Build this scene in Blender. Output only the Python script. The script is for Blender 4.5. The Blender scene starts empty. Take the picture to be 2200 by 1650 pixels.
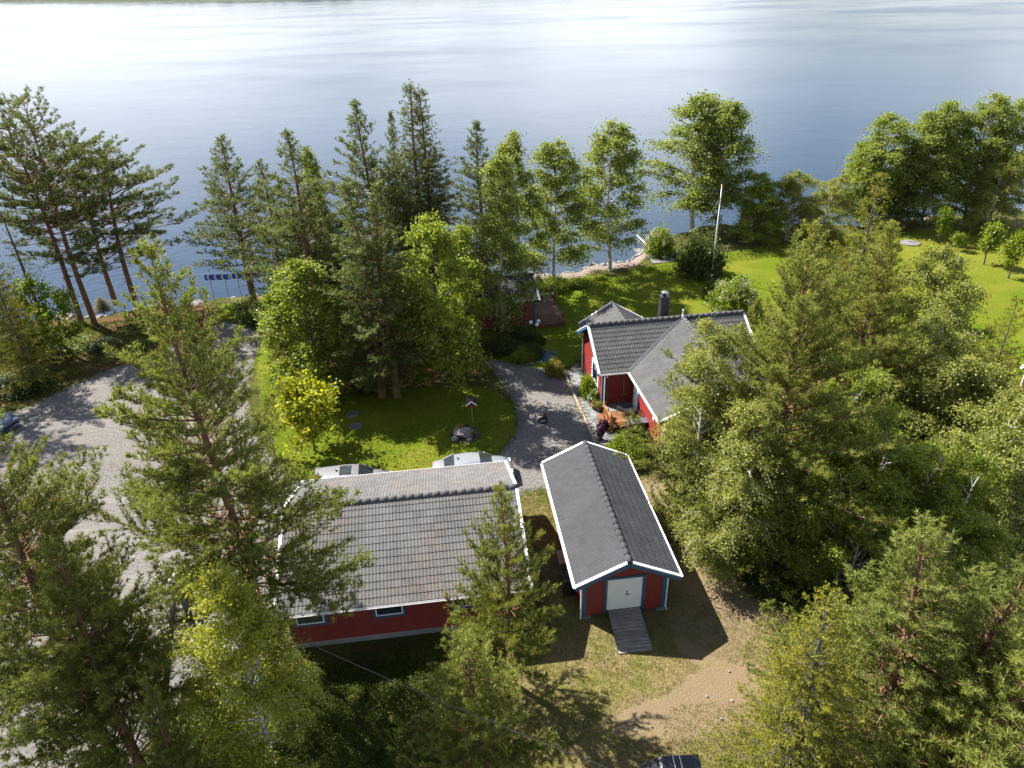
import bpy, bmesh, math, random
import numpy as np
from mathutils import Vector, Matrix

random.seed(7)
np.random.seed(7)
SC = bpy.context.scene
COL = SC.collection

# ------------------------------------------------------------------ camera
CAM_H = 25.0
F_PX, PITCH, ROLL = 1545.42, 0.512656, -0.0299154
cd = bpy.data.cameras.new('camera')
cam = bpy.data.objects.new('camera', cd)
COL.objects.link(cam)
cd.sensor_fit = 'HORIZONTAL'
cd.sensor_width = 36.0
cd.lens = F_PX / 2200.0 * 36.0
cd.clip_start = 0.5
cd.clip_end = 20000.0
_c, _s = math.cos(PITCH), math.sin(PITCH)
_r, _f, _u = Vector((1, 0, 0)), Vector((0, _c, -_s)), Vector((0, _s, _c))
_r2 = math.cos(ROLL) * _r + math.sin(ROLL) * _u
_u2 = -math.sin(ROLL) * _r + math.cos(ROLL) * _u
M = Matrix.Identity(4)
for i in range(3):
    M[i][0], M[i][1], M[i][2] = _r2[i], _u2[i], -_f[i]
M.translation = Vector((0, 0, CAM_H))
cam.matrix_world = M
SC.camera = cam

# ------------------------------------------------------------------ sky and sun
SUN_EL = math.radians(45.0)
SUN_AZ = math.radians(142.5)            # math angle of the direction towards the sun (x right, y ahead)
world = bpy.data.worlds.new('World')
SC.world = world
world.use_nodes = True
wn = world.node_tree.nodes
wl = world.node_tree.links
wn.clear()
w_out = wn.new('ShaderNodeOutputWorld')
w_bg = wn.new('ShaderNodeBackground')
w_sky = wn.new('ShaderNodeTexSky')
w_sky.sky_type = 'NISHITA'
w_sky.sun_disc = False
w_sky.sun_elevation = SUN_EL
w_sky.sun_rotation = math.pi / 2 - SUN_AZ
w_sky.altitude = 300
w_sky.air_density = 1.0
w_sky.dust_density = 1.2
w_sky.ozone_density = 1.0
w_bg.inputs['Strength'].default_value = 0.058
# bright haze towards the horizon and thin high cloud over the whole sky
w_tc = wn.new('ShaderNodeTexCoord')
w_sep = wn.new('ShaderNodeSeparateXYZ')
wl.new(w_tc.outputs['Generated'], w_sep.inputs['Vector'])
w_z = wn.new('ShaderNodeMath')
w_z.operation = 'MAXIMUM'
w_z.inputs[1].default_value = 0.0
wl.new(w_sep.outputs['Z'], w_z.inputs[0])
w_hz = wn.new('ShaderNodeMapRange')
w_hz.interpolation_type = 'SMOOTHERSTEP'
for k_, v_ in (('From Min', 0.0), ('From Max', 0.72), ('To Min', 0.62), ('To Max', 0.85)):
    w_hz.inputs[k_].default_value = v_
wl.new(w_z.outputs[0], w_hz.inputs['Value'])
# soft cloud banks all round, thinning out overhead
w_map = wn.new('ShaderNodeMapping')
w_map.inputs['Scale'].default_value = (1.0, 1.0, 2.2)
w_map.inputs['Location'].default_value = (5.0, 2.0, 1.0)
wl.new(w_tc.outputs['Generated'], w_map.inputs['Vector'])
w_noise = wn.new('ShaderNodeTexNoise')
w_noise.inputs['Scale'].default_value = 2.1
w_noise.inputs['Detail'].default_value = 5.0
w_noise.inputs['Roughness'].default_value = 0.5
wl.new(w_map.outputs['Vector'], w_noise.inputs['Vector'])
w_cov = wn.new('ShaderNodeMapRange')
for k_, v_ in (('From Min', 0.38), ('From Max', 0.60), ('To Min', 0.12), ('To Max', 0.9)):
    w_cov.inputs[k_].default_value = v_
wl.new(w_noise.outputs['Fac'], w_cov.inputs['Value'])
w_band = wn.new('ShaderNodeMapRange')
w_band.interpolation_type = 'SMOOTHSTEP'
for k_, v_ in (('From Min', 0.25), ('From Max', 0.85), ('To Min', 1.0), ('To Max', 0.12)):
    w_band.inputs[k_].default_value = v_
wl.new(w_z.outputs[0], w_band.inputs['Value'])
w_ramp = wn.new('ShaderNodeMath')
w_ramp.operation = 'MULTIPLY'
wl.new(w_cov.outputs['Result'], w_ramp.inputs[0])
wl.new(w_band.outputs['Result'], w_ramp.inputs[1])
w_mix = wn.new('ShaderNodeVectorMath')
w_mix.operation = 'SCALE'
wl.new(w_sky.outputs['Color'], w_mix.inputs[0])
wl.new(w_hz.outputs['Result'], w_mix.inputs['Scale'])
w_mix2 = wn.new('ShaderNodeMixRGB')
w_mix2.inputs['Color2'].default_value = (8.3, 8.7, 9.5, 1)
wl.new(w_ramp.outputs[0], w_mix2.inputs['Fac'])
w_tint = wn.new('ShaderNodeVectorMath')
w_tint.operation = 'MULTIPLY'
w_tint.inputs[1].default_value = (0.93, 0.98, 1.08)
wl.new(w_mix.outputs[0], w_tint.inputs[0])
wl.new(w_tint.outputs[0], w_mix2.inputs['Color1'])
wl.new(w_mix2.outputs['Color'], w_bg.inputs['Color'])
wl.new(w_bg.outputs['Background'], w_out.inputs['Surface'])

sd = bpy.data.lights.new('sun', 'SUN')
sd.energy = 5.0
sd.angle = math.radians(0.53)
sd.color = (1.0, 0.94, 0.85)
sun = bpy.data.objects.new('sun', sd)
COL.objects.link(sun)
to_sun = Vector((math.cos(SUN_AZ) * math.cos(SUN_EL), math.sin(SUN_AZ) * math.cos(SUN_EL), math.sin(SUN_EL)))
sun.rotation_euler = to_sun.to_track_quat('Z', 'Y').to_euler()
sun.location = to_sun * 120

SC.render.engine = 'CYCLES'
vs = SC.view_settings
vs.view_transform = 'Standard'
vs.look = 'None'
vs.exposure = 1.72
vs.gamma = 1.0
vs.use_curve_mapping = False
SC.cycles.max_bounces = 6
SC.cycles.diffuse_bounces = 3
SC.cycles.glossy_bounces = 3
SC.cycles.transmission_bounces = 4
SC.cycles.transparent_max_bounces = 8
SC.cycles.caustics_reflective = False
SC.cycles.caustics_refractive = False


# ------------------------------------------------------------------ helpers: objects
def link(o):
    COL.objects.link(o)
    return o


def tag(o, label=None, cat=None, group=None, kind=None):
    if label: o['label'] = label
    if cat: o['category'] = cat
    if group: o['group'] = group
    if kind: o['kind'] = kind
    return o


def thing(name, loc, rz, label, cat, group=None):
    o = bpy.data.objects.new(name, None)
    o.empty_display_size = 0.3
    o.location = loc
    o.rotation_euler = (0, 0, rz)
    link(o)
    return tag(o, label, cat, group)


def obj(name, me, parent=None, mat=None, loc=None):
    o = bpy.data.objects.new(name, me)
    if mat is not None and len(me.materials) == 0:
        me.materials.append(mat)
    if parent is not None:
        o.parent = parent
    if loc is not None:
        o.location = loc
    return link(o)


def copy_tree(o, parent=None):
    c = o.copy()
    link(c)
    c.parent = parent
    for ch in list(o.children):
        copy_tree(ch, c)
    return c


def mesh_np(name, V, F, tint=None, smooth=False):
    """V (n,3), F (m,k) numpy -> mesh"""
    V = np.ascontiguousarray(V, dtype=np.float32)
    F = np.ascontiguousarray(F, dtype=np.int32)
    me = bpy.data.meshes.new(name)
    m, k = F.shape
    me.vertices.add(len(V))
    me.vertices.foreach_set('co', V.ravel())
    me.loops.add(m * k)
    me.loops.foreach_set('vertex_index', F.ravel())
    me.polygons.add(m)
    me.polygons.foreach_set('loop_start', np.arange(0, m * k, k, dtype=np.int32))
    me.polygons.foreach_set('loop_total', np.full(m, k, dtype=np.int32))
    me.polygons.foreach_set('use_smooth', np.full(m, bool(smooth)))
    me.update(calc_edges=True)
    if tint is not None:
        a = me.attributes.new('tint', 'FLOAT', 'POINT')
        a.data.foreach_set('value', np.ascontiguousarray(tint, dtype=np.float32))
    return me


class MB:
    """collects boxes, beams, tubes, polygons into ONE mesh"""
    def __init__(self):
        self.v = []
        self.f = []

    def add(self, vs_, fs_):
        b = len(self.v)
        self.v.extend([tuple(p) for p in vs_])
        self.f.extend([tuple(b + i for i in f) for f in fs_])
        return self

    def box(self, c, s, rz=0.0):
        hx, hy, hz = s[0] / 2, s[1] / 2, s[2] / 2
        ca, sa = math.cos(rz), math.sin(rz)
        vs_ = []
        for z in (-hz, hz):
            for x, y in ((-hx, -hy), (hx, -hy), (hx, hy), (-hx, hy)):
                vs_.append((c[0] + ca * x - sa * y, c[1] + sa * x + ca * y, c[2] + z))
        return self.add(vs_, [(3, 2, 1, 0), (4, 5, 6, 7), (0, 1, 5, 4), (1, 2, 6, 5), (2, 3, 7, 6), (3, 0, 4, 7)])

    def beam(self, p0, p1, w, h, up=(0, 0, 1)):
        p0, p1, up = Vector(p0), Vector(p1), Vector(up)
        d = (p1 - p0).normalized()
        s = d.cross(up)
        if s.length < 1e-5:
            s = d.cross(Vector((1, 0, 0)))
        s.normalize()
        u = s.cross(d)
        vs_ = []
        for p in (p0, p1):
            for a, b in ((-1, -1), (1, -1), (1, 1), (-1, 1)):
                vs_.append(p + s * (a * w / 2) + u * (b * h / 2))
        return self.add(vs_, [(3, 2, 1, 0), (4, 5, 6, 7), (0, 1, 5, 4), (1, 2, 6, 5), (2, 3, 7, 6), (3, 0, 4, 7)])

    def tube(self, pts, radii, n=8, cap=True):
        pts = [Vector(p) for p in pts]
        if not isinstance(radii, (list, tuple)):
            radii = [radii] * len(pts)
        vs_, fs_ = [], []
        for i, p in enumerate(pts):
            a = pts[max(0, i - 1)]
            b = pts[min(len(pts) - 1, i + 1)]
            d = (b - a).normalized()
            ref = Vector((0, 0, 1)) if abs(d.z) < 0.9 else Vector((1, 0, 0))
            s = d.cross(ref).normalized()
            u = s.cross(d)
            for k in range(n):
                t = 2 * math.pi * k / n
                vs_.append(p + (s * math.cos(t) + u * math.sin(t)) * radii[i])
        for i in range(len(pts) - 1):
            for k in range(n):
                k2 = (k + 1) % n
                fs_.append((i * n + k, i * n + k2, (i + 1) * n + k2, (i + 1) * n + k))
        if cap:
            fs_.append(tuple(range(n - 1, -1, -1)))
            fs_.append(tuple((len(pts) - 1) * n + k for k in range(n)))
        return self.add(vs_, fs_)

    def lathe(self, prof, c=(0, 0, 0), n=16):
        """prof: list of (r, z)"""
        vs_, fs_ = [], []
        for r, z in prof:
            for k in range(n):
                t = 2 * math.pi * k / n
                vs_.append((c[0] + r * math.cos(t), c[1] + r * math.sin(t), c[2] + z))
        for i in range(len(prof) - 1):
            for k in range(n):
                k2 = (k + 1) % n
                fs_.append((i * n + k, i * n + k2, (i + 1) * n + k2, (i + 1) * n + k))
        fs_.append(tuple(range(n - 1, -1, -1)))
        fs_.append(tuple((len(prof) - 1) * n + k for k in range(n)))
        return self.add(vs_, fs_)

    def prism(self, poly, z0, z1):
        n = len(poly)
        vs_ = [(p[0], p[1], z0) for p in poly] + [(p[0], p[1], z1) for p in poly]
        fs_ = [tuple(range(n - 1, -1, -1)), tuple(range(n, 2 * n))]
        for i in range(n):
            j = (i + 1) % n
            fs_.append((i, j, n + j, n + i))
        return self.add(vs_, fs_)

    def build(self, name, mat, parent=None, smooth=False, bevel=0.0, loc=None):
        me = bpy.data.meshes.new(name)
        me.from_pydata([tuple(v) for v in self.v], [], self.f)
        if smooth:
            me.polygons.foreach_set('use_smooth', np.ones(len(me.polygons), dtype=bool))
        me.update()
        if bevel > 0:
            bm = bmesh.new()
            bm.from_mesh(me)
            bmesh.ops.bevel(bm, geom=bm.edges[:], offset=bevel, segments=1, affect='EDGES')
            bm.to_mesh(me)
            bm.free()
        return obj(name, me, parent, mat, loc)


def rock_mesh(name, r, seed, flat=0.7, sub=2):
    bm = bmesh.new()
    bmesh.ops.create_icosphere(bm, subdivisions=sub, radius=1.0)
    rg = random.Random(seed)
    ph = [Vector((rg.uniform(-1, 1), rg.uniform(-1, 1), rg.uniform(-1, 1))).normalized() for _ in range(9)]
    of = [rg.uniform(0.55, 0.95) for _ in range(9)]
    for v in bm.verts:
        for p, o_ in zip(ph, of):
            d = v.co.dot(p)
            if d > o_:
                v.co -= p * (d - o_)
        v.co += Vector((rg.uniform(-1, 1), rg.uniform(-1, 1), rg.uniform(-1, 1))) * 0.03
        v.co.z *= flat
        v.co *= r
    me = bpy.data.meshes.new(name)
    bm.to_mesh(me)
    bm.free()
    return me


# ------------------------------------------------------------------ helpers: materials
def new_mat(name):
    m = bpy.data.materials.new(name)
    m.use_nodes = True
    nt = m.node_tree
    b = nt.nodes.get('Principled BSDF')
    return m, nt, b


def n_noise(nt, scale, detail=4.0, rough=0.55, vec=None, dim='3D'):
    n = nt.nodes.new('ShaderNodeTexNoise')
    n.inputs['Scale'].default_value = scale
    n.inputs['Detail'].default_value = detail
    n.inputs['Roughness'].default_value = rough
    if vec is not None:
        nt.links.new(vec, n.inputs['Vector'])
    return n.outputs['Fac']


def n_pos(nt):
    return nt.nodes.new('ShaderNodeNewGeometry').outputs['Position']


def n_range(nt, val, a, b, c=0.0, d=1.0, smooth=False):
    n = nt.nodes.new('ShaderNodeMapRange')
    if smooth:
        n.interpolation_type = 'SMOOTHSTEP'
    for k, v in (('From Min', a), ('From Max', b), ('To Min', c), ('To Max', d)):
        n.inputs[k].default_value = v
    nt.links.new(val, n.inputs['Value'])
    return n.outputs['Result']


def n_mix(nt, fac, c1, c2, mode='MIX'):
    n = nt.nodes.new('ShaderNodeMixRGB')
    n.blend_type = mode
    for k, v in (('Fac', fac), ('Color1', c1), ('Color2', c2)):
        if isinstance(v, (int, float)):
            n.inputs[k].default_value = v
        elif isinstance(v, tuple):
            n.inputs[k].default_value = (v[0], v[1], v[2], 1.0)
        else:
            nt.links.new(v, n.inputs[k])
    return n.outputs['Color']


def n_math(nt, op, a, b=None, clamp=False):
    n = nt.nodes.new('ShaderNodeMath')
    n.operation = op
    n.use_clamp = clamp
    for i, v in enumerate((a, b)):
        if v is None:
            continue
        if isinstance(v, (int, float)):
            n.inputs[i].default_value = v
        else:
            nt.links.new(v, n.inputs[i])
    return n.outputs[0]


def n_attr(nt, name):
    n = nt.nodes.new('ShaderNodeAttribute')
    n.attribute_name = name
    return n.outputs['Fac']


def n_bump(nt, h, strength, dist, bsdf):
    n = nt.nodes.new('ShaderNodeBump')
    n.inputs['Strength'].default_value = strength
    n.inputs['Distance'].default_value = dist
    nt.links.new(h, n.inputs['Height'])
    nt.links.new(n.outputs['Normal'], bsdf.inputs['Normal'])


def stdmat(name, c1, c2, scale=3.0, rough=0.6, bump=0.0, bscale=None, metallic=0.0, spec=0.5, stretch=None, obj_var=0.0):
    m, nt, b = new_mat(name)
    vec = n_pos(nt)
    if stretch:
        mp = nt.nodes.new('ShaderNodeMapping')
        mp.inputs['Scale'].default_value = stretch
        nt.links.new(vec, mp.inputs['Vector'])
        vec = mp.outputs['Vector']
    f = n_range(nt, n_noise(nt, scale, 6.0, 0.6, vec), 0.3, 0.7)
    c = n_mix(nt, f, c1, c2)
    if obj_var > 0:
        oi = nt.nodes.new('ShaderNodeObjectInfo')
        g = nt.nodes.new('ShaderNodeNewGeometry')
        r = n_math(nt, 'FRACT', n_math(nt, 'ADD', oi.outputs['Random'], g.outputs['Random Per Island']))
        k = n_range(nt, r, 0, 1, 1 - obj_var, 1 + obj_var)
        hs = nt.nodes.new('ShaderNodeHueSaturation')
        nt.links.new(c, hs.inputs['Color'])
        nt.links.new(k, hs.inputs['Value'])
        c = hs.outputs['Color']
    nt.links.new(c, b.inputs['Base Color'])
    b.inputs['Roughness'].default_value = rough
    b.inputs['Metallic'].default_value = metallic
    b.inputs['Specular IOR Level'].default_value = spec
    if bump > 0:
        n_bump(nt, n_noise(nt, bscale or scale * 6, 5.0, 0.6, vec), 0.6, bump, b)
    return m


def leafmat(name, dark, light, trans, tfac=0.4, rough=0.55, nscale=0.8, spec=0.35):
    """foliage: diffuse + translucent, tint attribute picks between dark and light leaves"""
    m, nt, b = new_mat(name)
    oi = nt.nodes.new('ShaderNodeObjectInfo')
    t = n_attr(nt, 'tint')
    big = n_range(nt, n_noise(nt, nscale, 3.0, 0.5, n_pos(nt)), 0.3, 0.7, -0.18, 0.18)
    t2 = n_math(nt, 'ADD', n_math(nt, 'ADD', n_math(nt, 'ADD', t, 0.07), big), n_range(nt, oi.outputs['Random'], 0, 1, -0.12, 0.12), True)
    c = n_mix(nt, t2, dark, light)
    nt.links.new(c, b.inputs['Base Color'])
    b.inputs['Roughness'].default_value = rough
    b.inputs['Specular IOR Level'].default_value = spec * 0.6
    tr = nt.nodes.new('ShaderNodeBsdfTranslucent')
    ct = n_mix(nt, t2, (trans[0] * 0.6, trans[1] * 0.65, trans[2] * 0.6), trans)
    nt.links.new(ct, tr.inputs['Color'])
    mx = nt.nodes.new('ShaderNodeMixShader')
    mx.inputs['Fac'].default_value = tfac
    nt.links.new(b.outputs['BSDF'], mx.inputs[1])
    nt.links.new(tr.outputs['BSDF'], mx.inputs[2])
    nt.links.new(mx.outputs['Shader'], nt.nodes['Material Output'].inputs['Surface'])
    return m


MAT = {}
MAT['red'] = stdmat('red_paint', (0.125, 0.010, 0.008), (0.185, 0.015, 0.011), 2.5, 0.55, 0.003, 20)
MAT['red_dark'] = stdmat('dark_red_stain', (0.13, 0.028, 0.016), (0.19, 0.04, 0.022), 2.0, 0.6)
MAT['blue'] = stdmat('blue_trim_paint', (0.0176, 0.08, 0.152), (0.024, 0.1, 0.184), 2.0, 0.5)
MAT['white'] = stdmat('white_paint', (0.74, 0.74, 0.75), (0.82, 0.82, 0.82), 2.5, 0.45)
MAT['door_white'] = stdmat('white_door_paint', (0.68, 0.72, 0.72), (0.76, 0.79, 0.79), 1.5, 0.45)
MAT['gutter'] = stdmat('white_gutter_steel', (0.66, 0.65, 0.65), (0.78, 0.77, 0.76), 4.0, 0.35)
MAT['concrete'] = stdmat('concrete', (0.1165, 0.1165, 0.112), (0.1612, 0.1568, 0.1478), 2.0, 0.85, 0.01, 30)
MAT['plinth'] = stdmat('plinth_render', (0.1894, 0.1894, 0.1894), (0.241, 0.241, 0.241), 1.2, 0.85, 0.006, 30)
MAT['deck'] = stdmat('oiled_deck_wood', (0.155, 0.062, 0.026), (0.215, 0.095, 0.042), 3.0, 0.55, 0.004, 40, stretch=(1, 6, 1), obj_var=0.12)
MAT['deck_old'] = stdmat('old_deck_wood', (0.112, 0.06, 0.04), (0.176, 0.1, 0.068), 3.0, 0.65, 0.004, 40, obj_var=0.15)
MAT['rail_dark'] = stdmat('brown_stained_rail', (0.081, 0.0315, 0.018), (0.117, 0.0495, 0.027), 3.0, 0.6)
MAT['grey_wood'] = stdmat('weathered_plank', (0.12, 0.105, 0.098), (0.25, 0.23, 0.215), 1.6, 0.8, 0.006, 40, stretch=(1, 5, 1), obj_var=0.2)
MAT['timber'] = stdmat('pale_timber', (0.2154, 0.1616, 0.1212), (0.2693, 0.211, 0.1616), 2.5, 0.7, 0.004, 30)
MAT['pole_wood'] = stdmat('pole_wood', (0.13, 0.115, 0.10), (0.22, 0.20, 0.18), 1.5, 0.85, 0.01, 12, stretch=(6, 6, 1))
MAT['black_metal'] = stdmat('black_metal', (0.012, 0.013, 0.015), (0.022, 0.023, 0.026), 3.0, 0.35)
MAT['dark_sheet'] = stdmat('dark_sheet_metal', (0.016, 0.018, 0.026), (0.03, 0.032, 0.042), 1.0, 0.4)
MAT['steel'] = stdmat('galvanised_steel', (0.4, 0.416, 0.432), (0.496, 0.512, 0.528), 3.0, 0.3, metallic=0.8)
MAT['glass'] = stdmat('window_glass', (0.02, 0.026, 0.032), (0.035, 0.042, 0.05), 0.6, 0.05, spec=0.8)
MAT['rubber'] = stdmat('black_rubber', (0.012, 0.012, 0.012), (0.02, 0.02, 0.02), 4.0, 0.8)
MAT['slate'] = stdmat('slate_paving', (0.1212, 0.1346, 0.1346), (0.1705, 0.184, 0.184), 1.4, 0.7, 0.006, 18, obj_var=0.16)
MAT['joint'] = stdmat('joint_sand', (0.14, 0.105, 0.063), (0.091, 0.084, 0.035), 4.0, 0.95, 0.01, 40)
MAT['stone'] = stdmat('granite_boulder', (0.12, 0.111, 0.105), (0.216, 0.198, 0.186), 3.0, 0.85, 0.02, 12, obj_var=0.25)
MAT['white_stone'] = stdmat('pale_stone', (0.1296, 0.1267, 0.1238), (0.1786, 0.1757, 0.1728), 3.0, 0.8, 0.01, 12, obj_var=0.2)
MAT['sign_blue'] = stdmat('sign_blue', (0.012, 0.07, 0.50), (0.015, 0.08, 0.55), 2.0, 0.35)
MAT['sign_yellow'] = stdmat('sign_yellow', (0.75, 0.52, 0.05), (0.80, 0.56, 0.07), 2.0, 0.4)
MAT['flag_blue'] = stdmat('flag_blue', (0.012, 0.06, 0.22), (0.016, 0.075, 0.26), 2.0, 0.8)
MAT['flag_yellow'] = stdmat('flag_yellow', (0.70, 0.42, 0.02), (0.78, 0.48, 0.03), 2.0, 0.8)
MAT['gold'] = stdmat('gilt_knob', (0.65, 0.42, 0.12), (0.7, 0.48, 0.15), 2.0, 0.3, metallic=0.9)
MAT['pot'] = stdmat('terracotta_pot', (0.12, 0.07, 0.05), (0.18, 0.10, 0.07), 4.0, 0.8)
MAT['iron'] = stdmat('cast_iron_lid', (0.05, 0.06, 0.07), (0.09, 0.10, 0.115), 5.0, 0.55, 0.01, 30)
MAT['tarp'] = stdmat('black_tarpaulin', (0.010, 0.012, 0.018), (0.022, 0.026, 0.036), 1.6, 0.28, 0.03, 3.0)
MAT['silver'] = stdmat('silver_car_paint', (0.3264, 0.3536, 0.3808), (0.3536, 0.3808, 0.408), 0.8, 0.28, metallic=0.55)
MAT['grey_paint'] = stdmat('grey_car_paint', (0.2295, 0.2359, 0.255), (0.255, 0.2614, 0.2805), 0.8, 0.32, metallic=0.5)
MAT['blue_paint'] = stdmat('steel_blue_car_paint', (0.07, 0.10, 0.14), (0.09, 0.12, 0.17), 0.8, 0.25, metallic=0.5)
MAT['lamp_red'] = stdmat('red_lamp_lens', (0.35, 0.01, 0.01), (0.4, 0.015, 0.012), 2.0, 0.2)
MAT['lamp_clear'] = stdmat('clear_lamp_lens', (0.6, 0.62, 0.64), (0.7, 0.72, 0.74), 2.0, 0.12)
MAT['globe'] = stdmat('milk_glass', (0.55, 0.57, 0.60), (0.62, 0.64, 0.66), 2.0, 0.3)
MAT['green_paint'] = stdmat('green_table_paint', (0.10, 0.20, 0.12), (0.13, 0.24, 0.15), 2.0, 0.5)
MAT['soil'] = stdmat('planting_soil', (0.03, 0.022, 0.016), (0.055, 0.04, 0.028), 5.0, 0.95, 0.03, 20)
MAT['pond'] = stdmat('pond_water', (0.02, 0.05, 0.09), (0.04, 0.08, 0.14), 2.0, 0.08, 0.01, 6)


def tile_mat(name, c1, c2, lichen):
    m, nt, b = new_mat(name)
    pos = n_pos(nt)
    f = n_range(nt, n_noise(nt, 9.0, 6.0, 0.65, pos), 0.3, 0.7)
    c = n_mix(nt, f, c1, c2)
    big = n_range(nt, n_noise(nt, 0.55, 4.0, 0.6, pos), 0.35, 0.65, 0.86, 1.12)
    oi = nt.nodes.new('ShaderNodeObjectInfo')
    g = nt.nodes.new('ShaderNodeNewGeometry')
    r = n_math(nt, 'FRACT', n_math(nt, 'ADD', oi.outputs['Random'], g.outputs['Random Per Island']))
    k = n_math(nt, 'MULTIPLY', n_range(nt, r, 0, 1, 0.86, 1.14), big)
    hs = nt.nodes.new('ShaderNodeHueSaturation')
    nt.links.new(c, hs.inputs['Color'])
    nt.links.new(k, hs.inputs['Value'])
    c = hs.outputs['Color']
    if lichen > 0:
        p1 = n_range(nt, n_noise(nt, 0.38, 3.0, 0.55, pos), 0.46, 0.66)
        p2 = n_range(nt, n_noise(nt, 7.0, 5.0, 0.7, pos), 0.50, 0.68)
        fac = n_math(nt, 'MULTIPLY', n_math(nt, 'MULTIPLY', p1, p2), lichen, True)
        c = n_mix(nt, fac, c, (0.30, 0.145, 0.062))
        p3 = n_range(nt, n_noise(nt, 0.9, 5.0, 0.6, pos), 0.5, 0.75, 0.0, 0.35)
        c = n_mix(nt, p3, c, (0.20, 0.19, 0.175))
    nt.links.new(c, b.inputs['Base Color'])
    b.inputs['Roughness'].default_value = 0.75
    b.inputs['Diffuse Roughness'].default_value = 1.0
    b.inputs['Specular IOR Level'].default_value = 0.4
    n_bump(nt, n_noise(nt, 60.0, 4.0, 0.6, pos), 0.4, 0.004, b)
    return m


MAT['tile_old'] = tile_mat('aged_concrete_tile', (0.108, 0.108, 0.11), (0.170, 0.168, 0.165), 1.0)
MAT['tile_dark'] = tile_mat('slate_grey_tile', (0.029, 0.033, 0.041), (0.046, 0.051, 0.061), 0.0)
MAT['tile_mid'] = tile_mat('grey_concrete_tile', (0.068, 0.069, 0.073), (0.102, 0.104, 0.108), 0.12)
MAT['roof_felt'] = stdmat('roof_felt', (0.02, 0.021, 0.024), (0.03, 0.031, 0.034), 2.0, 0.8)



# ================================================================== THE SETTING
WATER_Z = -1.0
# where lawn / beach meets the lake (x, y)
SHORE = [(-160, 40), (-90, 50), (-60, 55), (-40.5, 60.0), (-28.5, 63.4), (-20, 65.5), (-10, 66.0), (0, 67.0), (7.0, 68.6),
         (11.0, 70.4), (14.2, 73.0), (18.5, 79.5), (25, 82.5), (33, 81.0), (39.2, 80.3), (48, 82.5), (60, 84.0), (80, 87), (160, 95)]
SX = np.array([p[0] for p in SHORE], float)
SY = np.array([p[1] for p in SHORE], float)


def shore_y(x):
    return np.interp(x, SX, SY) + 0.5 * np.sin(np.asarray(x) * 0.9) + 0.3 * np.sin(np.asarray(x) * 2.3 + 1.0)


def sstep(x, a, b):
    t = np.clip((x - a) / (b - a), 0, 1)
    return t * t * (3 - 2 * t)


def ground_z(x, y):
    d = np.asarray(y) - shore_y(x)
    return -1.15 * sstep(d, -2.6, 1.2) - 2.5 * sstep(d, 1.0, 14.0)


def poly_sd(px, py, poly):
    """signed distance to polygon, positive inside"""
    poly = np.asarray(poly, float)
    n = len(poly)
    inside = np.zeros(px.shape, bool)
    dmin = np.full(px.shape, 1e9)
    for i in range(n):
        x0, y0 = poly[i]
        x1, y1 = poly[(i + 1) % n]
        c = ((y0 > py) != (y1 > py))
        with np.errstate(divide='ignore', invalid='ignore'):
            xi = (x1 - x0) * (py - y0) / (y1 - y0 + 1e-12) + x0
        inside ^= (c & (px < xi))
        ex, ey = x1 - x0, y1 - y0
        t = np.clip(((px - x0) * ex + (py - y0) * ey) / (ex * ex + ey * ey + 1e-9), 0, 1)
        d = np.hypot(px - x0 - t * ex, py - y0 - t * ey)
        dmin = np.minimum(dmin, d)
    return np.where(inside, dmin, -dmin)


LAWN = [
    [(-19.02, 48.08), (-15.99, 43.73), (-12.56, 44.51), (-6.57, 44.15), (-1.65, 44.18), (0.11, 41.23), (0.15, 38.38), (-1.11, 35.38), (-1.75, 32.48), (-5.40, 32.23), (-10.59, 32.06), (-13.38, 34.83), (-16.09, 38.99)],
    [(-2.56, 54.42), (-1.27, 46.59), (3.07, 45.96), (4.34, 46.96), (5.81, 48.76), (13.93, 47.46), (20.72, 47.02), (26.43, 44.49), (40.79, 41.61), (72.64, 77.29), (56.25, 75.83), (44.33, 76.34), (38.39, 75.59), (29.86, 72.91), (24.48, 71.30), (16.68, 68.60), (13.64, 67.25), (10.11, 64.99), (6.35, 65.30), (3.76, 63.09), (1.33, 55.07)],
    [(-26.42, 60.96), (-21.64, 59.75), (-20.36, 56.64), (-21.02, 55.74), (-24.25, 56.92), (-25.62, 58.00)],
    [(-20.49, 51.72), (-19.17, 51.63), (-16.32, 43.75), (-17.84, 44.49)],
]
DRY = [[(-0.05, 31.97), (1.37, 31.91), (9.01, 33.70), (9.19, 30.32), (10.54, 25.08), (12.33, 23.27), (12.26, 18.86), (9.57, 15.47), (6.02, 14.57), (-2.06, 14.81), (-3.98, 17.76), (-3.05, 20.06), (0.03, 20.18), (1.73, 22.33), (0.89, 26.75)],
       [(57.14, 78.88), (44.33, 76.34), (39.43, 69.36), (38.70, 61.65), (43.80, 66.21), (44.80, 61.15), (47.96, 56.51), (62.17, 70.18)]]
DIRT = [[(7.16, 33.12), (8.47, 32.62), (8.57, 30.35), (9.19, 27.74), (9.97, 25.42), (10.99, 23.04), (9.35, 20.31), (7.31, 19.92), (6.56, 20.89), (6.32, 24.95), (6.87, 29.29)],
        [(9.29, 20.79), (9.97, 19.83), (9.11, 17.72), (7.60, 16.79), (5.15, 16.69), (2.96, 17.23), (3.82, 18.30), (5.99, 19.08), (7.37, 20.15)]]
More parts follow.
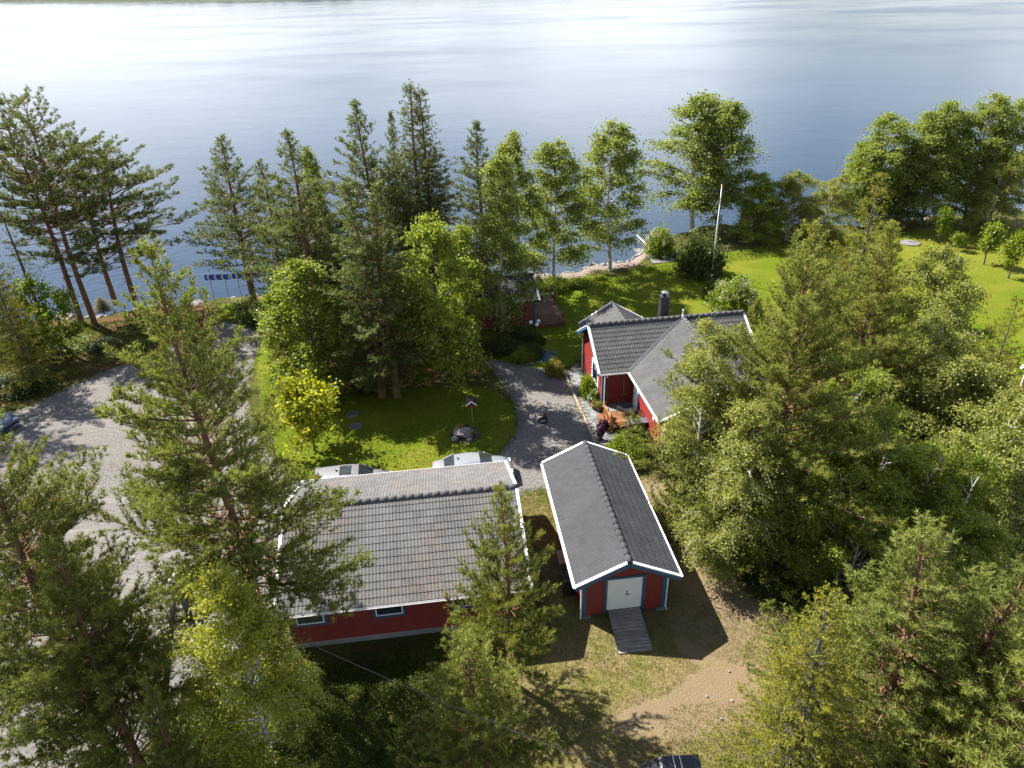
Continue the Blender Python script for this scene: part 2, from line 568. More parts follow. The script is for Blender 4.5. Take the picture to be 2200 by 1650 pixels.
NEEDLE = [[(-21.38, 56.71), (-15.91, 57.29), (-8.50, 55.78), (-2.17, 54.39), (-1.17, 46.94), (-6.61, 44.48), (-12.22, 44.49), (-15.99, 43.73), (-18.60, 49.58)],
          [(-56.95, 58.30), (-40.09, 58.06), (-36.88, 57.34), (-32.51, 60.35), (-28.68, 61.35), (-26.13, 60.08), (-24.66, 56.95), (-28.94, 50.25), (-32.75, 47.12), (-33.79, 43.50), (-45.02, 42.90)]]
GRAVEL = [[(-47.61, 42.15), (-34.56, 42.61), (-33.36, 43.60), (-32.26, 46.18), (-29.89, 49.30), (-26.58, 53.59), (-24.66, 56.95), (-21.87, 56.75), (-20.25, 52.55), (-19.41, 48.10), (-18.58, 43.88), (-16.61, 39.02), (-14.35, 35.35), (-12.11, 32.98), (-10.32, 33.33), (-5.53, 33.53), (-1.25, 35.15), (0.27, 38.37), (0.21, 41.41), (-1.27, 46.23), (-2.23, 48.51), (-0.82, 48.04), (1.75, 46.76), (3.86, 46.48), (5.17, 36.54), (5.40, 35.05), (1.78, 32.31), (0.47, 31.95), (0.04, 30.36), (-10.25, 30.45), (-12.39, 29.05), (-11.00, 23.08), (-12.88, 20.65), (-14.36, 18.10), (-14.39, 14.69), (-30.11, 15.16)]]

gx = np.concatenate([np.arange(-150, -60, 3.0), np.arange(-60, 62, 0.5), np.arange(62, 160, 3.0)])
gy = np.concatenate([np.arange(-12, 8, 2.0), np.arange(8, 92, 0.5), np.arange(92, 130, 3.0)])
GX, GY = np.meshgrid(gx, gy)
gz = ground_z(GX, GY)


def zone(polys, soft):
    best = np.full(GX.shape, -1e9)
    for p in polys:
        best = np.maximum(best, poly_sd(GX, GY, p))
    return np.clip(0.5 + best / (2 * soft), 0, 1)


Z_LAWN, Z_DRY, Z_DIRT, Z_NEEDLE, Z_GRAVEL = zone(LAWN, 0.8), zone(DRY, 2.2), zone(DIRT, 1.8), zone(NEEDLE, 1.5), zone(GRAVEL, 0.7)
ds = GY - shore_y(GX)
Z_SAND = np.clip(np.where((GX > -3) & (GX < 16.5), sstep(ds, -4.6, -2.2), sstep(ds, -2.4, -0.6)), 0, 1)
W_, H_ = GX.shape[1], GX.shape[0]
idx = np.arange(W_ * H_).reshape(H_, W_)
Fq = np.stack([idx[:-1, :-1], idx[:-1, 1:], idx[1:, 1:], idx[1:, :-1]], -1).reshape(-1, 4)
ground_me = mesh_np('ground', np.stack([GX, GY, gz], -1).reshape(-1, 3), Fq, smooth=True)
for nm, arr in (('z_lawn', Z_LAWN), ('z_dry', Z_DRY), ('z_dirt', Z_DIRT), ('z_needle', Z_NEEDLE), ('z_gravel', Z_GRAVEL), ('z_sand', Z_SAND)):
    a = ground_me.attributes.new(nm, 'FLOAT', 'POINT')
    a.data.foreach_set('value', np.ascontiguousarray(arr.ravel(), dtype=np.float32))


def gravel_color(nt, pos):
    f1 = n_range(nt, n_noise(nt, 6.5, 9.0, 0.82, pos), 0.40, 0.60)
    c = n_mix(nt, f1, (0.070, 0.066, 0.062), (0.190, 0.182, 0.174))
    f2 = n_range(nt, n_noise(nt, 0.35, 5.0, 0.6, pos), 0.38, 0.64)
    c = n_mix(nt, n_math(nt, 'MULTIPLY', f2, 0.5), c, (0.165, 0.152, 0.140))
    mp = nt.nodes.new('ShaderNodeMapping')
    mp.inputs['Rotation'].default_value = (0, 0, -0.62)
    mp.inputs['Scale'].default_value = (0.10, 1.25, 1.0)
    nt.links.new(pos, mp.inputs['Vector'])
    f4 = n_range(nt, n_noise(nt, 1.0, 4.0, 0.6, mp.outputs['Vector']), 0.52, 0.64, 0.0, 0.45)
    c = n_mix(nt, f4, c, (0.205, 0.195, 0.185))
    f3 = n_range(nt, n_noise(nt, 1.1, 8.0, 0.72, pos), 0.55, 0.68, 0.0, 0.6)
    c = n_mix(nt, f3, c, (0.095, 0.080, 0.046))
    return c


def edge(nt, attr, noise, lo=0.42, hi=0.58, amp=0.6):
    v = n_math(nt, 'ADD', n_attr(nt, attr), n_math(nt, 'MULTIPLY', n_math(nt, 'SUBTRACT', noise, 0.5), amp))
    return n_range(nt, v, lo, hi, smooth=True)


def make_ground_mat():
    m, nt, b = new_mat('ground_cover')
    pos = n_pos(nt)
    nA = n_noise(nt, 0.28, 5.0, 0.6, pos)
    nB = n_noise(nt, 1.6, 6.0, 0.65, pos)
    nC = n_noise(nt, 11.0, 6.0, 0.7, pos)
    nD = n_noise(nt, 34.0, 4.0, 0.7, pos)
    # forest floor: moss, blueberry, litter
    c = n_mix(nt, n_range(nt, nC, 0.38, 0.62), (0.022, 0.034, 0.009), (0.075, 0.088, 0.022))
    c = n_mix(nt, n_range(nt, nB, 0.46, 0.66), c, (0.085, 0.058, 0.03))
    c = n_mix(nt, n_range(nt, nA, 0.50, 0.66, 0.0, 0.7), c, (0.115, 0.115, 0.028))
    # needle litter
    cn = n_mix(nt, n_range(nt, nC, 0.38, 0.62), (0.064, 0.03328, 0.01664), (0.1536, 0.0864, 0.0448))
    cn = n_mix(nt, n_range(nt, nB, 0.52, 0.66), cn, (0.0384, 0.048, 0.01152))
    c = n_mix(nt, edge(nt, 'z_needle', nB), c, cn)
    # rough dry grass
    cdry = n_mix(nt, n_range(nt, nC, 0.36, 0.64), (0.125, 0.098, 0.042), (0.285, 0.225, 0.115))
    cg = n_mix(nt, n_range(nt, nD, 0.38, 0.62), (0.075, 0.088, 0.018), (0.17, 0.18, 0.042))
    cdry = n_mix(nt, n_range(nt, n_noise(nt, 0.55, 7.0, 0.72, pos), 0.38, 0.56), cg, cdry)
    c = n_mix(nt, edge(nt, 'z_dry', nB), c, cdry)
    # bare brown earth with wood chips
    cd_ = n_mix(nt, n_range(nt, nD, 0.38, 0.64), (0.125, 0.090, 0.052), (0.275, 0.21, 0.135))
    cd_ = n_mix(nt, n_range(nt, nB, 0.55, 0.7, 0, 0.6), cd_, (0.18, 0.13, 0.07))
    c = n_mix(nt, edge(nt, 'z_dirt', nB, 0.35, 0.65, 0.9), c, cd_)
    # mown lawn
    nL = n_noise(nt, 5.5, 7.0, 0.78, pos)
    cl = n_mix(nt, n_range(nt, nL, 0.38, 0.62), (0.052, 0.088, 0.005), (0.122, 0.160, 0.012))
    cl = n_mix(nt, n_range(nt, nA, 0.42, 0.62, 0.0, 0.8), cl, (0.145, 0.148, 0.018))
    cl = n_mix(nt, n_range(nt, nB, 0.54, 0.72, 0.0, 0.5), cl, (0.15, 0.125, 0.030))
    cl = n_mix(nt, n_range(nt, nD, 0.44, 0.70, 0.0, 0.4), cl, (0.055, 0.080, 0.006))
    cl2 = n_mix(nt, n_math(nt, 'MULTIPLY', n_attr(nt, 'z_dry'), 0.35), cl, (0.19, 0.17, 0.03))
    c = n_mix(nt, edge(nt, 'z_lawn', nB, 0.40, 0.60, 0.7), c, cl2)
    # gravel margins
    c = n_mix(nt, edge(nt, 'z_gravel', nB, 0.44, 0.56, 0.7), c, gravel_color(nt, pos))
    # beach
    cs = n_mix(nt, n_range(nt, nD, 0.38, 0.62), (0.128, 0.0992, 0.0832), (0.2816, 0.2304, 0.2048))
    c = n_mix(nt, edge(nt, 'z_sand', nB, 0.40, 0.60, 0.8), c, cs)
    nt.links.new(c, b.inputs['Base Color'])
    b.inputs['Roughness'].default_value = 0.95
    b.inputs['Specular IOR Level'].default_value = 0.03
    h = n_math(nt, 'ADD', n_math(nt, 'MULTIPLY', nC, 0.7), n_math(nt, 'MULTIPLY', nD, 0.4))
    n_bump(nt, h, 0.9, 0.10, b)
    return m


MAT['ground'] = make_ground_mat()
tag(obj('ground', ground_me, None, MAT['ground']), kind='structure')


def make_gravel_mat():
    m, nt, b = new_mat('gravel')
    pos = n_pos(nt)
    nt.links.new(gravel_color(nt, pos), b.inputs['Base Color'])
    b.inputs['Roughness'].default_value = 0.95
    b.inputs['Specular IOR Level'].default_value = 0.03
    n_bump(nt, n_noise(nt, 26.0, 5.0, 0.7, pos), 0.8, 0.03, b)
    return m


MAT['gravel'] = make_gravel_mat()


def sheet(name, poly, z, mat, inset=0.35, step=0.25, kind='structure'):
    """irregular-edged flat sheet: cells of a fine grid inside the outline, edge vertices nudged"""
    P = np.asarray(poly, float)
    x0, y0 = P.min(0)
    x1, y1 = P.max(0)
    xs = np.arange(x0, x1 + step, step)
    ys = np.arange(y0, y1 + step, step)
    X, Y = np.meshgrid(xs, ys)
    sd = poly_sd(X, Y, poly)
    wob = 0.22 * np.sin(X * 1.7 + 1.3 * np.sin(Y * 0.9)) + 0.18 * np.sin(Y * 2.3 + 1.1 * np.sin(X * 1.4)) + 0.10 * np.sin(X * 5.1 + Y * 3.3)
    sdn = sd - inset + wob
    cell = (sdn[:-1, :-1] > 0) & (sdn[1:, :-1] > 0) & (sdn[:-1, 1:] > 0) & (sdn[1:, 1:] > 0)
    rs = np.random.RandomState(3)
    J = np.abs(sdn) < 0.5
    X = X + np.where(J, rs.uniform(-0.09, 0.09, X.shape), 0)
    Y = Y + np.where(J, rs.uniform(-0.09, 0.09, Y.shape), 0)
    w = X.shape[1]
    ii = np.arange(X.size).reshape(X.shape)
    F = np.stack([ii[:-1, :-1], ii[:-1, 1:], ii[1:, 1:], ii[1:, :-1]], -1)[cell]
    used, inv = np.unique(F, return_inverse=True)
    V = np.stack([X.ravel()[used], Y.ravel()[used], np.full(len(used), z)], -1)
    return tag(obj(name, mesh_np(name, V, inv.reshape(F.shape)), None, mat), kind=kind)


ROAD = [(-47.61, 42.15), (-34.56, 42.61), (-33.36, 43.60), (-32.26, 46.18), (-29.89, 49.30), (-26.58, 53.59), (-24.66, 56.95), (-21.87, 56.75), (-20.25, 52.55), (-19.41, 48.10), (-18.58, 43.88), (-16.61, 39.02), (-14.35, 35.35), (-12.01, 32.55), (-12.39, 29.05), (-11.00, 23.08), (-12.88, 20.65), (-14.36, 18.10), (-14.39, 14.69), (-30.11, 15.16)]
DRIVE = [(-12.01, 32.55), (-10.32, 33.33), (-5.53, 33.53), (-1.25, 35.15), (0.27, 38.37), (0.21, 41.41), (-1.27, 46.23), (-2.23, 48.51), (-0.82, 48.04), (1.75, 46.76), (3.86, 46.48), (5.17, 36.54), (5.40, 35.05), (1.78, 32.31), (0.47, 31.95), (0.04, 30.36), (-10.25, 30.45)]
sheet('gravel_yard', ROAD, 0.006, MAT['gravel'])
sheet('gravel_driveway', DRIVE, 0.010, MAT['gravel'], inset=0.3)


# ------------------------------------------------------------------ lake
def make_water_mat():
    m, nt, b = new_mat('lake_water')
    pos = n_pos(nt)
    mp = nt.nodes.new('ShaderNodeMapping')
    mp.inputs['Rotation'].default_value = (0, 0, 0.35)
    mp.inputs['Scale'].default_value = (0.55, 1.0, 1.0)
    nt.links.new(pos, mp.inputs['Vector'])
    v = mp.outputs['Vector']
    w1 = n_noise(nt, 1.9, 5.0, 0.6, v)
    w2 = n_noise(nt, 0.16, 4.0, 0.55, v)
    h = n_math(nt, 'ADD', n_math(nt, 'MULTIPLY', w1, 0.5), n_math(nt, 'MULTIPLY', w2, 1.0))
    b.inputs['Base Color'].default_value = (0.014, 0.030, 0.055, 1)
    gust = n_range(nt, n_noise(nt, 0.012, 4.0, 0.6, v), 0.38, 0.64, 0.04, 0.18)
    nt.links.new(gust, b.inputs['Roughness'])
    b.inputs['IOR'].default_value = 1.333
    b.inputs['Specular IOR Level'].default_value = 0.5
    n_bump(nt, h, 0.26, 0.17, b)
    return m


MAT['water'] = make_water_mat()
lake = MB().add([(-9000, 30, WATER_Z), (9000, 30, WATER_Z), (9000, 9000, WATER_Z), (-9000, 9000, WATER_Z)], [(0, 1, 2, 3)]).build('lake_water', MAT['water'])
tag(lake, kind='structure')

# far shore: a low wooded ridge across the lake
far = MB()
FS = [(-4700, 5650), (-3000, 4100), (-1750, 2875), (-880, 2000), (-400, 1655), (200, 1700), (900, 2300), (2200, 2900), (4500, 3800), (7000, 5000)]
rg = random.Random(5)
pts = []
for i in range(len(FS) - 1):
    for k in range(40):
        t = k / 40
        pts.append((FS[i][0] * (1 - t) + FS[i + 1][0] * t, FS[i][1] * (1 - t) + FS[i + 1][1] * t))
vs_, fs_ = [], []
for i, (x, y) in enumerate(pts):
    dist = math.hypot(x, y)
    k = 1.0
    lo_ = 1.0 if x < -300 else 0.45
    h1 = (7 + 4 * rg.random()) * lo_
    h2 = (12 + 4 * math.sin(i * 0.11) + 3 * rg.random()) * lo_
    rows = [(1.0, -1.3), (1.004, 1.0 + rg.random()), (1.008, h1), (1.05, h1 + 4 + 4 * rg.random()), (1.18, h2), (1.45, h2 * 1.8)]
    for r_, z in rows:
        vs_.append((x * r_, y * r_, z))
for i in range(len(pts) - 1):
    for j in range(5):
        a, b_ = i * 6 + j, (i + 1) * 6 + j
        fs_.append((a, b_, b_ + 1, a + 1))
far.add(vs_, fs_)
MAT['far_wood'] = stdmat('far_woodland', (0.02, 0.035, 0.018), (0.05, 0.075, 0.03), 0.05, 0.95)
tag(far.build('far_shore_terrain', MAT['far_wood']), kind='structure')



# ================================================================== BUILDINGS
def tile_shape(w, l):
    n = 8
    vs_, fs_ = [], []
    xs = [-w / 2 + w * i / n for i in range(n + 1)]
    wave = [0.010 * math.cos(4 * math.pi * (x + w / 2) / w) for x in xs]
    for x, z in zip(xs, wave):
        vs_.append((x, 0.0, 0.046 + z))          # lower edge, lifted over the course below
    for x, z in zip(xs, wave):
        vs_.append((x, l * 1.04, 0.024 + z))
    for x, z in zip(xs, wave):
        vs_.append((x, 0.004, 0.022 + z))        # underside of the nose
    for i in range(n):
        fs_.append((i, i + 1, n + 2 + i, n + 1 + i))
        fs_.append((2 * (n + 1) + i, 2 * (n + 1) + i + 1, i + 1, i))
    return np.array(vs_), np.array(fs_)


def slope_frames(axis, side, a0, a1, line, half, he, hp):
    """roof plane of a gable: ridge along axis 'x' or 'y' at coordinate `line`; side -1/+1.
    returns origin at eave start, along-vector, up-slope vector, normal, slope length, run length"""
    p = math.atan2(hp - he, half)
    sl = math.hypot(hp - he, half)
    if axis == 'x':
        ax = Vector((1, 0, 0)) if side < 0 else Vector((-1, 0, 0))
        up = Vector((0, -side * math.cos(p), math.sin(p)))
        o = Vector((a0 if side < 0 else a1, line + side * half, he))
    else:
        ax = Vector((0, -1, 0)) if side < 0 else Vector((0, 1, 0))
        up = Vector((-side * math.cos(p), 0, math.sin(p)))
        o = Vector((line + side * half, a1 if side < 0 else a0, he))
    return o, ax, up, ax.cross(up), sl, abs(a1 - a0)


class Roof:
    """collects tile places of one building, then makes the 300 nearest single and the rest one part"""
    def __init__(self, root, mat):
        self.root = root
        self.mat = mat
        self.places = {}
        self.cut = []

    def slope(self, frame, keep=None, planes=None, tw=0.30, tl=0.345, top_gap=0.05):
        o, ax, up, nn, sl, run = frame
        nx, ny = max(1, round(run / tw)), max(1, round((sl - top_gap) / tl))
        w, l = run / nx, (sl - top_gap) / ny
        key = (round(w, 4), round(l, 4))
        R3 = Matrix((ax, up, nn)).transposed()
        for j in range(ny):
            for i in range(nx):
                p = o + ax * (w * (i + 0.5)) + up * (l * j)
                Mx = R3.to_4x4()
                Mx.translation = p
                if keep is not None:
                    cs = [p + ax * (sx * w / 2) + up * (sy * l) for sx in (-1, 1) for sy in (0, 1)]
                    k = [keep(c) for c in cs]
                    if not any(k):
                        continue
                    if not all(k):
                        self.cut.append((key, Mx))
                        continue
                self.places.setdefault(key, []).append(Mx)

    def build(self, roof_part, planes=(), limit=300):
        Mw = Matrix.Translation(self.root.location) @ Matrix.Rotation(self.root.rotation_euler.z, 4, 'Z')
        allp = []
        for key, lst in self.places.items():
            for Mx in lst:
                wp = Mw @ Mx.translation
                nrm = (Mw.to_3x3() @ Vector((Mx[0][2], Mx[1][2], Mx[2][2])))
                view = (Vector((0, 0, CAM_H)) - wp)
                facing = view.normalized().dot(nrm)
                score = facing / view.length_squared if facing > 0.05 else -1.0
                allp.append((score, key, Mx))
        allp.sort(key=lambda t: -t[0])
        meshes = {}
        for key in self.places:
            V, F = tile_shape(*key)
            me = mesh_np('roof_tile', V, F)
            me.materials.append(self.mat)
            meshes[key] = me
        for sc_, key, Mx in allp[:limit]:
            t = bpy.data.objects.new('roof_tile', meshes[key])
            t.parent = roof_part
            jit = Matrix.Rotation(random.gauss(0, 0.006), 4, 'Z') @ Matrix.Rotation(random.gauss(0, 0.006), 4, 'X')
            t.matrix_basis = Mx @ jit
            link(t)
        rest = allp[limit:]
        Vs, Fs, nb = [], [], 0
        for sc_, key, Mx in rest:
            V, F = tile_shape(*key)
            A = np.array(Mx)
            Vs.append(V @ A[:3, :3].T + A[:3, 3])
            Fs.append(F + nb)
            nb += len(V)
        if Vs:
            o = obj('roof_tiles', mesh_np('roof_tiles', np.concatenate(Vs), np.concatenate(Fs)), roof_part, self.mat)
            o['kind'] = 'stuff'
        if self.cut:
            bmx = bmesh.new()
            for key, Mx in self.cut:
                V, F = tile_shape(*key)
                vv = [bmx.verts.new(Mx @ Vector(p)) for p in V]
                for f in F:
                    bmx.faces.new([vv[i] for i in f])
            # cut each tile with the nearest valley plane
            for co, no, test in planes:
                geom = [e for e in list(bmx.verts) + list(bmx.edges) + list(bmx.faces) if test(e)]
                bmesh.ops.bisect_plane(bmx, geom=geom, plane_co=co, plane_no=no, clear_outer=True)
            me = bpy.data.meshes.new('cut_roof_tiles')
            bmx.to_mesh(me)
            bmx.free()
            o = obj('cut_roof_tiles', me, roof_part, self.mat)
            o['kind'] = 'stuff'


def roof_slab(mb, frame, t=0.09):
    o, ax, up, nn, sl, run = frame
    a, b, c, d = o, o + ax * run, o + ax * run + up * sl, o + up * sl
    dn = nn * (-t)
    lift = nn * (-0.004)
    mb.add([p + lift for p in (a, b, c, d)] + [p + lift + dn for p in (a, b, c, d)],
           [(0, 1, 2, 3), (7, 6, 5, 4), (0, 4, 5, 1), (1, 5, 6, 2), (2, 6, 7, 3), (3, 7, 4, 0)])


def ridge_tiles(part, mat, p0, p1, r=0.13, step=0.40):
    p0, p1 = Vector(p0), Vector(p1)
    d = p1 - p0
    n = max(1, round(d.length / step))
    L = d.length / n
    m = 7
    vs_, fs_ = [], []
    for x, k in ((0.0, 1.0), (L * 1.05, 0.985)):
        for i in range(m):
            t = math.pi * i / (m - 1)
            vs_.append((x, r * 1.15 * k * math.cos(t), r * k * math.sin(t) - 0.03))
    for i in range(m - 1):
        fs_.append((i, m + i, m + i + 1, i + 1))
    fs_.append(tuple(range(m)))
    fs_.append(tuple(range(2 * m - 1, m - 1, -1)))
    me = bpy.data.meshes.new('ridge_tile')
    me.from_pydata(vs_, [], fs_)
    me.polygons.foreach_set('use_smooth', np.array([True] * (m - 1) + [False] * 2))
    me.materials.append(mat)
    rz = math.atan2(d.y, d.x)
    ry = -math.atan2(d.z, math.hypot(d.x, d.y))
    for i in range(n):
        o = bpy.data.objects.new('ridge_tile', me)
        o.parent = part
        o.location = p0 + d * (i / n)
        o.rotation_euler = (0, ry, rz)
        link(o)


def clad_wall(root, p0, p1, z0, z1, apex=None, mat=None, bh=0.165, name='wall', holes=()):
    """lapped horizontal boarding from p0 to p1 (x,y), outward normal to the right of p0->p1.
    apex=(t, z): gable peak at fraction t."""
    p0, p1 = Vector((p0[0], p0[1], 0)), Vector((p1[0], p1[1], 0))
    d = p1 - p0
    L = d.length
    d.normalize()
    n = Vector((d.y, -d.x, 0))
    mb = MB()
    z = z0
    top = apex[1] if apex else z1
    while z < top - 0.02:
        zt = min(z + bh, top)
        lo, hi = 0.0, L
        if apex and zt > z1:
            k = (zt - z1) / (apex[1] - z1)
            lo = k * apex[0] * L
            hi = L - k * (1 - apex[0]) * L
        if hi - lo < 0.05:
            break
        spans = [(lo, hi)]
        for a, b, h0, h1 in holes:
            if zt > h0 + 0.02 and z < h1 - 0.02:
                out = []
                for s0, s1 in spans:
                    if b <= s0 or a >= s1:
                        out.append((s0, s1))
                    else:
                        if a > s0: out.append((s0, a))
                        if b < s1: out.append((b, s1))
                spans = out
        for s0, s1 in spans:
            a, b = p0 + d * s0, p0 + d * s1
            e0, e1 = n * 0.045, n * 0.010
            A, B = a + e0 + Vector((0, 0, z)), b + e0 + Vector((0, 0, z))
            Cc, D = b + e1 + Vector((0, 0, zt)), a + e1 + Vector((0, 0, zt))
            ai, bi = a + Vector((0, 0, z)), b + Vector((0, 0, z))
            ci, di = b + Vector((0, 0, zt)), a + Vector((0, 0, zt))
            mb.add([A, B, Cc, D, ai, bi, ci, di], [(0, 1, 2, 3), (4, 5, 1, 0), (3, 2, 6, 7), (0, 3, 7, 4), (1, 5, 6, 2)])
        z = zt
    return mb.build(name, mat or MAT['red'], root)


def window(root, c, d, w, h, trim, sash=0.05, name='window', mullion=False):
    """c: centre on wall face, d: along-wall unit (2d); outward normal to the right of d"""
    d = Vector((d[0], d[1], 0)).normalized()
    n = Vector((d.y, -d.x, 0))
    c = Vector(c)
    Z = Vector((0, 0, 1))
    t = 0.11
    mb = MB()
    o = c + n * 0.055
    mb.beam(o - d * (w / 2 + t) + Z * (h / 2 + t / 2), o + d * (w / 2 + t) + Z * (h / 2 + t / 2), 0.05, t)
    mb.beam(o - d * (w / 2 + t) - Z * (h / 2 + t / 2), o + d * (w / 2 + t) - Z * (h / 2 + t / 2), 0.06, t)
    for s in (-1, 1):
        mb.beam(o + d * (s * (w / 2 + t / 2)) - Z * (h / 2), o + d * (s * (w / 2 + t / 2)) + Z * (h / 2), t, 0.046, up=n)
    win = mb.build(name, trim, root)
    ms = MB()
    o2 = c + n * 0.058
    for s in (-1, 1):
        ms.beam(o2 - d * (w / 2) + Z * (s * (h / 2 - sash / 2)), o2 + d * (w / 2) + Z * (s * (h / 2 - sash / 2)), 0.04, sash)
        ms.beam(o2 + d * (s * (w / 2 - sash / 2)) - Z * (h / 2 - sash), o2 + d * (s * (w / 2 - sash / 2)) + Z * (h / 2 - sash), sash, 0.04, up=n)
    if mullion:
        ms.beam(o2 - Z * (h / 2 - sash), o2 + Z * (h / 2 - sash), sash, 0.038, up=n)
    ms.build('sash', MAT['white'], win)
    mp = MB()
    mp.beam(c + n * 0.046 - d * (w / 2 - 0.02), c + n * 0.046 + d * (w / 2 - 0.02), 0.012, h - 0.04)
    mp.build('pane', MAT['glass'], win)
    return win


def gutter(root, p0, p1, out, r=0.07):
    """half-round gutter hung along p0->p1"""
    p0, p1, out = Vector(p0), Vector(p1), Vector(out)
    mb = MB()
    vs_, fs_ = [], []
    m = 7
    for p in (p0, p1):
        for i in range(m):
            t = math.pi + math.pi * i / (m - 1)
            vs_.append(p + out * (r * math.cos(t)) + Vector((0, 0, r * math.sin(t))))
        for i in range(m):
            t = math.pi + math.pi * i / (m - 1)
            vs_.append(p + out * (r * 0.84 * math.cos(t)) + Vector((0, 0, r * 0.84 * math.sin(t))))
    for i in range(m - 1):
        fs_.append((i, i + 1, 2 * m + i + 1, 2 * m + i))
        fs_.append((m + i + 1, m + i, 3 * m + i, 3 * m + i + 1))
    fs_ += [(0, 2 * m, 3 * m, m), (m - 1, 2 * m - 1, 4 * m - 1, 3 * m - 1)]
    mb.add(vs_, fs_)
    return mb.build('gutter', MAT['gutter'], root)


def downpipe(root, pts, r=0.04):
    return MB().tube(pts, r, 8).build('downpipe', MAT['gutter'], root)


# ------------------------------------------------------------------ shed with white double door
shed = thing('shed', (4.733, 22.64, 0), 0.104 + math.pi / 2, 'narrow red shed with white double door and a plank ramp in front', 'shed')
SW, SL, SHE, SHP = 2.286, 9.135, 2.366, 3.471        # local x runs along the ridge away from the door, y>0 is the garage side
sf = {s: slope_frames('x', s, 0.0, SL, 0.0, SW, SHE, SHP) for s in (-1, 1)}
mb = MB()
for s in (-1, 1):
    roof_slab(mb, sf[s])
shed_roof = mb.build('roof', MAT['roof_felt'], shed)
rf = Roof(shed, MAT['tile_dark'])
for s in (-1, 1):
    rf.slope(sf[s], tl=0.36)
rf.build(shed_roof)
ridge_tiles(shed_roof, MAT['tile_dark'], (SL + 0.02, 0, SHP + 0.03), (-0.03, 0, SHP + 0.03), r=0.11)
x0, x1, yw = 0.50, SL - 0.40, SW - 0.46
holes_front = [(yw - 0.78, yw + 0.82, 0.0, 2.05)]
clad_wall(shed, (x0, yw), (x0, -yw), 0.12, SHE - 0.02, (0.5, SHP - 0.13), holes=holes_front)
clad_wall(shed, (x1, -yw), (x1, yw), 0.12, SHE - 0.02, (0.5, SHP - 0.13))
clad_wall(shed, (x1, yw), (x0, yw), 0.12, SHE + 0.12)
clad_wall(shed, (x0, -yw), (x1, -yw), 0.12, SHE + 0.12)
for px, py in ((x0, yw), (x0, -yw), (x1, yw), (x1, -yw)):
    MB().box((px + (-0.04 if px == x0 else 0.04), py - math.copysign(0.03, py), 1.22), (0.05, 0.17, 2.32)).build('corner_board', MAT['blue'], shed)
    MB().box((px, py + math.copysign(0.048, py), 1.22), (0.15, 0.035, 2.32)).build('corner_board', MAT['blue'], shed)
mb = MB()
for y in (-0.86, 0.84):
    mb.box((x0 - 0.055, y, 1.15), (0.06, 0.12, 1.99))
mb.box((x0 - 0.055, -0.01, 2.2), (0.07, 1.9, 0.12))
mb.build('door_surround', MAT['blue'], shed)
for s, y in ((-1, -0.40), (1, 0.38)):
    dl = MB()
    for k in range(6):
        dl.box((x0 - 0.03, y - 0.325 + 0.13 * k, 1.225), (0.04, 0.126, 1.83))
    leaf = dl.build('door_leaf', MAT['door_white'], shed)
    if s < 0:
        MB().box((x0 - 0.07, y + 0.30, 1.2), (0.04, 0.03, 0.12)).box((x0 - 0.10, y + 0.24, 1.2), (0.02, 0.14, 0.022)).box((x0 - 0.065, y + 0.30, 1.36), (0.03, 0.05, 0.05)).build('handle', MAT['black_metal'], leaf)
MB().box((x0 + 0.06, 0, 1.1), (0.02, 1.66, 2.2)).build('door_threshold_gap', MAT['roof_felt'], shed)
MB().box((x0 - 0.045, -0.02, 0.31), (0.05, 0.05, 0.16)).build('door_stop', MAT['white'], shed)
# bargeboards: white cap over a blue scalloped board
for xe, sgn in ((0.0, -1), (SL, 1)):
    for s in (-1, 1):
        pk, ev = Vector((xe, 0, SHP + 0.035)), Vector((xe, s * (SW + 0.03), SHE + 0.025))
        MB().beam(pk + Vector((0, s * 0.10, -0.05)), ev, 0.14, 0.05, up=(0, 0, 1)).build('bargeboard', MAT['white'], shed)
        mb = MB()
        a, b = pk + Vector((sgn * 0.05, 0, -0.14)), ev + Vector((sgn * 0.05, 0, -0.13))
        nseg = 18
        for k in range(nseg):
            t0_, t1_ = k / nseg, (k + 1) / nseg
            hh = 0.17 + (0.03 if k % 2 else 0.0)
            q0, q1 = a.lerp(b, t0_), a.lerp(b, t1_)
            mb.beam(q0 - Vector((0, 0, hh / 2 - 0.08)), q1 - Vector((0, 0, hh / 2 - 0.08)), 0.03, hh)
        mb.build('verge_board', MAT['blue'], shed)
for s in (-1, 1):
    gutter(shed, (0.0, s * (SW + 0.07), SHE - 0.01), (SL, s * (SW + 0.07), SHE - 0.01), (0, s, 0))
    MB().beam((0.06, s * (SW - 0.02), SHE - 0.09), (SL - 0.06, s * (SW - 0.02), SHE - 0.09), 0.03, 0.15).build('fascia', MAT['white'], shed)
    downpipe(shed, [(0.45, s * (SW + 0.07), SHE - 0.06), (0.45, s * (SW - 0.15), SHE - 0.3), (0.45, s * (yw + 0.11), SHE - 0.42), (0.45, s * (yw + 0.11), 0.16), (0.32, s * (yw + 0.16), 0.06)])
    for xx in (x0 + 0.2, SL * 0.5, x1 - 0.3):
        MB().box((xx - 0.1, s * (yw - 0.1), 0.06), (0.55, 0.45, 0.12), 0.05 * s).build('foundation_block', MAT['concrete'], shed, bevel=0.01)
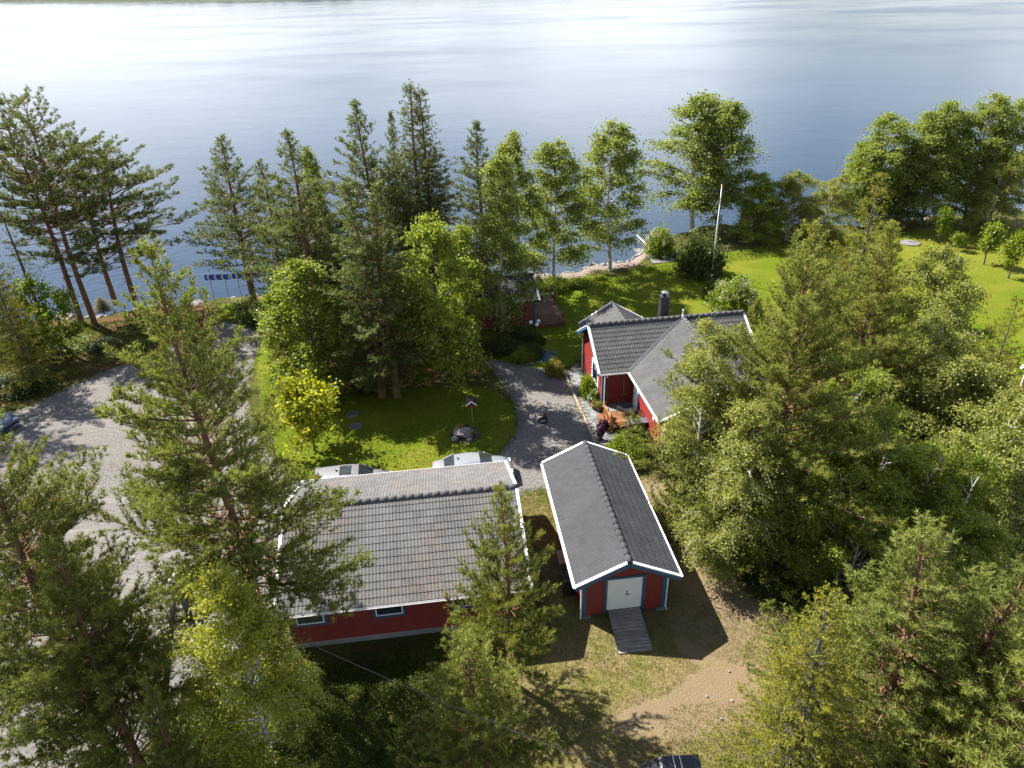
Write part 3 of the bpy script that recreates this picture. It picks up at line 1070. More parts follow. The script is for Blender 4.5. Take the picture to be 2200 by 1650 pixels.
# ramp of planks
ramp = thing('plank_ramp', (4.733, 22.64, 0), 0.104 + math.pi / 2, 'sloping grey plank ramp leading up to the white shed door', 'ramp')
a, b = Vector((x0 - 0.07, 0, 0.30)), Vector((-1.75, 0.0, 0.03))
npl = 13
for k in range(npl):
    p = a.lerp(b, (k + 0.5) / npl)
    d = (b - a) / npl
    o = MB().beam(p - d * 0.46 + Vector((0, 0.76 + random.uniform(-.012, .012), 0)) * 0, p + d * 0.46, 1.46, 0.035).build('plank', MAT['grey_wood'], ramp)
    o.location.z = random.uniform(-0.004, 0.004)
    o.location.y = random.uniform(-0.015, 0.015)
for y in (-0.66, 0.66):
    MB().beam(a + Vector((0, y, -0.075)), b + Vector((0, y, -0.045)), 0.05, 0.10).build('ramp_bearer', MAT['grey_wood'], ramp)

# ------------------------------------------------------------------ garage
garage = thing('garage', (0.051, 26.874, 0), 0.113, 'long red garage with lichen stained grey tile roof in the foreground', 'garage')
GW, GL, GHE, GHP = 4.621, 10.625, 2.524, 4.397
gf = {s: slope_frames('x', s, -GL, 0.0, 0.0, GW, GHE, GHP) for s in (-1, 1)}
mb = MB()
for s in (-1, 1):
    roof_slab(mb, gf[s])
groof = mb.build('roof', MAT['roof_felt'], garage)
rf = Roof(garage, MAT['tile_old'])
for s in (-1, 1):
    rf.slope(gf[s], tl=0.352)
rf.build(groof)
ridge_tiles(groof, MAT['tile_mid'], (-GL - 0.02, 0, GHP + 0.04), (0.03, 0, GHP + 0.04), r=0.125)
gx0, gx1, gyw = -GL + 0.40, -0.40, GW - 0.50
MB().box(((gx0 + gx1) / 2, 0, 0.19), (gx1 - gx0 - 0.02, 2 * gyw - 0.02, 0.38)).build('plinth', MAT['plinth'], garage)
clad_wall(garage, (gx0, -gyw), (gx1, -gyw), 0.36, GHE + 0.15)
clad_wall(garage, (gx1, gyw), (gx0, gyw), 0.36, GHE + 0.15)
clad_wall(garage, (gx1, -gyw), (gx1, gyw), 0.36, GHE + 0.02, (0.5, GHP - 0.12))
clad_wall(garage, (gx0, gyw), (gx0, -gyw), 0.36, GHE + 0.02, (0.5, GHP - 0.12))
for wx in (-GL + 1.25, -GL + 4.55, -GL + 7.85):
    window(garage, (wx, -gyw, 1.78), (1, 0), 1.15, 0.62, MAT['blue'])
for px in (gx0, gx1):
    for py in (-gyw, gyw):
        MB().box((px + math.copysign(0.045, px + GL / 2), py, 1.42), (0.045, 0.16, 2.12)).build('corner_board', MAT['blue'], garage)
for xe in (-GL, 0.0):
    for s in (-1, 1):
        pk, ev = Vector((xe, 0, GHP + 0.04)), Vector((xe, s * (GW + 0.02), GHE + 0.03))
        MB().beam(pk + Vector((0, s * 0.12, -0.05)), ev, 0.13, 0.05).build('bargeboard', MAT['white'], garage)
        MB().beam(pk + Vector((math.copysign(0.05, xe + GL / 2), s * 0.02, -0.13)), ev + Vector((math.copysign(0.05, xe + GL / 2), 0, -0.13)), 0.03, 0.2).build('verge_board', MAT['blue'], garage)
for s in (-1, 1):
    gutter(garage, (-GL, s * (GW + 0.06), GHE - 0.015), (0, s * (GW + 0.06), GHE - 0.015), (0, s, 0))
    MB().beam((-GL + 0.06, s * (GW - 0.02), GHE - 0.1), (-0.06, s * (GW - 0.02), GHE - 0.1), 0.03, 0.16).build('fascia', MAT['white'], garage)
    MB().box((-GL / 2, s * (gyw + 0.26), GHE - 0.19), (GL - 0.5, 0.46, 0.02)).build('soffit', MAT['red_dark'], garage)
downpipe(garage, [(-0.5, GW + 0.06, GHE - 0.05), (-0.5, gyw + 0.12, GHE - 0.4), (-0.5, gyw + 0.12, 0.1)])
for wx, ww in ((-8.0, 2.5), (-3.6, 2.5)):
    dl = MB()
    for k in range(5):
        dl.box((wx, gyw + 0.05, 0.62 + 0.40 * k), (ww, 0.05, 0.39))
    gd = dl.build('garage_door', MAT['white'], garage)
    MB().box((wx, gyw + 0.095, 0.9), (0.14, 0.04, 0.04)).build('handle', MAT['black_metal'], gd)
MB().box((-5.8, gyw + 0.045, 1.36), (0.9, 0.05, 2.0)).build('side_door', MAT['white'], garage)

# ------------------------------------------------------------------ main house (T-shaped, with a short far wing)
house = thing('main_house', (5.153, 43.387, 0), 0.130, 'red T-shaped summer house with dark tile roof, black chimney and corner deck', 'house')
HW, HL, HE, HP = 3.21, 10.807, 2.895, 4.865
WU, WH, WV = 6.50, 4.55, -9.40            # near wing: ridge x, half width, gable y
FU, FH, FV, FP = 2.87, 2.42, 4.55, 4.36   # far wing


def z_main(u, v): return HP - abs(v) * (HP - HE) / HW
def z_wing(u, v): return HP - abs(u - WU) * (HP - HE) / WH
def z_far(u, v): return FP - abs(u - FU) * (FP - HE) / FH


GAPV = 0.055
hf = {s: slope_frames('x', s, 0.0, HL, 0.0, HW, HE, HP) for s in (-1, 1)}
wf = {s: slope_frames('y', s, WV, 0.0, WU, WH, HE, HP) for s in (-1, 1)}
ff = {s: slope_frames('y', s, 0.0, FV, FU, FH, HE, FP) for s in (-1, 1)}
mb = MB()
for fr in list(hf.values()):
    roof_slab(mb, fr)
hroof = mb.build('roof', MAT['roof_felt'], house)
rf = Roof(house, MAT['tile_mid'])
rf.slope(hf[-1], keep=lambda c: z_main(c.x, c.y) > z_wing(c.x, c.y) + GAPV or c.x > WU + WH)
rf.slope(hf[1], keep=lambda c: True)
wn_l = Vector((HW, -WH, 0)).normalized()     # normal of the left valley plane (vertical)
wn_r = Vector((-HW, -WH, 0)).normalized()
vpt = Vector((WU, 0, 0))
hg = GAPV * 1.4
rf.build(hroof, planes=(
    (vpt - wn_l * -0.0, Vector((HW, -WH, 0)).normalized(), lambda e: (e.co if hasattr(e, 'co') else (e.calc_center_median() if hasattr(e, 'calc_center_median') else (e.verts[0].co + e.verts[1].co) / 2)).x < WU),
    (vpt, Vector((-HW, -WH, 0)).normalized(), lambda e: (e.co if hasattr(e, 'co') else (e.calc_center_median() if hasattr(e, 'calc_center_median') else (e.verts[0].co + e.verts[1].co) / 2)).x >= WU)))
mb = MB()
for fr in wf.values():
    roof_slab(mb, fr)
wroof = mb.build('wing_roof', MAT['roof_felt'], house)
rf = Roof(house, MAT['tile_mid'])
for s in (-1, 1):
    rf.slope(wf[s], keep=lambda c: z_wing(c.x, c.y) > z_main(c.x, c.y) + 0.01, tl=0.36)
rf.build(wroof, planes=(
    (vpt, -Vector((HW, -WH, 0)).normalized(), lambda e: (e.co if hasattr(e, 'co') else (e.calc_center_median() if hasattr(e, 'calc_center_median') else (e.verts[0].co + e.verts[1].co) / 2)).x < WU),
    (vpt, -Vector((-HW, -WH, 0)).normalized(), lambda e: (e.co if hasattr(e, 'co') else (e.calc_center_median() if hasattr(e, 'calc_center_median') else (e.verts[0].co + e.verts[1].co) / 2)).x >= WU)), limit=300)
mb = MB()
for fr in ff.values():
    roof_slab(mb, fr)
froof = mb.build('porch_roof', MAT['roof_felt'], house)
rf = Roof(house, MAT['tile_mid'])
for s in (-1, 1):
    rf.slope(ff[s], keep=lambda c: z_far(c.x, c.y) > z_main(c.x, c.y) - 0.05)
rf.cut = []
rf.build(froof)
ridge_tiles(hroof, MAT['tile_mid'], (-0.02, 0, HP + 0.05), (HL + 0.02, 0, HP + 0.05), r=0.14)
ridge_tiles(wroof, MAT['tile_mid'], (WU, WV - 0.02, HP + 0.05), (WU, -0.12, HP + 0.05), r=0.14)
ridge_tiles(froof, MAT['tile_mid'], (FU, FV + 0.02, FP + 0.05), (FU, 0.9, FP + 0.05), r=0.13)
# dark valley gutters
for s in (-1, 1):
    pa = Vector((WU + s * 0.25, -0.25 * HW / WH, HP - 0.25 * (HP - HE) / WH + 0.085))
    pb = Vector((WU + s * (WH - 0.02), -(HW - 0.02), HE + 0.085))
    MB().beam(pa, pb, 0.22, 0.03).build('valley_gutter', MAT['dark_sheet'], house)
# walls
W0 = 0.42
yw = HW - 0.45
clad_wall(house, (W0, yw), (W0, -yw), 0.32, HE + 0.0, (0.5, HP - 0.14), name='wall')
clad_wall(house, (W0, -yw), (WU - WH + 0.5, -yw), 0.32, HE + 0.2)
clad_wall(house, (WU - WH + 0.45, -yw), (WU - WH + 0.45, WV + 0.45), 0.32, HE + 0.12)
clad_wall(house, (WU - WH + 0.45, WV + 0.45), (WU + WH - 0.45, WV + 0.45), 0.32, HE + 0.0, (0.5, HP - 0.14))
clad_wall(house, (WU + WH - 0.45, WV + 0.45), (WU + WH - 0.45, -yw), 0.32, HE + 0.12)
clad_wall(house, (HL - 0.42, -yw), (HL - 0.42, yw), 0.32, HE + 0.0, (0.5, HP - 0.14))
clad_wall(house, (HL - 0.42, yw), (W0, yw), 0.32, HE + 0.2)
clad_wall(house, (FU - FH + 0.5, FV - 0.4), (FU - FH + 0.5, yw), 0.32, HE + 0.1)
clad_wall(house, (FU + FH - 0.5, yw), (FU + FH - 0.5, FV - 0.4), 0.32, HE + 0.1)
clad_wall(house, (FU + FH - 0.5, FV - 0.4), (FU - FH + 0.5, FV - 0.4), 0.32, HE + 0.0, (0.5, FP - 0.14))
mb = MB()
mb.box(((W0 + HL - 0.42) / 2, 0, 0.165), (HL - 0.90, 2 * yw - 0.03, 0.33))
mb.box((WU, (WV + 0.45 - yw) / 2, 0.160), (2 * WH - 0.96, -(WV + 0.45) - yw + 0.02, 0.32))
mb.build('plinth', MAT['concrete'], house)
for px, py, dx, dy in ((W0, -yw, -1, -1), (W0, yw, -1, 1), (WU - WH + 0.45, WV + 0.45, -1, -1), (WU + WH - 0.45, WV + 0.45, 1, -1)):
    MB().box((px + dx * 0.045, py - dy * 0.07, 1.6), (0.04, 0.16, 2.5)).build('corner_board', MAT['blue'], house)
    MB().box((px - dx * 0.07, py + dy * 0.045, 1.6), (0.16, 0.04, 2.5)).build('corner_board', MAT['blue'], house)


def barges(parent, pk, evs, outv):
    pk = Vector(pk)
    outv = Vector(outv)
    for e in evs:
        e = Vector(e)
        dirn = (e - pk).normalized()
        MB().beam(pk + dirn * 0.08 + Vector((0, 0, 0.03)), e + Vector((0, 0, 0.03)), 0.15, 0.05).build('bargeboard', MAT['white'], parent)
        MB().beam(pk + dirn * 0.02 + outv * 0.05 + Vector((0, 0, -0.10)), e + outv * 0.05 + Vector((0, 0, -0.10)), 0.03, 0.20).build('verge_board', MAT['blue'], parent)


barges(house, (0, 0, HP), ((0, -HW - 0.02, HE), (0, HW + 0.02, HE)), (-1, 0, 0))
barges(house, (HL, 0, HP), ((HL, -HW - 0.02, HE), (HL, HW + 0.02, HE)), (1, 0, 0))
barges(house, (WU, WV, HP), ((WU - WH - 0.02, WV, HE), (WU + WH + 0.02, WV, HE)), (0, -1, 0))
barges(house, (FU, FV, FP), ((FU - FH - 0.02, FV, HE), (FU + FH + 0.02, FV, HE)), (0, 1, 0))
xv = WU - WH
gutter(house, (0, -HW - 0.06, HE - 0.02), (xv - 0.05, -HW - 0.06, HE - 0.02), (0, -1, 0))
gutter(house, (xv - 0.06, -HW - 0.06, HE - 0.02), (xv - 0.06, WV, HE - 0.02), (-1, 0, 0))
MB().beam((0.05, -HW + 0.02, HE - 0.1), (xv - 0.02, -HW + 0.02, HE - 0.1), 0.03, 0.16).build('fascia', MAT['white'], house)
MB().beam((xv + 0.02, -HW - 0.1, HE - 0.1), (xv + 0.02, WV + 0.05, HE - 0.1), 0.03, 0.16).build('fascia', MAT['white'], house)
MB().beam((FU - FH + 0.02, FV - 0.1, HE - 0.1), (FU - FH + 0.02, HW, HE - 0.1), 0.03, 0.16).build('fascia', MAT['white'], house)
MB().beam((0.05, HW - 0.02, HE - 0.1), (FU - FH, HW - 0.02, HE - 0.1), 0.03, 0.16).build('fascia', MAT['white'], house)
downpipe(house, [(0.55, -HW - 0.06, HE - 0.08), (0.55, -HW - 0.02, HE - 0.25), (0.50, -yw - 0.12, HE - 0.36), (0.50, -yw - 0.12, 0.4), (0.5, -yw - 0.22, 0.3)], 0.045)
downpipe(house, [(xv - 0.06, WV + 0.35, HE - 0.08), (xv + 0.30, WV + 0.32, HE - 0.32), (xv + 0.36, WV + 0.32, HE - 0.42), (xv + 0.36, WV + 0.32, 0.2), (xv + 0.25, WV + 0.22, 0.08)], 0.045)
downpipe(house, [(W0 - 0.1, yw - 0.1, HE - 0.3), (W0 - 0.1, yw - 0.1, 0.15)], 0.04)
# windows and doors
window(house, (W0, -0.9, 1.75), (0, -1), 1.5, 1.25, MAT['white'], mullion=True)
window(house, (5.2, WV + 0.45, 1.7), (1, 0), 1.2, 1.15, MAT['blue'], mullion=True)
dw = MB().box((xv + 0.41, -3.75, 1.40), (0.05, 0.95, 2.05)).build('porch_door', MAT['door_white'], house)
MB().box((xv + 0.37, -3.42, 1.35), (0.04, 0.03, 0.12)).build('handle', MAT['black_metal'], dw)
MB().box((xv + 0.40, -3.22, 1.40), (0.05, 0.10, 2.1)).box((xv + 0.40, -4.28, 1.40), (0.05, 0.10, 2.1)).box((xv + 0.40, -3.75, 2.49), (0.052, 1.16, 0.08)).build('door_surround', MAT['blue'], house)
MB().box((xv - 0.0, WV + 0.95, HE - 0.32), (0.12, 0.16, 0.22)).tube([(xv + 0.08, WV + 0.95, HE - 0.3), (xv + 0.40, WV + 0.95, HE - 0.4)], 0.02).build('outdoor_lamp', MAT['gutter'], house)
# chimney
chim = MB().box((5.55, 1.15, 5.1), (0.58, 0.58, 1.75)).build('chimney', MAT['dark_sheet'], house, bevel=0.02)
MB().box((5.55, 1.15, 6.0), (0.66, 0.66, 0.06)).build('chimney_cap', MAT['black_metal'], chim)
MB().tube([(5.55, 1.15, 6.03), (5.55, 1.15, 6.22)], 0.13, 14).build('flue', MAT['black_metal'], chim)
MB().lathe([(0.05, 0.0), (0.24, 0.02), (0.22, 0.06), (0.04, 0.11)], (5.55, 1.15, 6.26), 18).build('rain_hat', MAT['steel'], chim)
MB().lathe([(0.11, 0.0), (0.07, 0.05), (0.045, 0.08), (0.045, 0.32), (0.06, 0.33), (0.06, 0.42), (0.03, 0.45)], (WU + 0.02, 0.0, HP + 0.12), 12).build('vent_pipe', MAT['gutter'], house)

# ------------------------------------------------------------------ corner deck of the house
deck = thing('corner_deck', (5.153, 43.387, 0), 0.130, 'orange oiled wooden deck with railing in the corner of the house', 'deck')
DZ = 0.32
dx0, dx1, dy0, dy1 = 0.22, xv + 0.43, -5.55, -yw - 0.05
MB().box(((dx0 + dx1) / 2, (dy0 + dy1) / 2, DZ / 2 - 0.03), (dx1 - dx0 - 0.06, dy1 - dy0 - 0.06, DZ - 0.07)).build('deck_frame', MAT['rail_dark'], deck)
npb = 15
yb0, yb1 = dy0, -3.72
me_b = None
for k in range(npb):
    y = yb0 + (yb1 - yb0) * (k + 0.5) / npb
    b = MB().box(((dx0 + dx1) / 2, y, DZ - 0.012), (dx1 - dx0, (yb1 - yb0) / npb - 0.010, 0.026)).build('deck_board', MAT['deck'], deck)
MB().box(((dx0 + 0.1 + dx1) / 2, (-3.70 + dy1) / 2, DZ - 0.01), (dx1 - dx0 - 0.1, dy1 + 3.70, 0.03)).build('slate_landing', MAT['slate'], deck)
for k in range(3):
    MB().box((dx0 - 0.12 - 0.11 * k, -4.35, 0.22), (0.10, 1.35, 0.03)).build('step_board', MAT['deck'], deck)
MB().box((dx0 - 0.2, -4.35, 0.10), (0.34, 1.3, 0.2)).build('step_frame', MAT['rail_dark'], deck)


def railing(parent, pts, z, mat, h=0.9, post=0.09, gap=0.13, posts=None, finial=True, balusters=True):
    pts = [Vector((p[0], p[1], z)) for p in pts]
    for i, p in enumerate(pts):
        MB().box((p.x, p.y, z + (h + 0.08) / 2 - 0.12), (post, post, h + 0.32)).build('rail_post', mat, parent)
        if finial:
            MB().lathe([(0.03, 0.0), (0.055, 0.04), (0.05, 0.09), (0.015, 0.12)], (p.x, p.y, z + h + 0.07), 8).build('finial', mat, parent)
    for a, b in zip(pts[:-1], pts[1:]):
        d = (b - a).normalized()
        MB().beam(a + d * post / 2 + Vector((0, 0, h - 0.04)), b - d * post / 2 + Vector((0, 0, h - 0.04)), 0.09, 0.04).build('handrail', mat, parent)
        MB().beam(a + d * post / 2 + Vector((0, 0, 0.12)), b - d * post / 2 + Vector((0, 0, 0.12)), 0.05, 0.06).build('bottom_rail', mat, parent)
        if balusters:
            MB().beam(a + d * post / 2 + Vector((0, 0, h - 0.17)), b - d * post / 2 + Vector((0, 0, h - 0.17)), 0.05, 0.05).build('middle_rail', mat, parent)
            L = (b - a).length - post
            n = max(1, int(L / gap))
            for k in range(n):
                p = a + d * (post / 2 + L * (k + 0.5) / n)
                MB().box((p.x, p.y, z + 0.15 + (h - 0.33) / 2), (0.045, 0.028, h - 0.35), math.atan2(d.y, d.x)).build('baluster', mat, parent)


MAT['rail_orange'] = stdmat('oiled_rail_wood', (0.28, 0.11, 0.035), (0.38, 0.16, 0.055), 3.0, 0.55)
railing(deck, [(dx0 + 0.02, -4.0), (dx0 + 0.02, -4.78), (dx0 + 0.02, dy0 + 0.05)], DZ, MAT['rail_orange'], 0.78)
railing(deck, [(dx0 + 0.15, dy0 + 0.03), (dx1 - 0.1, dy0 + 0.03)], DZ, MAT['rail_orange'], 0.42)
MB().box((W0 + 0.25, -yw - 0.16, 1.1), (0.10, 0.10, 1.7)).build('gate_post', MAT['rail_dark'], deck)

# ------------------------------------------------------------------ guest cabin
cabin = thing('guest_cabin', (5.153, 43.387, 0), 0.130, 'small red cabin with white bargeboards half hidden behind birches', 'cabin')
CX0, CX1, CV, CW, CHE, CHP = -7.2, -1.35, 13.4, 2.75, 2.35, 3.55
cf = {s: slope_frames('x', s, CX0, CX1, CV, CW, CHE, CHP) for s in (-1, 1)}
mb = MB()
for s in (-1, 1):
    roof_slab(mb, cf[s])
croof = mb.build('roof', MAT['roof_felt'], cabin)
rf = Roof(cabin, MAT['tile_dark'])
for s in (-1, 1):
    rf.slope(cf[s])
rf.build(croof, limit=60)
ridge_tiles(croof, MAT['tile_dark'], (CX0, CV, CHP + 0.05), (CX1, CV, CHP + 0.05))
cyw = CW - 0.4
clad_wall(cabin, (CX0 + 0.4, CV - cyw), (CX1 - 0.4, CV - cyw), 0.2, CHE + 0.15)
clad_wall(cabin, (CX1 - 0.4, CV + cyw), (CX0 + 0.4, CV + cyw), 0.2, CHE + 0.15)
clad_wall(cabin, (CX1 - 0.4, CV - cyw), (CX1 - 0.4, CV + cyw), 0.2, CHE, (0.5, CHP - 0.14))
clad_wall(cabin, (CX0 + 0.4, CV + cyw), (CX0 + 0.4, CV - cyw), 0.2, CHE, (0.5, CHP - 0.14))
barges(cabin, (CX1, CV, CHP), ((CX1, CV - CW, CHE), (CX1, CV + CW, CHE)), (1, 0, 0))
for s in (-1, 1):
    MB().box((CX1 - 0.4 + 0.045, CV + s * (cyw - 0.07), 1.25), (0.04, 0.16, 2.2)).build('corner_board', MAT['blue'], cabin)
    MB().box((CX1 - 0.4 - 0.07, CV + s * (cyw + 0.045), 1.25), (0.16, 0.04, 2.2)).build('corner_board', MAT['blue'], cabin)
cd_ = MB().box((CX1 - 0.36, CV - 0.5, 1.4), (0.05, 0.9, 2.0)).build('cabin_door', MAT['white'], cabin)
MB().box((CX1 - 0.31, CV - 0.18, 1.35), (0.04, 0.03, 0.12)).build('handle', MAT['black_metal'], cd_)
window(cabin, (CX1 - 0.4, CV + 1.2, 1.55), (0, 1), 0.8, 1.0, MAT['white'])
window(cabin, (-4.3, CV - cyw, 1.5), (1, 0), 1.0, 0.9, MAT['white'])
MB().box(((CX0 + CX1) / 2, CV, 0.11), (CX1 - CX0 - 0.9, 2 * cyw - 0.05, 0.2)).build('plinth', MAT['concrete'], cabin)
cdeck = thing('cabin_deck', (5.153, 43.387, 0), 0.130, 'brown wooden deck with dark railings beside the small cabin', 'deck')
ex0, ex1, ey0, ey1 = CX1 - 0.34, 0.72, CV - 3.0, CV + 2.75
MB().box(((ex0 + ex1) / 2, (ey0 + ey1) / 2, 0.17), (ex1 - ex0 - 0.05, ey1 - ey0 - 0.05, 0.34)).build('deck_frame', MAT['rail_dark'], cdeck)
for k in range(14):
    x = ex0 + (ex1 - ex0) * (k + 0.5) / 14
    MB().box((x, (ey0 + ey1) / 2, 0.375), ((ex1 - ex0) / 14 - 0.012, ey1 - ey0, 0.03)).build('deck_board', MAT['deck_old'], cdeck)
railing(cdeck, [(ex0 + 0.1, ey0 + 0.06), (ex1 - 0.06, ey0 + 0.06)], 0.39, MAT['rail_dark'], 0.85)
railing(cdeck, [(ex0 + 0.1, ey1 - 0.06), (ex1 - 0.06, ey1 - 0.06), (ex1 - 0.06, ey1 - 1.9)], 0.39, MAT['rail_dark'], 0.85)
railing(cdeck, [(ex1 - 0.06, ey0 + 0.2), (ex1 - 0.06, ey0 + 0.75)], 0.39, MAT['rail_dark'], 0.85)


# ------------------------------------------------------------------ two more small buildings seen in glimpses
def small_house(name, loc, rz, L, W, he, hp, label, trim, roofmat, wallmat, boards=True):
    t = thing(name, loc, rz, label, 'shed')
    fr = {s: slope_frames('x', s, -L / 2, L / 2, 0, W / 2, he, hp) for s in (-1, 1)}
    m_ = MB()
    for s in (-1, 1):
        roof_slab(m_, fr[s])
    rp = m_.build('roof', MAT['roof_felt'], t)
    r_ = Roof(t, roofmat)
    for s in (-1, 1):
        r_.slope(fr[s])
    r_.build(rp, limit=0)
    ridge_tiles(rp, roofmat, (-L / 2, 0, hp + 0.05), (L / 2, 0, hp + 0.05))
    a, b_ = L / 2 - 0.3, W / 2 - 0.3
    clad_wall(t, (-a, -b_), (a, -b_), 0.1, he + 0.1, mat=wallmat)
    clad_wall(t, (a, b_), (-a, b_), 0.1, he + 0.1, mat=wallmat)
    clad_wall(t, (a, -b_), (a, b_), 0.1, he, (0.5, hp - 0.12), mat=wallmat)
    clad_wall(t, (-a, b_), (-a, -b_), 0.1, he, (0.5, hp - 0.12), mat=wallmat)
    for px in (-a, a):
        for py in (-b_, b_):
            MB().box((px, py + math.copysign(0.05, py), he / 2 + 0.05), (0.18, 0.04, he - 0.05)).build('corner_board', trim, t)
            MB().box((px + math.copysign(0.05, px), py, he / 2 + 0.05), (0.04, 0.18, he - 0.05)).build('corner_board', trim, t)
    for xe, sg in ((-L / 2, -1), (L / 2, 1)):
        for s in (-1, 1):
            MB().beam((xe, s * 0.08, hp + 0.02), (xe, s * (W / 2 + 0.02), he + 0.03), 0.16, 0.05).build('bargeboard', trim, t)
            MB().beam((xe + sg * 0.05, s * 0.02, hp - 0.1), (xe + sg * 0.05, s * (W / 2 + 0.02), he - 0.1), 0.03, 0.18).build('verge_board', trim, t)
    dd = MB().box((0.1, -b_ - 0.05, 1.0), (0.85, 0.05, 1.8)).build('door', trim, t)
    MB().box((0.4, -b_ - 0.09, 1.0), (0.03, 0.04, 0.12)).build('handle', MAT['black_metal'], dd)
    return t


small_house('lake_hut', (27.3, 77.0, 0), 0.30, 3.2, 2.6, 2.1, 2.9, 'little red hut with white corners under the trees by the lake', MAT['white'], MAT['tile_dark'], MAT['red'])
nh = small_house('neighbour_cabin', (34.6, 36.4, 0), -0.5, 7.0, 5.0, 2.5, 3.9, 'dark roofed cabin with white bargeboards behind spruces at right edge', MAT['white'], MAT['tile_dark'], MAT['red'])
nh['category'] = 'cabin'



# ================================================================== PATHS, STONES, FURNITURE
HX, HY, HA = 5.153, 43.387, 0.130


def hw(u, v, z=0.0):
    """house-aligned plan coordinates to world"""
    c, s = math.cos(HA), math.sin(HA)
    return (HX + c * u - s * v, HY + s * u + c * v, z)


# ---- crazy-paved slate path, every slab its own piece
def clip_poly(poly, p, n):
    out = []
    for i in range(len(poly)):
        a, b = poly[i], poly[(i + 1) % len(poly)]
        da = (a[0] - p[0]) * n[0] + (a[1] - p[1]) * n[1]
        db = (b[0] - p[0]) * n[0] + (b[1] - p[1]) * n[1]
        if da <= 0: out.append(a)
        if (da < 0 < db) or (db < 0 < da):
            t = da / (da - db)
            out.append((a[0] + t * (b[0] - a[0]), a[1] + t * (b[1] - a[1])))
    return out


PATH = [(-0.92, 2.6), (0.1, 3.7), (0.34, 3.6), (0.34, 2.2), (-0.05, 1.3), (-0.22, 0.4), (-0.22, -1.6), (0.05, -2.6), (0.38, -2.9), (0.0, -3.6), (-0.22, -4.2),
        (-0.20, -5.0), (0.22, -5.65), (0.95, -6.0), (0.75, -6.5), (-0.1, -6.85), (-0.92, -6.85)]
path = MB().prism(PATH, 0.0, 0.03).build('stone_path', MAT['joint'], None)
path.location = (HX, HY, 0.0)
path.rotation_euler = (0, 0, HA)
tag(path, kind='structure')
rg = random.Random(21)
PA = np.array(PATH)
seeds = []
tries = 0
while len(seeds) < 62 and tries < 9000:
    tries += 1
    p = (rg.uniform(-0.95, 0.95), rg.uniform(-6.9, 3.7))
    if poly_sd(np.array([p[0]]), np.array([p[1]]), PATH)[0] < 0.0: continue
    if all(math.hypot(p[0] - q[0], p[1] - q[1]) > 0.37 for q in seeds): seeds.append(p)
for i, s in enumerate(seeds):
    poly = list(PATH)
    # restrict a non-convex outline to a local box first
    poly = [(s[0] - 0.55, s[1] - 0.55), (s[0] + 0.55, s[1] - 0.55), (s[0] + 0.55, s[1] + 0.55), (s[0] - 0.55, s[1] + 0.55)]
    for j, q in enumerate(seeds):
        if j == i: continue
        d = (q[0] - s[0], q[1] - s[1])
        L = math.hypot(*d)
        if L > 1.7: continue
        n = (d[0] / L, d[1] / L)
        poly = clip_poly(poly, (s[0] + d[0] / 2 - n[0] * 0.014, s[1] + d[1] / 2 - n[1] * 0.014), n)
        if len(poly) < 3: break
    if len(poly) < 3: continue
    # pull corners that stick out of the path back inside
    arr = np.array(poly)
    sdv = poly_sd(arr[:, 0], arr[:, 1], PATH)
    pp = []
    for (x, y), sd_ in zip(poly, sdv):
        k = 0
        while sd_ < 0.02 and k < 24:
            x, y = x + (s[0] - x) * 0.08, y + (s[1] - y) * 0.08
            sd_ = poly_sd(np.array([x]), np.array([y]), PATH)[0]
            k += 1
        pp.append((x + rg.uniform(-.008, .008), y + rg.uniform(-.008, .008)))
    MB().prism(pp, 0.02, 0.052 + rg.uniform(-0.006, 0.006)).build('paving_slab', MAT['slate'], path)

kerb = thing('timber_kerb', hw(-1.02, 2.2), HA, 'pale timber kerb between the gravel drive and the slate path', 'kerb')
for k in range(4):
    MB().box((0, -1.14 - 2.28 * k, 0.06), (0.14, 2.26, 0.16)).build('timber', MAT['timber'], kerb, bevel=0.01)
MB().box((0.55, -9.2, 0.06), (0.95, 0.14, 0.16)).build('timber', MAT['timber'], kerb, bevel=0.01)
bed = thing('bed_edging', hw(-0.16, 0.3), HA, 'pale timber edging of the flower bed along the house wall', 'edging')
MB().box((0, -0.95, 0.07), (0.10, 1.9, 0.18)).build('timber', MAT['timber'], bed, bevel=0.008)
sb = MB().prism([(-0.10, 0.8), (0.36, 0.9), (0.36, -2.75), (-0.1, -2.2)], 0.0, 0.06).build('flower_bed_soil', MAT['soil'])
sb.location, sb.rotation_euler = (HX, HY, 0), (0, 0, HA)
tag(sb, kind='structure')

# ---- outdoor kitchen cupboard hung at the deck end
ok_ = thing('outdoor_kitchen', hw(xv - 0.23, -6.15), HA, 'black outdoor kitchen cupboard with grey worktop at the deck end', 'cupboard')
MB().box((0.0, 0, 0.72), (1.22, 0.58, 0.52)).build('cabinet', MAT['black_metal'], ok_, bevel=0.01)
MB().box((0.0, 0, 1.0), (1.28, 0.64, 0.05)).build('worktop', MAT['iron'], ok_, bevel=0.008)
MB().box((-0.12, 0, 1.035), (0.32, 0.2, 0.02)).build('hob', MAT['black_metal'], ok_)
for x in (-0.55, 0.55):
    for y in (-0.22, 0.22):
        MB().box((x, y, 0.23), (0.05, 0.05, 0.46)).build('leg', MAT['black_metal'], ok_)

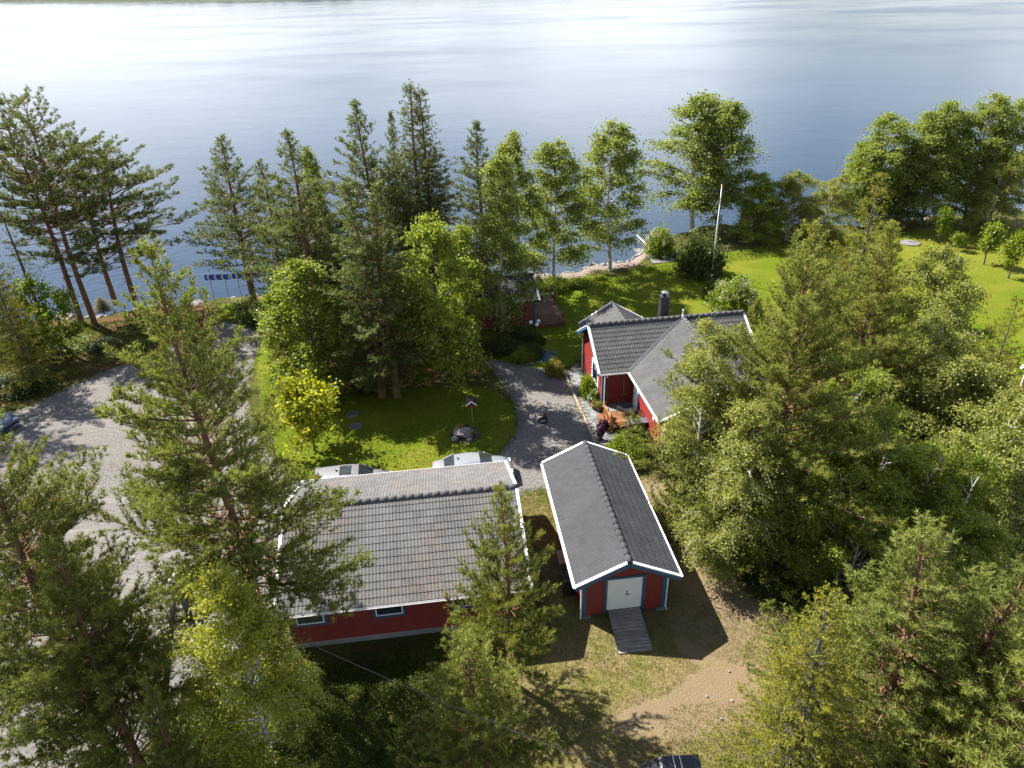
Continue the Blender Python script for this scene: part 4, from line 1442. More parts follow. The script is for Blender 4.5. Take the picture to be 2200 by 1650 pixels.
# ---- patio table and chairs on the deck
tb = thing('patio_table', hw(1.62, -4.75, DZ), HA, 'round black metal patio table on the orange deck', 'table')
MB().lathe([(0.42, 0.0), (0.43, 0.01), (0.42, 0.025)], (0, 0, 0.70), 22).build('table_top', MAT['black_metal'], tb)
MB().tube([(0, 0, 0.02), (0, 0, 0.7)], 0.022).build('pedestal', MAT['black_metal'], tb)
for k in range(3):
    a = 2.1 * k
    MB().tube([(0, 0, 0.10), (0.28 * math.cos(a), 0.28 * math.sin(a), 0.02)], 0.014).build('foot', MAT['black_metal'], tb)


def patio_chair(loc, rz, label, mat):
    t = thing('patio_chair', loc, rz, label, 'chair', 'chairs on the house deck')
    MB().box((0, 0, 0.44), (0.42, 0.42, 0.03)).build('seat', mat, t, bevel=0.008)
    bk = MB()
    for k in range(5):
        bk.box((-0.18 + 0.09 * k, -0.21, 0.68), (0.025, 0.02, 0.44))
    bk.box((0, -0.21, 0.90), (0.42, 0.025, 0.04))
    bk.build('backrest', mat, t)
    for x in (-0.18, 0.18):
        for y in (-0.18, 0.18):
            MB().tube([(x, y, 0.43), (x * 1.12, y * 1.12, 0.0)], 0.014, 6).build('leg', mat, t)


patio_chair(hw(1.25, -4.05, DZ), HA + 2.6, 'black patio chair behind the round table on the deck', MAT['black_metal'])
patio_chair(hw(2.05, -5.15, DZ), HA + 0.6, 'reddish wooden patio chair against the wall of the deck', MAT['rail_dark'])

br = thing('broom', hw(1.75, -yw - 0.14, 0), HA, 'push broom leaning upright on the dark red house wall', 'broom')
MB().tube([(0, -0.12, DZ + 0.85), (0.02, 0.03, DZ + 1.9)], 0.017, 6).build('broom_handle', MAT['timber'], br)
MB().box((0, -0.14, DZ + 0.80), (0.40, 0.05, 0.07)).build('broom_head', MAT['deck'], br)

# ---- pennants on the wall corner
wfl = thing('wall_flag', hw(0.30, -1.75, 1.75), HA, 'small blue and yellow flag on the house wall above the shrub', 'flag')
MB().tube([(0.06, 0, 0.25), (-0.50, -0.1, 0.95)], 0.012, 6).build('flag_staff', MAT['white'], wfl)
fv = []
for i in range(9):
    t = i / 8
    fv.append((-0.46 + 0.12 * math.sin(3 * t), -0.1 - 0.12 * t + 0.04 * math.sin(6 * t), 0.92 - 0.62 * t))
fb, fy = MB(), MB()
for i in range(8):
    a, b = Vector(fv[i]), Vector(fv[i + 1])
    wv = Vector((0.20, -0.05, -0.12))
    fb.add([a, b, b + wv, a + wv, a + Vector((0, .004, 0)), b + Vector((0, .004, 0)), b + wv + Vector((0, .004, 0)), a + wv + Vector((0, .004, 0))], [(0, 1, 2, 3), (7, 6, 5, 4)])
    o_ = wv * 1.01
    fy.add([a + o_, b + o_, b + o_ + wv * 0.4, a + o_ + wv * 0.4], [(0, 1, 2, 3)])
fb.build('blue_field', MAT['flag_blue'], wfl)
fy.build('yellow_band', MAT['flag_yellow'], wfl)


# ---- flagpole with pennant
fp = thing('flagpole', (19.01, 63.51, 0), 0, 'tall white flagpole with a long blue and yellow pennant on the lawn', 'flagpole')
MB().tube([(0, 0, 0), (0, 0, 4.5), (0, 0, 8.6)], [0.075, 0.06, 0.035], 12).build('pole', MAT['white'], fp, smooth=True)
MB().lathe([(0.04, 0), (0.085, 0.05), (0.085, 0.11), (0.03, 0.16)], (0, 0, 8.58), 12).build('pole_knob', MAT['gold'], fp)
MB().box((0, 0, 0.2), (0.28, 0.28, 0.4)).build('pole_foot', MAT['white'], fp)
pb, py_ = MB(), MB()
n = 14
for i in range(n):
    def pt(t, off):
        w = 0.32 * (1 - t * 0.93)
        return Vector((-0.06 - 1.15 * t ** 1.2 + 0.05 * math.sin(8 * t), 0.12 * math.sin(5 * t), 7.75 - 2.45 * t)) + Vector((0.25, 0, 0.97)).normalized() * (-off * w)
    t0_, t1_ = i / n, (i + 1) / n
    pb.add([pt(t0_, 0), pt(t1_, 0), pt(t1_, 0.62), pt(t0_, 0.62)], [(0, 1, 2, 3)])
    py_.add([pt(t0_, 0.63), pt(t1_, 0.63), pt(t1_, 1.25), pt(t0_, 1.25)], [(0, 1, 2, 3)])
pb.build('blue_half', MAT['flag_blue'], fp)
py_.build('yellow_half', MAT['flag_yellow'], fp)


# ---- chevron road signs by the shore
def chevron_sign(loc, rz, W, dirs, label):
    t = thing('chevron_sign', loc, rz, label, 'road sign', 'chevron signs by the shore')
    z0, z1 = 2.28, 2.80
    bl = MB().box((0, 0, (z0 + z1) / 2), (W, 0.03, z1 - z0)).build('sign_panel', MAT['sign_blue'], t)
    h = z1 - z0
    for xc, sgn in dirs:
        wd, tip = 0.17, 0.15
        y = -0.019
        zc = (z0 + z1) / 2
        v_ = [(xc + sgn * tip, y, zc), (xc + sgn * (tip - wd), y, zc), (xc - wd * sgn, y, z1 - 0.004), (xc, y, z1 - 0.004), (xc, y, z0 + 0.004), (xc - wd * sgn, y, z0 + 0.004)]
        f_ = [(0, 3, 2, 1), (0, 1, 5, 4)] if sgn > 0 else [(1, 2, 3, 0), (4, 5, 1, 0)]
        MB().add(v_, f_).build('chevron', MAT['sign_yellow'], bl)
    for x in (-W * 0.32, W * 0.24):
        MB().tube([(x, 0.05, -0.3), (x, 0.05, z1 - 0.05)], 0.03, 8).build('post', MAT['steel'], t)


chevron_sign((-25.92, 60.9, 0), 0.0, 2.35, [(-0.85, -1), (-0.22, -1), (0.41, -1), (1.04, -1)], 'long blue road sign with yellow chevrons pointing left by the shore')
chevron_sign((-23.55, 61.1, 0), 0.05, 2.3, [(-0.75, 1), (-0.12, 1), (0.51, 1)], 'blue road sign with yellow chevrons pointing right beside the pine')


# ---- utility pole with strut, wires
PX_, PY_ = -11.32, 17.80
upole = thing('utility_pole', (PX_, PY_, 0), 0, 'grey wooden utility pole with slanting strut among the trees at left', 'utility pole')
MB().tube([(0, 0, -0.3), (0, 0, 4.0), (0, 0, 8.15)], [0.14, 0.12, 0.10], 12).build('pole', MAT['pole_wood'], upole, smooth=True)
MB().tube([(-2.1, -1.65, -0.2), (-0.12, -0.1, 7.6)], [0.12, 0.09], 12).build('strut', MAT['pole_wood'], upole, smooth=True)
MB().tube([(-0.25, 0, 7.8), (0.3, -0.12, 7.8)], 0.05, 8).build('cross_arm', MAT['steel'], upole)
for x in (-0.2, 0.22):
    MB().lathe([(0.04, 0), (0.06, 0.04), (0.04, 0.08), (0.05, 0.12), (0.02, 0.15)], (x, -0.06, 7.85), 10).build('insulator', MAT['globe'], upole)


def wire(a, b, sag, r, label, group):
    a, b = Vector(a), Vector(b)
    pts = []
    for i in range(25):
        t = i / 24
        p = a.lerp(b, t)
        p.z -= 4 * sag * t * (1 - t)
        pts.append(p)
    o = MB().tube(pts, r, 6).build('overhead_cable', MAT['black_metal'], None)
    tag(o, label, 'cable', group)


wire((PX_ + 0.1, PY_, 7.8), (11.8, 7.2, 7.4), 0.9, 0.013, 'dark overhead cable running from the pole past the garage', 'overhead cables')
for ax_, ay_, az_, zt in ((-15.25, 17.34, 0.00) + (7.2,), (-14.57, 16.85, 0.00) + (6.3,)):
    MB().tube([(0, 0, zt), (ax_ - PX_, ay_ - PY_, 0.0)], 0.014, 6).build('guy_wire', MAT['black_metal'], upole)

# ---- bird feeder on a post
bf = thing('bird_feeder', (-2.60, 39.07, 0), 0.05, 'red bird feeder with dark roof on a thin post in the lawn', 'bird feeder')
MB().tube([(0, 0, -0.1), (0, 0, 1.55)], 0.035, 8).build('post', MAT['pole_wood'], bf)
MB().lathe([(0.04, 0), (0.12, 0.12), (0.12, 0.15)], (0, 0, 1.42), 10).build('post_collar', MAT['pole_wood'], bf)
MB().box((0, 0, 1.60), (0.44, 0.56, 0.05)).build('tray', MAT['red_dark'], bf)
MB().box((0, 0, 1.74), (0.30, 0.42, 0.24)).build('feeder_box', MAT['red_dark'], bf)
for s in (-1, 1):
    MB().beam((0.0 + s * 0.17, -0.38, 1.90), (0.0 + s * 0.17, 0.38, 1.90), 0.02, 0.40, up=(s * 1.0, 0, 0.9)).build('roof_board', MAT['dark_sheet'], bf)
    MB().beam((0, -0.40, 2.05), (s * 0.34, -0.40, 1.76), 0.03, 0.06).build('bargeboard', MAT['white'], bf)

# ---- planting boulder with flowers on the lawn
pr = thing('planting_boulder', (-3.09, 38.05, 0), 0.3, 'grey hollow boulder planted with flowers on the shaded lawn', 'boulder')
rk = obj('rock', rock_mesh('rock', 0.78, 4, 0.62), pr, MAT['stone'], (0, 0, 0.15))
obj('rock', rock_mesh('rock', 0.26, 9, 0.9), pr, MAT['white_stone'], (-0.72, -0.45, 0.12))
obj('rock', rock_mesh('rock', 0.20, 11, 0.7), pr, MAT['stone'], (0.1, -0.72, 0.08))
MB().lathe([(0.95, 0.0), (1.0, 0.015), (0.9, 0.03)], (0.1, 0, 0), 20).build('soil_ring', MAT['soil'], pr)

# ---- two manhole lids in the lawn
for (x, y), lb in (([(-10.70, 40.96)][0], 'dark round manhole lid in the lawn, the farther of two'), ([(-10.25, 39.44)][0], 'dark round manhole lid in the lawn, the nearer of two')):
    t = thing('manhole_lid', (x, y, 0), 0.4, lb, 'manhole lid', 'manhole lids')
    MB().lathe([(0.42, 0.0), (0.42, 0.035), (0.36, 0.045)], (0, 0, 0), 24).build('rim', MAT['concrete'], t)
    MB().lathe([(0.33, 0.03), (0.33, 0.055), (0.30, 0.06)], (0, 0, 0), 24).build('lid', MAT['iron'], t)

# ---- well lid on the far lawn
wl_ = thing('well_lid', (41.74, 71.64, 0), 0, 'pale round concrete well lid on the sunny far lawn', 'well lid')
MB().lathe([(0.95, -0.1), (0.95, 0.10), (0.88, 0.13)], (0, 0, 0), 28).build('lid', MAT['concrete'], wl_)
MB().tube([(-0.15, 0, 0.13), (-0.15, 0, 0.2), (0.15, 0, 0.2), (0.15, 0, 0.13)], 0.02, 6).build('lifting_eye', MAT['iron'], wl_)

# ---- coiled garden hose on the drive
hs_ = thing('garden_hose', (1.98, 39.38, 0.012), 0, 'black coil of garden hose lying on the gravel drive', 'hose')
pts = []
for i in range(90):
    a = i * 0.21
    r = 0.30 + 0.012 * math.sin(i * 1.7)
    pts.append((r * math.cos(a) - 0.05, -0.05 + r * math.sin(a), 0.03 + 0.001 * i))
for i in range(16):
    pts.append((0.20 - 0.01 * i, 0.25 + 0.02 * i, 0.04))
MB().tube(pts, 0.03, 6).build('coil', MAT['rubber'], hs_)
MB().lathe([(0.16, 0), (0.17, 0.1), (0.10, 0.14), (0.08, 0.24)], (0.1, 0.55, 0.0), 12).build('hose_drum', MAT['black_metal'], hs_)

# ---- garden lamps
gl = thing('garden_lamp', (1.92, 50.21, 0), 0.2, 'black garden lamp post with three milky globes beside the pond', 'lamp post')
MB().tube([(0, 0, -0.1), (0, 0, 2.0)], 0.04, 10).build('post', MAT['black_metal'], gl)
for k in range(3):
    a = 0.6 + 2.094 * k
    ex, ey = 0.36 * math.cos(a), 0.36 * math.sin(a)
    MB().tube([(0, 0, 1.85), (ex * 0.6, ey * 0.6, 1.80), (ex, ey, 1.92)], 0.02, 6).build('arm', MAT['black_metal'], gl)
    MB().lathe([(0.02, 0), (0.11, 0.04), (0.155, 0.15), (0.11, 0.26), (0.02, 0.30)], (ex, ey, 1.90), 14).build('globe', MAT['globe'], gl, smooth=True)
ln = thing('yard_lantern', (-14.47, 36.07, 0), 0, 'slim dark yard lantern with pale cap beside the maple', 'lamp post')
MB().tube([(0, 0, -0.1), (0, 0, 1.15)], 0.035, 10).build('post', MAT['black_metal'], ln)
MB().lathe([(0.07, 0), (0.12, 0.26)], (0, 0, 1.13), 6).build('lantern_glass', MAT['globe'], ln)
MB().lathe([(0.16, 0), (0.02, 0.16), (0.02, 0.2)], (0, 0, 1.39), 6).build('lantern_cap', MAT['steel'], ln)

# ---- pond with pale stones
pd = thing('garden_pond', hw(-2.0, 5.35), HA, 'little garden pond edged with pale stones near the cabin', 'pond')
poly = [(0.85 * math.cos(t) * (1 + 0.12 * math.sin(3 * t)), 0.75 * math.sin(t) * (1 + 0.1 * math.cos(2 * t))) for t in [2 * math.pi * k / 20 for k in range(20)]]
MB().prism(poly, 0.0, 0.03).build('water', MAT['pond'], pd)
for k in range(24):
    t = 2 * math.pi * k / 24 + rg.uniform(-.08, .08)
    r_ = rg.uniform(0.07, 0.17)
    obj('edge_stone', rock_mesh('edge_stone', r_, 100 + k, 0.7, 1), pd, MAT['white_stone'], (1.02 * math.cos(t) + rg.uniform(-.1, .1), 0.92 * math.sin(t) + rg.uniform(-.1, .1), r_ * 0.35))
for k in range(9):
    r_ = rg.uniform(0.07, 0.18)
    obj('edge_stone', rock_mesh('edge_stone', r_, 140 + k, 0.7, 1), pd, MAT['white_stone'], (-1.0 - 0.16 * k + rg.uniform(-.05, .05), -0.95 - 0.03 * k, r_ * 0.35))


# ================================================================== VEHICLES
def make_car(name, loc, rz, paint, L, W, H, label, wagon=False, sunroof=False, hood_dark=None):
    t = thing(name, loc, rz, label, 'car')
    hw_ = W / 2
    # lower body stations: x, half width, shoulder z, top z
    st = [(-0.50, 0.80, 0.55, 0.62), (-0.485, 0.92, 0.78, 0.88), (-0.40, 0.985, 0.86, 0.96), (-0.20, 1.0, 0.88, 0.95), (0.10, 1.0, 0.86, 0.93),
          (0.22, 0.995, 0.84, 0.92), (0.34, 0.97, 0.78, 0.86), (0.44, 0.90, 0.68, 0.75), (0.49, 0.78, 0.56, 0.60), (0.50, 0.70, 0.45, 0.48)]
    vs_, fs_ = [], []
    prof_n = 13
    for xk, wk, zs, zt in st:
        w = hw_ * wk
        half = [(w * 0.90, 0.22), (w * 0.98, 0.34), (w, 0.55 if zs > 0.56 else zs * 0.9), (w * 0.97, zs), (w * 0.86, zt), (w * 0.45, zt + 0.03)]
        ring = half + [(0, zt + 0.04)] + [(-y, z) for y, z in reversed(half)]
        for y, z in ring:
            vs_.append((xk * L, y, z))
    for i in range(len(st) - 1):
        for k in range(prof_n - 1):
            fs_.append((i * prof_n + k, i * prof_n + k + 1, (i + 1) * prof_n + k + 1, (i + 1) * prof_n + k))
    fs_.append(tuple(range(prof_n)))
    fs_.append(tuple((len(st) - 1) * prof_n + k for k in range(prof_n - 1, -1, -1)))
    body = MB().add(vs_, fs_).build('body', paint, t, smooth=True)
    # greenhouse
    rb = -0.485 if wagon else -0.36
    rr = -0.44 if wagon else -0.22
    gs = [(rb, 0.80, 0.92, 0.93), (rr, 0.74, 0.92, H - 0.04), (-0.08, 0.76, 0.92, H), (0.02, 0.75, 0.92, H - 0.015), (0.09, 0.73, 0.92, H - 0.06), (0.245, 0.80, 0.90, 0.93)]
    vs_, fs_ = [], []
    for xk, wk, zb, zr in gs:
        w = hw_ * wk
        wb = hw_ * 0.90
        tl = max(0.0, (zr - zb) / (H - 0.92))
        wr = wb + (w * 0.93 - wb) * tl
        ring = [(wb, zb - 0.02), (wr, zr - 0.05 * tl), (wr * 0.86, zr), (0, zr + 0.025), (-wr * 0.86, zr), (-wr, zr - 0.05 * tl), (-wb, zb - 0.02)]
        for y, z in ring:
            vs_.append((xk * L, y, z))
    for i in range(len(gs) - 1):
        for k in range(6):
            fs_.append((i * 7 + k, i * 7 + k + 1, (i + 1) * 7 + k + 1, (i + 1) * 7 + k))
    MB().add(vs_, fs_).build('windows', MAT['glass'], t)
    # roof panel and pillars just proud of the glass
    m_ = MB()
    vs_, fs_ = [], []
    rs = gs[1:5]
    for xk, wk, zb, zr in rs:
        w = hw_ * wk
        for y, dz in ((w * 0.94, -0.05), (w * 0.82, 0.010), (w * 0.4, 0.026), (0, 0.034), (-w * 0.4, 0.026), (-w * 0.82, 0.010), (-w * 0.94, -0.05)):
            vs_.append((xk * L, y, zr + dz))
    for i in range(len(rs) - 1):
        for k in range(6):
            fs_.append((i * 7 + k, i * 7 + k + 1, (i + 1) * 7 + k + 1, (i + 1) * 7 + k))
    m_.add(vs_, fs_)
    rp = m_.build('roof_panel', paint, t, smooth=True)
    if sunroof:
        MB().box((-0.07 * L, 0, H + 0.04), (0.62, 0.80, 0.02)).build('sunroof', MAT['glass'], rp)
    MB().beam((-0.16 * L, 0, H + 0.03), (-0.19 * L, 0, H + 0.10), 0.05, 0.04).build('antenna', MAT['black_metal'], rp)
    for s in (-1, 1):
        MB().beam((0.09 * L, s * hw_ * 0.66, H - 0.05), (0.245 * L, s * hw_ * 0.88, 0.93), 0.05, 0.05).build('pillar', paint, t)
        MB().beam((rr * L, s * hw_ * 0.67, H - 0.04), (rb * L, s * hw_ * 0.86, 0.94), 0.10, 0.06).build('pillar', paint, t)
        MB().beam((-0.07 * L, s * hw_ * 0.72, H - 0.06), (-0.09 * L, s * hw_ * 0.905, 0.92), 0.07, 0.03).build('pillar', MAT['black_metal'], t)
        MB().box((0.16 * L, s * (hw_ + 0.08), 0.98), (0.10, 0.18, 0.12)).build('mirror', paint, t, bevel=0.02)
        MB().box((0.465 * L, s * hw_ * 0.62, 0.64), (0.16, 0.34, 0.11)).build('headlight', MAT['lamp_clear'], t, bevel=0.02)
        MB().box((-0.492 * L, s * hw_ * 0.72, 0.78), (0.08, 0.32, 0.13)).build('taillight', MAT['lamp_red'], t, bevel=0.02)
        for xk in (-0.30, 0.31):
            wv = thing_part('wheel', t)
            wv.location = (xk * L, s * (hw_ - 0.10), 0.32)
            wv.rotation_euler = (math.pi / 2, 0, 0)
            MB().lathe([(0.20, -0.10), (0.31, -0.10), (0.325, -0.06), (0.325, 0.06), (0.31, 0.10), (0.20, 0.10)], (0, 0, 0), 20).build('tyre', MAT['rubber'], wv)
            MB().lathe([(0.05, -0.105), (0.20, -0.09), (0.20, 0.09), (0.05, 0.105)], (0, 0, 0), 14).build('rim', MAT['steel'], wv)
    MB().box((-0.5 * L - 0.005, 0, 0.62), (0.02, 0.5, 0.11)).build('number_plate', MAT['white'], t)
    MB().box((0.495 * L, 0, 0.46), (0.05, 0.9, 0.14)).build('grille', MAT['black_metal'], t)
    return t


def thing_part(name, parent):
    o = bpy.data.objects.new(name, None)
    o.empty_display_size = 0.1
    o.parent = parent
    return link(o)


make_car('parked_car', (-2.38, 33.5, 0.01), 0.113, MAT['silver'], 4.65, 1.80, 1.42, 'silver car parked behind the garage with its nose to the right')
make_car('parked_car', (-9.05, 32.5, 0.01), 0.12, MAT['grey_paint'], 4.5, 1.80, 1.55, 'grey car with a dark sunroof parked behind the left end of the garage', wagon=True, sunroof=True)
make_car('parked_car', (-34.9, 40.6, 0.01), -0.25, MAT['blue_paint'], 4.4, 1.80, 1.46, 'dark blue-grey car standing in the shade at the left edge of the yard', wagon=True)

# ---- covered trailer at the bottom edge
tr = thing('covered_trailer', (5.15, 14.55, 0), 0.02, 'trailer under a shiny black tarpaulin at the bottom edge', 'trailer')
vs_ = [(-1.05, -1.6, 0.75), (1.05, -1.6, 0.75), (1.05, 0.95, 0.75), (-1.05, 0.95, 0.75), (-0.55, -1.5, 1.35), (0.95, -1.5, 1.35), (0.95, 0.85, 1.35), (-0.40, 0.85, 1.35)]
MB().add(vs_, [(3, 2, 1, 0), (4, 5, 6, 7), (0, 1, 5, 4), (1, 2, 6, 5), (2, 3, 7, 6), (3, 0, 4, 7)]).build('tarpaulin', MAT['tarp'], tr, bevel=0.05)
for x in (0.05, 0.28):
    MB().beam((x, 0.86, 1.372), (x, -1.5, 1.372), 0.022, 0.012).build('lashing_strap', MAT['gutter'], tr)
MB().box((0, -0.3, 0.60), (2.0, 2.4, 0.25)).build('load_bed', MAT['steel'], tr)
for s in (-1, 1):
    wv = thing_part('wheel', tr)
    wv.location = (s * 1.1, -0.4, 0.30)
    wv.rotation_euler = (0, math.pi / 2, 0)
    MB().lathe([(0.17, -0.08), (0.28, -0.08), (0.30, -0.05), (0.30, 0.05), (0.28, 0.08), (0.17, 0.08)], (0, 0, 0), 18).build('tyre', MAT['rubber'], wv)
    MB().lathe([(0.04, -0.085), (0.17, -0.07), (0.17, 0.07), (0.04, 0.085)], (0, 0, 0), 12).build('rim', MAT['steel'], wv)
MB().tube([(0, -1.5, 0.55), (0, -2.7, 0.5)], 0.04).build('drawbar', MAT['steel'], tr)

# ---- odds and ends along the shed
bn = thing('garden_bench', (2.17, 26.02, 0.75)[:2] + (0.0,), 0.104, 'weathered wooden bench top beside the long shed wall', 'bench')
for k in range(3):
    MB().box((-0.16 + 0.16 * k, 0, 0.74), (0.15, 0.95, 0.035)).build('plank', MAT['timber'], bn)
for y in (-0.4, 0.4):
    MB().box((0, y, 0.36), (0.42, 0.06, 0.72)).build('leg', MAT['grey_wood'], bn)
bc = thing('black_bin', (2.35, 24.46, 0.80)[:2] + (0.0,), 0.104, 'black waste bin in shade against the shed wall', 'bin')
MB().add([(-0.25, -0.28, 0.05), (0.25, -0.28, 0.05), (0.25, 0.28, 0.05), (-0.25, 0.28, 0.05), (-0.30, -0.36, 0.95), (0.30, -0.36, 0.95), (0.30, 0.36, 0.95), (-0.30, 0.36, 0.95)],
         [(3, 2, 1, 0), (4, 5, 6, 7), (0, 1, 5, 4), (1, 2, 6, 5), (2, 3, 7, 6), (3, 0, 4, 7)]).build('bin_body', MAT['black_metal'], bc)
MB().box((0, 0, 0.98), (0.64, 0.78, 0.06)).build('bin_lid', MAT['black_metal'], bc, bevel=0.02)
for s in (-1, 1):
    MB().tube([(s * 0.22, -0.25, 0.1), (s * 0.30, -0.25, 0.1)], 0.1, 12).build('wheel', MAT['rubber'], bc)
pt_ = thing('wooden_pallet', (2.28, 25.67, 0.30)[:2] + (0.0,), 0.104, 'grey wooden pallet stacked by the shed wall', 'pallet')
for k in range(6):
    MB().box((0, -0.5 + 0.2 * k, 0.40), (0.5, 0.12, 0.025)).build('slat', MAT['grey_wood'], pt_)
for x in (-0.2, 0, 0.2):
    MB().box((x, 0, 0.19), (0.09, 1.1, 0.38)).build('bearer', MAT['grey_wood'], pt_)

# ---- cabin deck furniture
ct = thing('oval_garden_table', hw(-0.55, 15.1, 0.39), HA, 'green oval garden table on the cabin deck', 'table')
MB().prism([(0.55 * math.cos(t), 0.33 * math.sin(t)) for t in [2 * math.pi * k / 22 for k in range(22)]], 0.62, 0.66).build('table_top', MAT['green_paint'], ct)
for x in (-0.32, 0.32):
    for y in (-0.16, 0.16):
        MB().tube([(x, y, 0.0), (x * 0.9, y * 0.9, 0.62)], 0.02, 6).build('leg', MAT['green_paint'], ct)
cb = thing('deck_bench', hw(-1.1, 15.75, 0.39), HA, 'brown slatted bench with back at the far end of the cabin deck', 'bench')
for k in range(3):
    MB().box((0.2, -0.12 + 0.13 * k, 0.43), (1.5, 0.11, 0.03)).build('seat_slat', MAT['red_dark'], cb)
for k in range(2):
    MB().box((0.2, 0.24, 0.60 + 0.16 * k), (1.5, 0.03, 0.12)).build('back_slat', MAT['red_dark'], cb)
for x in (-0.45, 0.85):
    MB().box((x, 0.03, 0.21), (0.06, 0.40, 0.42)).build('leg', MAT['red_dark'], cb)

# ---- boat ramp and rail at the beach
bw = thing('boat_ramp', (14.92, 70.43, 0.00), 0.15, 'grey concrete boat ramp running into the lake', 'boat ramp')
MB().add([(-0.9, -2.4, 0.05), (1.6, -2.4, 0.05), (1.4, 0.5, 0.02), (-0.7, 0.5, 0.02), (1.2, 6.5, -1.3), (-0.5, 6.5, -1.3), (-0.9, -2.4, -0.5), (1.6, -2.4, -0.5), (1.2, 6.5, -1.8), (-0.5, 6.5, -1.8), (1.4, 0.5, -1.0), (-0.7, 0.5, -1.0)],
         [(0, 1, 2, 3), (3, 2, 4, 5), (6, 7, 1, 0), (0, 3, 11, 6), (3, 5, 9, 11), (1, 7, 10, 2), (2, 10, 8, 4)]).build('slab', MAT['concrete'], bw)
jr = thing('jetty_rail', (14.32, 71.64, 0.00), 0.15, 'dark trestle and pale handrail beside the boat ramp', 'railing')
for k in range(3):
    MB().tube([(0.0, 1.6 * k, -1.2), (0.0, 1.6 * k, 0.75)], 0.03, 6).build('post', MAT['black_metal'], jr)
    MB().tube([(0.0, 1.6 * k, 0.5), (0.55, 1.6 * k - 0.5, -0.3)], 0.025, 6).build('brace', MAT['black_metal'], jr)
MB().beam((0, -0.1, 0.75), (0, 3.3, 0.75), 0.12, 0.05).build('handrail', MAT['white'], jr)
MB().beam((0, -0.1, 0.35), (0, 3.3, 0.35), 0.05, 0.05).build('middle_rail', MAT['grey_wood'], jr)

# ---- shore boulders
rock_meshes = [rock_mesh('shore_rock', 1.0, 300 + k, rg.uniform(0.5, 0.75), 2) for k in range(8)]
for me in rock_meshes:
    me.materials.append(MAT['stone'])
zones_ = [(-46, -19, 60), (-3, 16, 70), (36, 48, 16)]
for xa, xb, cnt in zones_:
    for k in range(cnt):
        x = rg.uniform(xa, xb)
        y = float(shore_y(x)) + rg.uniform(-1.6, 0.9)
        s = rg.choice([0.16, 0.2, 0.25, 0.3, 0.38, 0.5]) * (0.75 if xa == -3 else 1.0)
        o = bpy.data.objects.new('shore_rock', rg.choice(rock_meshes))
        o.location = (x, y, float(ground_z(x, y)) + s * 0.25)
        o.rotation_euler = (0, 0, rg.uniform(0, 6.28))
        o.scale = (s * rg.uniform(0.8, 1.4), s, s * rg.uniform(0.8, 1.2))
        link(o)
        if xa == -46:
            tag(o, 'grey granite rock on the shore below the tall pines and chevron signs', 'rock', 'shore rocks left')
        elif xa == -3:
            tag(o, 'small grey rock at the water edge of the beach before the birches', 'rock', 'beach rocks')
        else:
            tag(o, 'grey rock at the far right stretch of shore', 'rock', 'shore rocks right')
# a few pale stones on the dry yard
for i, (x, y) in enumerate([(8.55, 19.81), (7.34, 18.67), (8.28, 18.44), (4.31, 17.29), (7.66, 17.67), (4.93, 17.42)]):
    o = obj('pale_stone', rock_mesh('pale_stone', 0.06 + 0.02 * rg.random(), 500 + i, 0.6, 1), None, MAT['white_stone'], (x, y, 0.03))
    tag(o, 'little pale stone lying on the dry grass before the shed', 'stone', 'pale stones on the dry grass')



# ================================================================== VEGETATION
def unit(a):
    return a / (np.linalg.norm(a, axis=-1, keepdims=True) + 1e-9)


class Wood:
    """limbs collected as tapered tubes"""
    def __init__(self, sides=5):
        self.V, self.F, self.n = [], [], 0

    def limb(self, P, r0, r1, sides=5):
        P = np.asarray(P, float)
        m = len(P)
        T = unit(np.gradient(P, axis=0))
        ref = np.where(np.abs(T[:, 2:3]) < 0.9, np.array([[0, 0, 1.0]]), np.array([[1.0, 0, 0]]))
        S = unit(np.cross(T, ref))
        U = np.cross(S, T)
        a = np.linspace(0, 2 * np.pi, sides, endpoint=False)
        r = np.linspace(r0, r1, m)[:, None, None]
        ring = P[:, None, :] + r * (S[:, None, :] * np.cos(a)[None, :, None] + U[:, None, :] * np.sin(a)[None, :, None])
        idx = np.arange(m * sides).reshape(m, sides)
        nx = np.roll(idx, -1, axis=1)
        F = np.stack([idx[:-1], nx[:-1], nx[1:], idx[1:]], -1).reshape(-1, 4)
        self.V.append(ring.reshape(-1, 3))
        self.F.append(F + self.n)
        self.n += m * sides

    def mesh(self, name, mat):
        me = mesh_np(name, np.concatenate(self.V), np.concatenate(self.F), smooth=True)
        me.materials.append(mat)
        return me


def needles(C, D, rs, k, ln, w, spread=0.9, tint=None, tl=0.16):
    """needle tufts: k thin triangles round each shoot (C base, D direction)"""
    n = len(C)
    C = np.repeat(C, k, 0)
    D = np.repeat(D, k, 0)
    t = rs.uniform(0, 1, (n * k, 1))
    R = unit(rs.normal(size=(n * k, 3)))
    R = unit(R - (R * D).sum(-1, keepdims=True) * D)
    A = unit(D * rs.uniform(0.35, 1.0, (n * k, 1)) + R * spread)
    B = C + D * t * tl
    L = ln * rs.uniform(0.7, 1.25, (n * k, 1))
    S = unit(np.cross(A, rs.normal(size=(n * k, 3)))) * w * 0.5
    V = np.stack([B - S, B + S, B + A * L], 1).reshape(-1, 3)
    F = np.arange(n * k * 3).reshape(-1, 3)
    ti = np.repeat((np.repeat(tint, k) + rs.uniform(-0.15, 0.15, n * k)), 3)
    return V, F, ti


